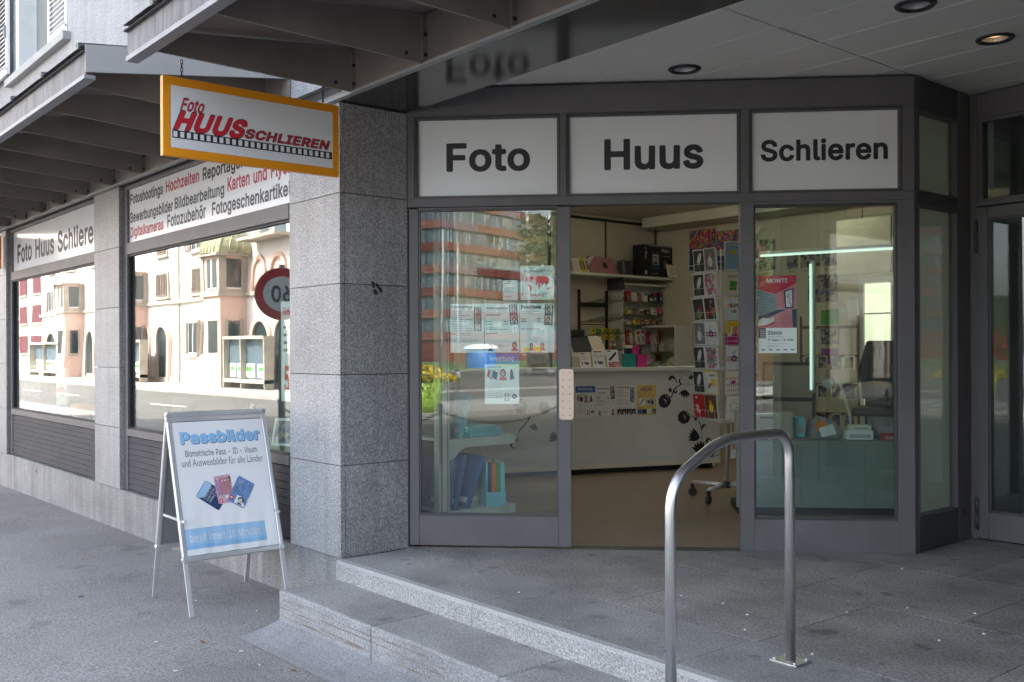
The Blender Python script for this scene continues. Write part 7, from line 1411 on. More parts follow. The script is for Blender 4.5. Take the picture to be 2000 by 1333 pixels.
def wave(x, z):
    v = (z - PZ0) / ph
    a = max(0, .42 - v) / .42
    return -.0085 + .0035 * a * math.sin(x * 34 + v * 5) + .0018 * a * math.sin(x * 71 - v * 9) - .0015 * a
m = MB(); nx, nz = 40, 48
vs = [(PX0 + pw * i / nx, wave(PX0 + pw * i / nx, PZ0 + ph * j / nz), PZ0 + ph * j / nz) for j in range(nz + 1) for i in range(nx + 1)]
m.add(vs, [(j * (nx + 1) + i, j * (nx + 1) + i + 1, (j + 1) * (nx + 1) + i + 1, (j + 1) * (nx + 1) + i) for j in range(nz) for i in range(nx)], 'ab_poster' if 'ab_poster' in MATS else 'white_panel', True)
m.build('poster', F1)
def ap(u, v, d=1): x, z = PX0 + pw * u, PZ1 - ph * v; return (x, wave(x, z) - .0006 * d, z)
def atext(par, s, u0, u1, v0, v1, c, bold, d=1, name='lettering', shear=0):
    x, z = PX0 + pw * u0, PZ1 - ph * v1
    MB().text(s, x, z, c, pw * (u1 - u0), ph * (v1 - v0), 0, bold, shear, fn=lambda a, b: (a, wave(a, b) - .0006 * d, b)).build(name, par)
mat('print_blue', (.27, .52, .76), .45); mat('print_pale_blue', (.36, .58, .80), .45); mat('print_slate', (.10, .14, .22), .5); mat('print_card_blue', (.16, .28, .52), .4, var=.4, vs=60)
mat('print_card_pink', (.66, .42, .50), .4, var=.3, vs=50); mat('print_card_navy', (.03, .06, .16), .4, var=.4, vs=50); mat('print_swiss_red', (.70, .03, .04), .4)
atext(F1, 'Passbilder', .075, .965, .078, .178, 'print_slate', .05, 1, 'lettering_outline')
atext(F1, 'Passbilder', .068, .958, .074, .172, 'print_blue', .05, 2)
atext(F1, 'Biometrische Pass - ID - Visum', .105, .900, .220, .270, 'ink_soft', -.004)
atext(F1, 'und Ausweisbilder für alle Länder', .055, .955, .288, .345, 'ink_soft', -.004)
def agrid(u0, u1, v0, v1, c, d):
    m = MB(); n = 24
    for i in range(n):
        a, b = u0 + (u1 - u0) * i / n, u0 + (u1 - u0) * (i + 1) / n
        for k in range(5):
            p, q = v0 + (v1 - v0) * k / 5, v0 + (v1 - v0) * (k + 1) / 5
            m.quad([ap(a, q, d), ap(b, q, d), ap(b, p, d), ap(a, p, d)], c)
    return m
agrid(0, .875, .805, .955, 'print_pale_blue', 1).build('print_band', F1)
agrid(0, .875, .925, .955, 'print_blue', 2).build('print_band', F1)
atext(F1, 'bereit innert 10 Minuten..', .045, .845, .842, .905, 'white_paint', .008, 3)
def idcard(cu, cv, w, h, rot, col, draw, d):
    """a printed identity card: rounded rectangle with its own marks, drawn in its own turned frame"""
    m = MB(); c, s = math.cos(R(rot)), math.sin(R(rot))
    X0, Z0 = PX0 + pw * cu, PZ1 - ph * cv
    P = lambda a, b, k: (X0 + a * c - b * s, wave(X0 + a * c - b * s, Z0 + a * s + b * c) - .0006 * (d + k * .4), Z0 + a * s + b * c)
    r = .012
    pts = arc(w / 2 - r, h / 2 - r, r, 0, 90, 4) + arc(-w / 2 + r, h / 2 - r, r, 90, 180, 4) + arc(-w / 2 + r, -h / 2 + r, r, 180, 270, 4) + arc(w / 2 - r, -h / 2 + r, r, 270, 360, 4)
    m.quad([P(a, b, 0) for a, b in pts], col)
    draw(m, P, w, h)
    m.build('printed_card', F1)
def cross(m, P, x, z, s):
    m.quad([P(x, z, 1), P(x + s, z, 1), P(x + s, z + s, 1), P(x, z + s, 1)], 'print_swiss_red')
    for a, b, p, q in ((.2, .8, .4, .6), (.4, .6, .2, .8)): m.quad([P(x + s * a, z + s * p, 2), P(x + s * b, z + s * p, 2), P(x + s * b, z + s * q, 2), P(x + s * a, z + s * q, 2)], 'white_paint')
def dc_navy(m, P, w, h):
    m.quad([P(-w / 2 + .003, h * .22, 1), P(w / 2 - .003, h * .22, 1), P(w / 2 - .003, h * .48, 1), P(-w / 2 + .003, h * .48, 1)], 'print_pale_blue')
    for k, s in enumerate(('25.06.2012', '24.06.2013', 'GA 2.Klasse')):
        m.text(s, -.045, -.02 + k * .022, 'white_paint', .09, .013, fn=lambda a, b: P(-a, -b + .02, 2))
    m.quad([P(-w * .1, -h * .38, 2), P(w * .2, -h * .38, 2), P(w * .2, -h * .30, 2), P(-w * .1, -h * .30, 2)], 'print_swiss_red')
def dc_pink(m, P, w, h):
    m.quad([P(-w * .20, -h * .2, 1), P(w * .42, -h * .2, 1), P(w * .42, h * .42, 1), P(-w * .20, h * .42, 1)], 'rose')
    for k in range(3): m.quad([P(-w * .1 + k * .022, h * .28, 2), P(-w * .1 + k * .022 + .012, h * .28, 2), P(-w * .1 + k * .022 + .006, h * .34, 2)], 'paper')
    for k in range(4): m.quad([P(-w * .42 + k * .008, -h * .2, 2), P(-w * .42 + k * .008 + .003, -h * .2, 2), P(-w * .42 + k * .008 + .003, h * .36, 2), P(-w * .42 + k * .008, h * .36, 2)], 'purple')
    m.quad([P(-w * .1, -h * .46, 1), P(w * .44, -h * .46, 1), P(w * .44, -h * .24, 1), P(-w * .1, -h * .24, 1)], 'paper')
    for k in range(2): m.quad([P(w * .36, h * (.34 - .09 * k), 2), P(w * .47, h * (.34 - .09 * k), 2), P(w * .47, h * (.41 - .09 * k), 2), P(w * .36, h * (.41 - .09 * k), 2)], 'ink')
    cross(m, P, -w * .42, -h * .46, .022)
def dc_blue(m, P, w, h):
    for k in range(12):
        a = -w * .38 + k * w * .065; l = h * (.1 + .22 * abs(math.sin(k * 2.1)))
        m.quad([P(a, -h * .12, 1), P(a + w * .03, -h * .12, 1), P(a + w * .03, -h * .12 + l, 1), P(a, -h * .12 + l, 1)], 'print_slate')
    for k in range(9):
        t = 2 * math.pi * k / 9; c0 = (-w * .26, h * .33)
        m.quad([P(c0[0] + .006 * math.cos(t - .3), c0[1] + .006 * math.sin(t - .3), 2), P(c0[0] + .006 * math.cos(t + .3), c0[1] + .006 * math.sin(t + .3), 2), P(c0[0] + .022 * math.cos(t), c0[1] + .022 * math.sin(t), 2)], ('print_pale_blue', 'paper', 'rose')[k % 3])
    m.quad([P(-w * .12, -h * .46, 1), P(w * .46, -h * .46, 1), P(w * .46, -h * .16, 1), P(-w * .12, -h * .16, 1)], 'paper')
    el = lambda cx_, cz_, rx, rz, k, c: m.quad([P(cx_ + rx * math.cos(t), cz_ + rz * math.sin(t), k) for t in [2 * math.pi * q / 14 for q in range(14)]], c)
    el(w * .17, -h * .27, w * .18, h * .10, 2, 'hair'); el(w * .16, -h * .31, w * .11, h * .085, 3, 'photo_pale'); m.quad([P(w * .02, -h * .45, 3), P(w * .32, -h * .45, 3), P(w * .26, -h * .39, 3), P(w * .08, -h * .39, 3)], 'ink_soft')
    cross(m, P, -w * .46, -h * .40, .026)
idcard(.335, .575, .125, .175, 52, 'print_card_navy', dc_navy, 1.0)
idcard(.475, .535, .115, .185, 4, 'print_card_pink', dc_pink, 2.4)
idcard(.655, .570, .125, .185, -33, 'print_card_blue', dc_blue, 3.8)

# ------------------------------------------------------------------ stainless handrail
HR = thing('handrail', 'brushed stainless steel tube handrail standing on the platform edge', 'handrail', (-2.346, 3.455, 0))
MB().tube(fillet([(0, 0, .008), (0, 0, .942), (0, -.44, .942), (0, -.738, .800), (0, -.738, -.11)], .11, 8), .0208, 'stainless', 18).build('rail', HR)
box(-.065, .065, -.055, .055, .0, .009, 'stainless').build('base_plate', HR, bevel=.002)
box(-.065, .065, -.793, -.683, -.117, -.108, 'stainless').build('base_plate', HR, bevel=.002)
bl = MB().cyl((0, 0, 0), (0, 0, .007), .008, 'alu', 6).mesh('bolt')
for x in (-.048, .048):
    for y in (-.04, .04): link('bolt', bl, HR, (x, y, .009))

# ------------------------------------------------------------------ card spinner in the doorway
RZ = R(-17.3)
CR = thing('card_spinner', 'grey wheeled spinner rack full of greeting cards in the doorway', 'card rack', (-5.24, 6.80, 0), RZ)
MB().cyl((0, 0, .12), (0, 0, 2.2), .0165, 'alu', 14).build('pole', CR)
for k in range(4):
    a = R(45 + 90 * k - 17); c, s = math.cos(a), math.sin(a)
    m = MB().tube([(c * .03, s * .03, .125), (c * .33, s * .33, .118)], .019, 'alu_satin', 4)
    lg = m.build('base_arm', CR)
    MB().cyl((c * .33 - s * .012, s * .33 + c * .012, .036), (c * .33 + s * .012, s * .33 - c * .012, .036), .036, 'black_plastic', 14).box(c * .33 - .012, c * .33 + .012, s * .33 - .012, s * .33 + .012, .05, .11, 'black_plastic').build('castor', lg)
MB().cyl((0, 0, .10), (0, 0, .15), .03, 'black_plastic', 12).build('hub', CR)
HWD = .185
MB().box(-HWD, HWD, -HWD, HWD, .665, .675, 'alu_satin').box(-HWD, HWD, -HWD, HWD, 2.10, 2.106, 'alu_satin').box(-HWD, HWD, -HWD, HWD, 1.42, 1.424, 'alu_satin').build('tray', CR)
m = MB()
for sx in (-1, 1):
    for sy in (-1, 1): m.cyl((sx * (HWD - .01), sy * (HWD - .01), .67), (sx * (HWD - .01), sy * (HWD - .01), 2.12), .005, 'alu_satin', 6)
m.build('corner_wire', CR)
for k in range(7):
    z = .70 + k * .206; m = MB(); q = HWD + .035
    for zz, o in ((z, q), (z + .07, q + .012)):
        m.tube([(-o, -o, zz), (o, -o, zz), (o, o, zz), (-o, o, zz)], .002, 'alu_satin', 4, closed=True)
    for sd in range(4):
        for x in (-.15, -.06, .06, .15):
            p = [(x, -HWD, z - .005), (x, -q, z), (x, -q - .012, z + .07)]
            ca, sa = round(math.cos(sd * math.pi / 2)), round(math.sin(sd * math.pi / 2))
            m.tube([(a * ca - b * sa, a * sa + b * ca, c) for a, b, c in p], .0016, 'alu_satin', 4)
    m.build('wire_basket', CR)
def card(mt, side, col, row, label, draw=None, w=.155, h=.19):
    """a card standing in a wire pocket; side 0 faces the street to the left, 1 to the right, 2 and 3 away"""
    z = .704 + row * .206
    x = -.0875 if col == 0 else .0875
    m = MB()
    for k in range(3): m.box(-w / 2 + k * .003, w / 2 + k * .003, .004 * k, .004 * k + .0025, 0, h - k * .004, mt if k == 0 else 'paper')
    if draw: draw(m, w, h)
    ang = RZ + side * math.pi / 2
    c, s = math.cos(ang), math.sin(ang)
    lx, ly = x + rnd.uniform(-.006, .006), -(HWD + .022)
    m.build('greeting_card', None, (-5.24 + lx * c - ly * s, 6.80 + lx * s + ly * c, z), (R(7 + rnd.uniform(-2, 2)), R(rnd.uniform(-2.5, 2.5)), ang), 0, label, 'greeting card', 'greeting cards on the spinner')
E1 = -.0006
def dg(m, w, h, kind):
    X = lambda u: -w / 2 + w * u
    if kind == 'sea': m.rect(X(.06), X(.94), h * .05, h * .95, 'poster_sky', E1); m.disc(X(.55), h * .62, w * .3, h * .06, 'yellow', 2 * E1); m.rect(X(.2), X(.8), h * .86, h * .89, 'paper', 2 * E1)
    if kind == 'leaf': m.quad([(X(.3), E1, h * .22), (X(.78), E1, h * .18), (X(.82), E1, h * .58), (X(.34), E1, h * .62)], 'green'); m.text('Gratulation', X(.18), h * .74, 'ink_soft', w * .68, h * .12, E1, 0, .4)
    if kind == 'birthday':
        m.rect(X(0), X(1), h * .96, h, 'yellow', E1)
        for i, (ch, cc) in enumerate(zip('Geburts', ('red', 'orange', 'green', 'binder_blue', 'magenta', 'red', 'teal'))): m.text(ch, X(.12 + .11 * i), h * (.52 + .03 * (i % 2)), cc, None, h * .16, E1, .05)
        for i, (ch, cc) in enumerate(zip('tag', ('green', 'purple', 'orange'))): m.text(ch, X(.36 + .14 * i), h * .30, cc, None, h * .14, E1, .05)
        for i in range(14): m.disc(X(rnd.uniform(.1, .9)), h * rnd.choice((.12, .2, .78, .86)), w * .02, w * .02, ('red', 'orange', 'binder_blue')[i % 3], E1, 6)
    if kind == 'candle':
        m.rect(X(0), X(1), h * .0, h * .45, 'magenta', E1); m.rect(X(0), X(1), h * .45, h, 'yellow', E1)
        for i in range(5): m.rect(X(.16 + .15 * i), X(.25 + .15 * i), h * .35, h * .78, ('poster_pink', 'paper', 'rose', 'magenta', 'poster_pink')[i], 2 * E1); m.disc(X(.205 + .15 * i), h * .86, w * .035, h * .06, 'orange', 2 * E1, 8)
        m.disc(X(.2), h * .42, w * .09, w * .09, 'paper', 3 * E1, 10); m.text('zum Geburtstag', X(.12), h * .10, 'paper', w * .76, h * .09, 2 * E1, .01, .3)
    if kind == 'purpleflower':
        for i, c in enumerate(('yellow', 'purple', 'yellow', 'purple')): m.rect(X(0), X(1), h * (.32 + .06 * i), h * (.36 + .06 * i), c, E1)
        for i in range(6): m.disc(X(.5) + w * .11 * math.cos(i * 1.05), h * .46 + w * .11 * math.sin(i * 1.05), w * .085, w * .085, 'purple', 2 * E1, 10)
        m.disc(X(.5), h * .46, w * .07, w * .07, 'yellow', 3 * E1, 10); strip(m, [(X(.5), h * .55), (X(.42), h * .72), (X(.6), h * .82)], [.004, .008, .002], 'purple', 2 * E1)
    if kind == 'sweets':
        for i in range(18): m.rect(X(.1 + .14 * (i % 6)), X(.16 + .14 * (i % 6)), h * (.12 + .26 * (i // 6)), h * (.17 + .26 * (i // 6) + .05 * (i % 2)), ('red', 'orange', 'brown', 'magenta')[i % 4], E1)
        m.rect(X(.38), X(.66), h * .44, h * .58, 'magenta', 2 * E1)
    if kind == 'wreath':
        for i in range(26): m.disc(X(.5) + w * .3 * math.cos(i * .24) * rnd.uniform(.6, 1.1), h * .55 + h * .22 * math.sin(i * .24) * rnd.uniform(.6, 1.1), w * .035, w * .03, ('teal', 'yellow', 'cyan_box', 'green')[i % 4], E1, 7)
    if kind == 'bride': m.rect(X(.04), X(.96), h * .04, h * .96, 'photo_grey', E1); m.disc(X(.5), h * .4, w * .2, h * .22, 'paper', 2 * E1); m.disc(X(.52), h * .7, w * .1, h * .1, 'skin', 2 * E1)
    if kind == 'bud': m.rect(X(.05), X(.95), h * .05, h * .95, 'photo_flower', E1); m.disc(X(.5), h * .6, w * .12, h * .16, 'rose', 2 * E1, 12, .4); strip(m, [(X(.45), h * .1), (X(.5), h * .5)], [.006, .006], 'green', 2 * E1)
    if kind == 'roses': m.rect(X(.05), X(.95), h * .05, h * .95, 'photo_dark', E1); [m.disc(X(rnd.uniform(.2, .8)), h * rnd.uniform(.2, .8), w * rnd.uniform(.08, .15), h * rnd.uniform(.07, .12), rnd.choice(['rose', 'red', 'pink_cloth', 'green']), 2 * E1 - .0001 * i, 10) for i in range(8)]
    if kind == 'calla': m.rect(X(.05), X(.95), h * .05, h * .95, 'photo_dark', E1); m.disc(X(.55), h * .6, w * .16, h * .28, 'paper', 2 * E1, 14, -.5); strip(m, [(X(.2), h * .1), (X(.5), h * .45)], [.01, .01], 'green', 2 * E1)
    if kind == 'happy': m.rect(X(.06), X(.94), h * .04, h * .94, 'paper', E1); m.text('HAPPY', X(.42), h * .74, 'ink', w * .5, h * .12, 2 * E1, .03); m.disc(X(.7), h * .5, w * .2, h * .2, 'yellow', 2 * E1); m.disc(X(.35), h * .35, w * .2, h * .1, 'grey_mid', 2 * E1, 12, .6)
    if kind == 'redprint': m.rect(X(0), X(1), 0, h, 'red', E1); [m.disc(X(rnd.uniform(.1, .9)), h * rnd.uniform(.1, .9), w * .1, h * .05, 'paper', 2 * E1, 8, rnd.uniform(0, 3)) for i in range(7)]
    if kind == 'duck': m.rect(X(.03), X(.97), h * .03, h * .97, 'brown', E1); m.disc(X(.55), h * .45, w * .2, h * .2, 'yellow', 2 * E1); m.disc(X(.5), h * .7, w * .12, h * .1, 'orange', 2 * E1)
def K(kind): return lambda m, w, h: dg(m, w, h, kind)
R_ = ['bottom', 'second', 'third', 'fourth', 'fifth', 'sixth', 'top']
right = [('cream_paper', 'wreath', 'cream card with a pale confetti wreath, bottom of the front column'), ('cream_paper', 'sweets', 'cream card with small red sweets, second from bottom of the front column'), ('paper', 'purpleflower', 'white card with purple flower and striped band, third up the front column'),
         ('yellow', 'candle', 'yellow and magenta candle card in the middle of the front column'), ('paper', 'birthday', 'white card with colourful Geburtstag letters in the front column'), ('cream_paper', 'leaf', 'cream card with a green square, second from top of the front column'), ('paper', 'sea', 'tall blue beach card at the top of the front column')]
for r, (mt, kd, lab) in enumerate(right):
    card(mt, 1, 0, r, lab, K(kd), .15, .24 if r == 6 else .195)
    card('paper', 1, 1, r, f'card in the {R_[r]} row of the front side, hidden column beside the frame', K('bud'), .15, .19)
left = [(('red', 'redprint', 'red printed card at the bottom left of the left side'), ('brown', 'duck', 'brown card with a yellow duck at the bottom of the left side')), (('paper', 'calla', 'white calla card second from bottom on the left side'), ('yellow', 'happy', 'yellow edged card with HAPPY print on the left side')),
        (('paper', 'calla', 'grey calla lily card, third row, outer column of the left side'), ('paper', 'bud', 'pale rosebud card, third row, inner column of the left side')), (('paper', 'bride', 'black and white wedding card, fourth row, outer column of the left side'), ('paper', 'purpleflower', 'white card with purple flower, fourth row of the left side')),
        (('paper', 'roses', 'dark card with pink roses, fifth row, outer column of the left side'), ('paper', 'roses', 'dark card with pink roses, fifth row, inner column of the left side')), (('paper', 'calla', 'grey lily card, sixth row, outer column of the left side'), ('paper', 'bud', 'pale card with pink bud, sixth row of the left side')),
        (('paper', 'calla', 'grey lily card in the top row, outer column of the left side'), ('paper', 'bride', 'wedding card in the top row, inner column of the left side'))]
for r, (a, b) in enumerate(left):
    card(a[0], 0, 0, r, a[2], K(a[1]), .165, .195); card(b[0], 0, 1, r, b[2], K(b[1]), .165, .195)
for r, c in enumerate(('cream_paper', 'cream_paper', 'green', 'orange', 'orange', 'red', 'cream_paper')):
    card(c, 3, 1, r, f'{CN_.get(c, c)} card seen edge-on at the left of the rack, {R_[r]} row', None, .15, .19)

# ------------------------------------------------------------------ across the street (seen mirrored in the shop glass)
PK = thing('pink_apartment_house', 'pale pink arcaded apartment house across the street with a domed oriel', 'building', (-48, -15, 0))
def pw_(mb, name, par=PK, **k): return mb.build(name, par, **k)
o = 48   # local x = world x + 48, local y = world y + 15
X_ = lambda x: x + o
pw_(MB().box(X_(-83.1), X_(-20), -9, 0, -.9, 14, 'stucco_cream'), 'wall')
pw_(MB().box(X_(-83.4), X_(-20), .001, .16, 4.02, 4.22, 'stone_trim').box(X_(-83.1), X_(-20), .001, .08, -.9, -.2, 'stone_trim').box(X_(-83.4), X_(-20), .001, .5, 13.4, 14.0, 'stone_trim'), 'cornice')
pw_(MB().cyl((X_(-54.62), .1, -.5), (X_(-54.62), .1, 13.4), .06, 'copper_roof', 8), 'downpipe')
def win(x0, x1, z0, z1, shut=None, par=PK, y=0.0, kind='pane_dark'):
    w = thing('window', None, None); w.parent = par; w.location = (X_(x0), y, z0)
    a, h = x1 - x0, z1 - z0
    m = MB(); ringframe(m, -.12, a + .12, -.1, h + .14, .12, .12, .1, .14, .001, .10, 'stone_trim'); m.build('surround', w)
    m = MB(); ringframe(m, .0, a, 0, h, .06, .06, .06, .06, .001, .05, 'white_paint').box(a / 2 - .03, a / 2 + .03, .001, .05, .061, h - .061, 'white_paint').build('frame', w)
    box(.061, a - .061, .001, .02, .061, h - .061, kind).build('pane', w)
    if shut:
        m = MB()
        L = ((0, a / 2 - .01), (a / 2 + .01, a)) if shut == 'closed' else ((-a * .5, -.02), (a + .02, a * 1.5))
        for p, q in L:
            ringframe(m, p, q, 0, h, .06, .06, .06, .06, .101, .14, 'shutter_brown')
            for k in range(int(h / .09)): m.box(p + .061, q - .061, .105, .13, .065 + k * .09, .115 + k * .09, 'shutter_brown')
        m.build('shutter', w)
    MB().box(-.2, a + .2, .001, .2, -.2, -.101, 'stone_trim').build('sill', w)
for x0, x1, z0, z1, s in ((-57.7, -56.3, 4.5, 5.8, 'closed'), (-57.7, -56.3, 6.95, 8.3, 'closed'), (-53.0, -51.3, 6.85, 8.2, 'open'), (-52.7, -51.4, 4.5, 5.8, 'closed'), (-53.2, -51.8, 1.15, 2.9, 'open'), (-51.0, -49.3, 1.15, 2.85, None),
                          (-80.6, -78.9, 4.35, 5.9, 'open'), (-76.1, -74.6, 4.35, 5.85, 'open'), (-80.4, -78.9, 7.3, 8.9, 'open'), (-76.1, -74.6, 7.3, 8.9, 'open'), (-66.5, -64.9, 4.4, 5.85, 'closed'), (-70, -68.6, 7.2, 8.6, 'open'), (-40, -38.6, 7.1, 8.6, 'open'), (-47.6, -46.2, 8.6, 10.0, 'open')):
    win(x0, x1, z0, z1, s)
def arch(x0, x1, z0, z1, deep='pane_dark', col='stucco_pink'):
    a = thing('arch', None, None); a.parent = PK; a.location = (X_((x0 + x1) / 2), 0, z0)
    r = (x1 - x0) / 2; h = z1 - z0 - r
    ring_o = [(-r - .22, 0)] + [(x, z) for x, z in arc(0, h, r + .22, 180, 0, 14)] + [(r + .22, 0)]
    ring_i = [(r, 0)] + [(x, z) for x, z in arc(0, h, r, 0, 180, 14)] + [(-r, 0)]
    n = len(ring_o); m = MB(); inn = ring_i[::-1]
    v = [(x, .14, z) for x, z in ring_o] + [(x, .14, z) for x, z in inn] + [(x, .001, z) for x, z in ring_o] + [(x, .001, z) for x, z in inn]
    f = []
    for i in range(n - 1): f += [(i, i + 1, n + i + 1, n + i), (i, 2 * n + i, 2 * n + i + 1, i + 1), (n + i, n + i + 1, 3 * n + i + 1, 3 * n + i)]
    m.add(v, f, col); m.build('surround', a)
    MB().prism([(-r, 0)] + [(x, z) for x, z in arc(0, h, r, 180, 0, 14)] + [(r, 0)], .002, .02, deep).build('opening', a)
for x0, x1 in ((-62.7, -61.2), (-60.7, -59.2), (-57.8, -56.2), (-45.0, -43.5), (-42.8, -41.3), (-40.5, -39), (-37, -35.5), (-34, -32.5)): arch(x0, x1, -.4, 2.75)
for x0, x1 in ((-80.6, -78.9), (-78.0, -76.3), (-75.2, -73.5), (-71.5, -69.8), (-68, -66.3)): arch(x0, x1, -.4, 2.7, 'pane_dark', 'stone_trim')
for x0, x1 in ((-45.0, -43.8), (-43.0, -41.8), (-41, -39.8)): arch(x0, x1, 4.25, 5.75, 'stucco_pink')
def oriel(x0, x1, dep, dome):
    q = thing('oriel', None, None); q.parent = PK; q.location = (X_(x0), 0, 0)
    w = x1 - x0
    box(0, w, .001, dep, -.5, 6.0, 'stucco_pink').build('body', q)
    m = MB().box(-.12, w + .12, .001, dep + .12, 4.0, 4.25, 'stone_trim').box(-.2, w + .25, .001, dep + .25, 5.98, 6.12, 'stone_trim')
    m.box(w + .001, w + .06, .1, .32, 4.26, 5.97, 'stone_trim').box(w + .001, w + .06, dep - .3, dep + .05, 4.26, 5.97, 'stone_trim').box(0, .3, dep + .001, dep + .06, 4.26, 5.97, 'stone_trim')
    m.box(w + .001, w + .10, .25, dep - .2, 1.0, 1.12, 'stone_trim').box(w + .001, w + .05, .2, .35, 1.13, 2.9, 'stone_trim').box(w + .001, w + .05, dep - .35, dep - .2, 1.13, 2.9, 'stone_trim')
    m.build('moulding', q)
    m = MB().box(w + .001, w + .02, .34, dep - .32, 4.40, 5.85, 'pane_dark').box(w + .001, w + .02, .36, dep - .36, 1.2, 2.8, 'pane_dark').box(w * .30, w * .85, dep + .001, dep + .02, 4.4, 5.85, 'pane_dark').box(w * .25, w * .85, dep + .001, dep + .02, 1.2, 2.8, 'pane_dark')
    m.build('window', q)
    m = MB(); m.box(w + .021, w + .04, .33, dep - .31, 4.36, 4.44, 'white_paint').box(w * .52, w * .60, dep + .021, dep + .04, 4.4, 5.85, 'white_paint').box(w * .28, w * .87, dep + .021, dep + .05, 4.34, 4.42, 'white_paint').build('window_frame', q)
    if dome:
        vs = []; n = 16; k = 7
        for i in range(k):
            t = i / (k - 1); rr = math.cos(t * math.pi / 2 * .92); z = 6.12 + 1.25 * math.sin(t * math.pi / 2)
            for j in range(n + 1):
                a = math.pi * j / n
                sq = 1 / max(abs(math.cos(a)), abs(math.sin(a))) ** .75
                vs.append((w / 2 + (w / 2 + .35) * rr * math.cos(a) * min(sq, 1.22), (dep + .3) * rr * math.sin(a) * min(sq, 1.22), z))
        f = [(i * (n + 1) + j, i * (n + 1) + j + 1, (i + 1) * (n + 1) + j + 1, (i + 1) * (n + 1) + j) for i in range(k - 1) for j in range(n)]
        MB().add(vs, f, 'copper_roof').build('dome_roof', q)
        m = MB()
        for j in range(0, n + 1, 1): m.tube([vs[i * (n + 1) + j] for i in range(k)], .03, 'copper_roof', 4)
        m.build('standing_seam', q)
oriel(-47.75, -45.75, 1.47, True); oriel(-62.2, -59.8, 1.4, False); oriel(-74.2, -72.3, 1.3, False)
b = thing('balcony', None, None); b.parent = PK; b.location = (X_(-45), 0, 6.6)
box(0, 4.2, .001, 1.0, 0, .14, 'stone_trim').build('slab', b)
m = MB()
for k in range(28): m.box(.02 + k * .152, .05 + k * .152, .95, .98, .141, .95, 'pole_grey')
m.box(0, 4.2, .94, .99, .951, 1.0, 'pole_grey').build('railing', b)
MB().box(.6, 1.6, .002, .03, .15, 2.3, 'pane_blue').box(2.3, 3.3, .002, .03, .15, 2.3, 'pane_blue').build('window', b)
def showcase(x0, x1, lab):
    t = thing('showcase', lab, 'showcase', (x0, -13.6, -.45), 0, 'glass showcases along the arcade')
    w = x1 - x0
    m = MB()
    for x in (0, w / 2 - .04, w - .08): m.box(x, x + .08, -.5, 0, 0, 2.3, 'stone_trim')
    m.box(0, w, -.5, .02, 2.301, 2.45, 'stone_trim').box(0, w, -.5, .02, .25, .42, 'stone_trim'); m.build('frame', t)
    m = MB().box(.081, w / 2 - .041, -.30, -.28, .421, 2.30, 'pane_blue').box(w / 2 + .041, w - .081, -.30, -.28, .421, 2.30, 'pane_blue').build('pane', t)
    m = MB()
    for k in range(4): m.box(.2 + k * (w - .4) / 4, .1 + (k + .85) * (w - .4) / 4, -.27, -.26, .5, 1.15, 'paper').rect(.3 + k * (w - .4) / 4, .05 + (k + .7) * (w - .4) / 4, .8, 1.0, 'green', -.258)
    m.build('notice', t)
showcase(-62.9, -57.0, 'long glass showcase with white notices by the left arcade')
showcase(-45.7, -41.2, 'glass showcase with white notices right of the oriel')
showcase(-80.6, -73.4, 'glass showcase under the small far arches')
RS = thing('red_shutter_house', 'grey-cream house with dark red shutters beyond the arcade', 'building', (-105, -16.5, 0))
box(0, 21, -8, 0, -1.5, 13, 'cream_wall').build('wall', RS)
for z in (3.8, 6.3, 8.8, 1.2):
    for x in (2.5, 6.5, 10.5, 14.5, 18.4):
        w = thing('window', None, None); w.parent = RS; w.location = (x, 0, z)
        box(-1.0, 1.6, .001, .06, 0, 1.5, 'shutter_red').build('shutter', w); box(-1.1, 1.7, .001, .14, -.15, -.01, 'stone_trim').build('sill', w)
# speed sign on the kerb, chain fence along the kerb
t = thing('speed_sign', 'round red-rimmed speed limit sign reading 60 on a grey pole', 'road sign', (-11.03, .77, ground_z(-11.0)), R(122))
MB().cyl((0, .04, 0), (0, .04, 2.75), .038, 'pole_grey', 12).build('pole', t)
MB().cyl((0, .0, 2.39), (0, .02, 2.39), .325, 'alu_satin', 36).build('back_plate', t)
m = MB(); m.disc(0, 2.39, .315, .315, 'sign_red', -.002, 40); m.disc(0, 2.39, .215, .215, 'white_panel', -.004, 40); m.text('60', -.125, 2.285, 'ink', .25, .21, -.006, .03); m.build('sign_face', t)
posts = [-17 + 2.3 * k for k in range(11)]
for k, x in enumerate(posts):
    t = thing('bollard', 'slim grey chain post at the kerb edge', 'bollard', (x, -2.2, ground_z(max(-16, x))), 0, 'chain posts along the kerb')
    MB().cyl((0, 0, 0), (0, 0, .78), .03, 'pole_grey', 10).build('post', t); MB().ball((0, 0, .80), .04, 'pole_grey', 10, 6).build('cap', t)
lk = MB().tube([(.035 * math.cos(a), 0, .018 * math.sin(a)) for a in [2 * math.pi * k / 10 for k in range(10)]], .006, 'black', 5, closed=True).mesh('chain_link')
for k, (a, b) in enumerate(zip(posts, posts[1:])):
    t = thing('chain', 'sagging steel chain between two kerb posts', 'chain', (a, -2.2, ground_z(max(-16, a))), 0, 'chains along the kerb')
    for i in range(38):
        u = (i + .5) / 38
        link('chain_link', lk, t, (u * (b - a), 0, .74 - .9 * u * (1 - u)), (R(90) * (i % 2), math.atan(.9 * (1 - 2 * u) / 2.3), 0))
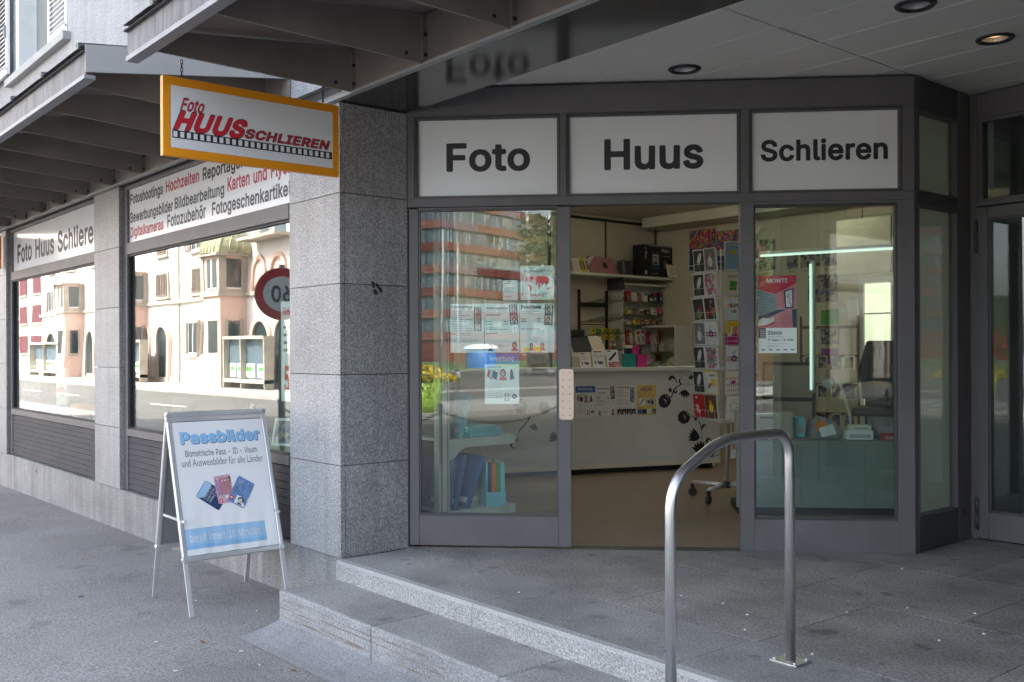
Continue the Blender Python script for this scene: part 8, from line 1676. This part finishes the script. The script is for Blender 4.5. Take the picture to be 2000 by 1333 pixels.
# planter with yellow and red flowers in the sun on the far pavement
q = random.Random(4)
t = thing('flower_planter', 'wide lime green planter with a mound of yellow flowers and thin red ones', 'planter', (5.43, -11.85, ground_z(2) - .02))
MB().lathe([(0, 0), (.42, 0), (.55, .2), (.62, .85), (.58, .85), (.5, .8), (0, .8)], 'lime', 24).build('pot', t)
m = MB()
for i in range(1100):
    a = q.uniform(0, 6.283); r = 1.0 * math.sqrt(q.random()); z = .86 + .34 * math.sqrt(max(0, 1 - (r / 1.02) ** 2)) * q.uniform(.4, 1) - .10 * (r > .65)
    p = Vector((r * math.cos(a), r * math.sin(a), z)); s = q.uniform(.03, .05); u = Vector((q.uniform(-1, 1), q.uniform(-1, 1), q.uniform(-.3, .6))).normalized(); v = u.orthogonal().normalized(); w = u.cross(v)
    m.quad([p + v * s, p + w * s, p - v * s, p - w * s], 'yellow' if q.random() < .6 else 'leaf_mid')
for i in range(90):
    a = q.uniform(0, 6.283); r = .6 * math.sqrt(q.random()); h = q.uniform(1.2, 2.1); p = Vector((r * math.cos(a) - .5, r * math.sin(a) - .3, h)); s = .05
    m.quad([p, p + Vector((s, 0, s)), p + Vector((0, 0, 2 * s)), p + Vector((-s, 0, s))], 'red' if q.random() < .5 else 'leaf_mid')
m.build('flowers', t)
# beyond the road: lawn, masts, trees, kiosk, car, and the big office building
g = MB(); g.quad([(18, -58, -.42), (120, -58, -.42), (120, -112, -.42), (18, -112, -.42)], 'lawn_green'); struct('lawn', g)
g = MB(); g.box(16, 122, -57.9, -57.6, -.6, -.36, 'kerb_stone'); g.box(10, 70, -24.0, -23.7, -.6, -.36, 'kerb_stone'); struct('kerb', g)
for k, (x, y, h, r) in enumerate(((26.4, -39.7, 9.2, .10), (27.4, -39.4, 8.4, .09), (37.0, -43.9, 15, .17), (38.2, -43.0, 15, .17))):
    t = thing('lamp_mast', ['tall white mast, left of the nearer pair', 'shorter white mast of the nearer pair', 'tall pale mast before the trees, left one', 'tall pale mast before the trees, right one'][k], 'mast', (x, y, -.5), 0, 'white masts beyond the road')
    MB().tube([(0, 0, 0), (0, 0, h)], [r, r * .6], 'pole_white', 12).build('pole', t); MB().cyl((0, 0, 0), (0, 0, .5), r * 1.5, 'pole_white', 12).build('base', t)
def tree(x, y, h, r, label, seed, n=2600, leaf=.22):
    q = random.Random(seed)
    t = thing('broadleaf_tree', label, 'tree', (x, y, -.5), 0, 'trees beyond the road')
    m = MB().tube([(0, 0, 0), (.1, 0, h * .25), (-.1, .1, h * .5), (0, 0, h * .8)], [.28, .22, .15, .05], 'bark', 8)
    cl = []
    for i in range(16):
        a = q.uniform(0, 6.283); z = q.uniform(.35, .92) * h; rr = r * q.uniform(.3, .8) * math.sin(math.pi * min(.95, (z / h - .2) / .85))
        c = (rr * math.cos(a), rr * math.sin(a), z); cl.append((c, r * q.uniform(.28, .45)))
        m.tube([(0, 0, z * .7), (c[0] * .6, c[1] * .6, z * .9), c], [.09, .06, .02], 'bark', 5)
    m.build('trunk', t)
    m = MB()
    for i in range(n):
        c, cr = q.choice(cl); d = Vector((q.gauss(0, 1), q.gauss(0, 1), q.gauss(0, .8))).normalized() * cr * q.random() ** .4
        p = Vector(c) + d; s = leaf * q.uniform(.6, 1.3); u = Vector((q.gauss(0, 1), q.gauss(0, 1), q.gauss(0, 1))).normalized(); v = u.orthogonal().normalized(); w = u.cross(v)
        m.quad([p + v * s, p + w * s * .6, p - v * s, p - w * s * .6], 'leaf_dark' if q.random() < .55 else 'leaf_mid')
    m.build('crown', t)
tree(33.3, -36.4, 12.5, 3.3, 'dense broad tree nearest the masts', 1); tree(44.5, -46, 13.5, 3.6, 'tall dense tree behind the masts', 2); tree(66, -66, 15, 4.5, 'loose tree in front of the office building', 3, 1700, .3); tree(58, -46, 12, 4, 'rounded tree at the right of the row', 4)
tree(20, -12.8, 9, 3.6, 'added street tree nearest the crossing on the far pavement', 5, 1600); tree(27, -12.8, 10, 4, 'second added street tree on the far pavement', 6, 1600); tree(35, -13, 10, 4, 'third added street tree on the far pavement', 7, 1400); tree(44, -13, 11, 4.4, 'fourth added street tree on the far pavement', 8, 1400)  # added trees keep bright sky out of the right window's reflection
BR = thing('added_brown_building', 'added dark brown flat-roofed building behind the street trees, darkening the mirrored view', 'building', (36, -16.5, -.5))  # added dark block so the right window mirrors less brightness
box(0, 60, -10, 0, 0, 15, 'brown').build('wall', BR)
for fl in range(4):
    for k in range(12):
        w = thing('window', None, None); w.parent = BR; w.location = (1.5 + k * 4.8, 0, 1.2 + fl * 3.5)
        ringframe(MB(), 0, 2.6, 0, 1.8, .1, .1, .1, .1, .001, .08, 'grey_dark').build('frame', w); box(.101, 2.499, .001, .03, .101, 1.699, 'pane_dark').build('pane', w)
t = thing('blue_kiosk', 'blue round kiosk with a white domed roof on the far lawn', 'kiosk', (49.9, -65.7, -.45))
MB().lathe([(1.45, 0), (1.5, 1.9), (1.4, 1.95)], 'toilet_blue', 20).build('body', t); MB().lathe([(1.75, 1.9), (1.6, 2.15), (.9, 2.35), (.0, 2.42)], 'white_paint', 20).build('roof', t); MB().box(-.35, .35, 1.40, 1.52, .05, 1.8, 'binder_blue').build('door', t)
t = thing('parked_car', 'dark parked hatchback on the far side of the lawn road', 'car', (48.5, -55.5, -.45), R(135))
MB().prism([(-2.05, .3), (2.05, .3), (2.1, .6), (1.9, .82), (1.1, .95), (.5, 1.42), (-1.2, 1.45), (-1.95, .95), (-2.1, .7)], -.85, .85, 'car_dark').build('body', t, bevel=.08)
MB().prism([(1.0, .96), (.48, 1.36), (-1.15, 1.39), (-1.75, .96)], -.862, .862, 'pane_dark').build('window', t)
for x in (-1.3, 1.3):
    for y in (-.8, .8): MB().cyl((x, y - .09, .31), (x, y + .09, .31), .31, 'tyre', 18).cyl((x, y - .1, .31), (x, y + .1, .31), .18, 'alu', 14).build('wheel', t)
for y in (-.6, .6): MB().box(-2.11, -2.0, y - .15, y + .15, .65, .8, 'red').build('tail_light', t)
OF = thing('office_building', 'large office building banded in red, orange and mauve panels with long window rows', 'building', (79.5, -112.7, -.5), R(-15))
Lx, Ly, fh = 78, 40, 3.45
box(.3, Lx, -Ly, -.3, 0, fh * 7.2, 'pane_blue').build('core', OF)
q = random.Random(12); cols = ['facade_red', 'facade_orange', 'facade_orange', 'facade_mauve', 'facade_red']
pm = {c: box(0, 1, 0, .3, 0, 1, c).mesh('panel') for c in set(cols) | {'facade_mauve'}}
for f in range(8):
    z = f * fh; h = 1.25 if f else 3.0
    x = 0
    while x < Lx:
        w = min(q.choice((6, 9, 12)), Lx - x); c = q.choice(cols)
        p = link('panel', pm[c], OF, (x + .02, -.28, z)); p.scale = (w - .04, 1, h if f else fh * .9); x += w
    y = 0
    while y < Ly:
        w = min(q.choice((8, 10, 14)), Ly - y); c = q.choice(cols)
        p = link('panel', pm[c], OF, (.28, -y - .02, z), (0, 0, R(-90))); p.scale = (w - .04, 1, h if f else fh * .9); p.location.x = 0; p.rotation_euler = (0, 0, R(-90)); y += w
m = MB()
for f in range(1, 8):
    z = f * fh + 1.25
    x = 1.5
    while x < Lx:
        m.box(x, x + .12, -.3, -.12, z, z + 2.2, 'facade_mauve' if q.random() < .3 else 'pole_white'); x += q.choice((.8, 1.6, 1.6, 3.2))
    y = 1.5
    while y < Ly:
        m.box(.12, .3, -y - .1, -y, z, z + 2.2, 'grey_dark'); y += 1.9
m.build('mullion', OF, kind='stuff')
m = MB()
for f in range(1, 8):
    for k in range(14):
        x = q.uniform(2, Lx - 6); m.box(x, x + q.uniform(1.5, 4), -.29, -.27, f * fh + 1.6 + q.uniform(0, .8), f * fh + 3.4, 'curtain')
m.build('sun_blind', OF, kind='stuff')
# low houses and woods closing the street ends
struct('far_woods', MB().prism([(-60, -1), (-60, 9), (-30, 13), (0, 10), (30, 14), (70, 11), (120, 15), (190, 10), (190, -1)], -190, -200, 'leaf_dark'))
# neighbour sign seen mirrored at the top of the right window, hoop stands on the platform
t = thing('market_sign', 'red sign box reading Markt over the glass double door', 'sign', (-.645, 4.55, 2.52), R(90))
box(-.55, .55, 0, .06, 0, .22, 'red').build('box', t); MB().text('Markt', -.26, .05, 'white_paint', .52, .12, -.002, .03).build('lettering', t)

# ------------------------------------------------------------------ litter on the ground
q = random.Random(21)
bm_ = MB().cyl((0, 0, .004), (.024, 0, .004), .004, 'butt', 6).mesh('cigarette_butt')
gum = MB().lathe([(0, .0025), (.012, .0018), (.016, .0002)], 'butt', 8).mesh('gum_spot')
for k, (x, y) in enumerate([(-5.5, 2.0), (-5.0, 2.3), (-4.9, 1.9), (-4.7, 2.25), (-4.4, 2.1), (-4.2, 2.3), (-5.75, 2.75), (-6.25, 2.55)]):
    link('cigarette_butt', bm_, None, (x, y, ground_z(x) + .0005), (0, 0, q.uniform(0, 6)), 0, (f'cigarette butt before the steps, {ORD[k]} one counting from the A-board' if k < 6 else ['cigarette butt under the A-board near its front leg', 'cigarette butt deep under the A-board between its rear legs'][k - 6]), 'cigarette butt', 'cigarette butts on the asphalt')
lf = MB().add([(0, 0, .002), (.018, .01, .007), (.04, .004, .004), (.05, 0, .009), (.036, -.012, .003), (.016, -.014, .006)], [(0, 1, 2), (0, 2, 4), (2, 3, 4), (0, 4, 5)], 'leaf_litter').mesh('dry_leaf')
for k, (x, y) in enumerate([(-5.3, 2.2), (-5.05, 2.42), (-4.55, 2.35), (-6.9, 2.0), (-7.4, 2.7), (-8.2, 2.4), (-9.0, 1.9)]):
    link('dry_leaf', lf, None, (x, y, ground_z(x) + .001), (0, 0, q.uniform(0, 6)), 0, (f'small dry leaf before the lower step, {ORD[k]} one counting from the A-board' if k < 3 else f'small dry leaf behind the A-board, {ORD[k - 3]} one counting away from it'), 'leaf', 'dry leaves on the asphalt')
SCR = [(-2.6, 4.3), (-2.45, 4.6), (-2.9, 3.9), (-2.2, 4.75), (-2.75, 3.7), (-2.1, 4.2), (-3.1, 4.0), (-2.35, 3.6), (-1.95, 4.9), (-2.0, 4.45), (-3.95, 3.35), (-3.35, 3.95), (-2.9, 5.4)]
SCL = ['white scrap on the slabs midway between handrail and right window', 'white scrap on the slabs behind the handrail post', 'white scrap left of the handrail base plate', 'white scrap on the slabs right of the handrail, farther out', 'white scrap close to the handrail base plate', 'white scrap right of the handrail base plate',
       'white scrap on the slabs seen inside the handrail loop', 'white scrap just beside the foot of the rear handrail post', 'white scrap farthest right near the side door', 'white scrap on the bare slabs at the right edge', 'white scrap near the edge stone by the steps', 'white scrap on the slabs before the open doorway', 'white scrap just before the kick rail of the right window']
for k, (x, y) in enumerate(SCR):
    g = MB().add([(0, 0, .0005), (.016, .003, .0005), (.014, .013, .0005), (.002, .012, .0005), (.008, .007, .007)], [(0, 1, 4), (1, 2, 4), (2, 3, 4), (3, 0, 4)], 'paper')
    g.build('paper_scrap', None, (x, y, .0005), (0, 0, q.uniform(0, 6)), 0, SCL[k], 'scrap', 'white scraps on the platform')
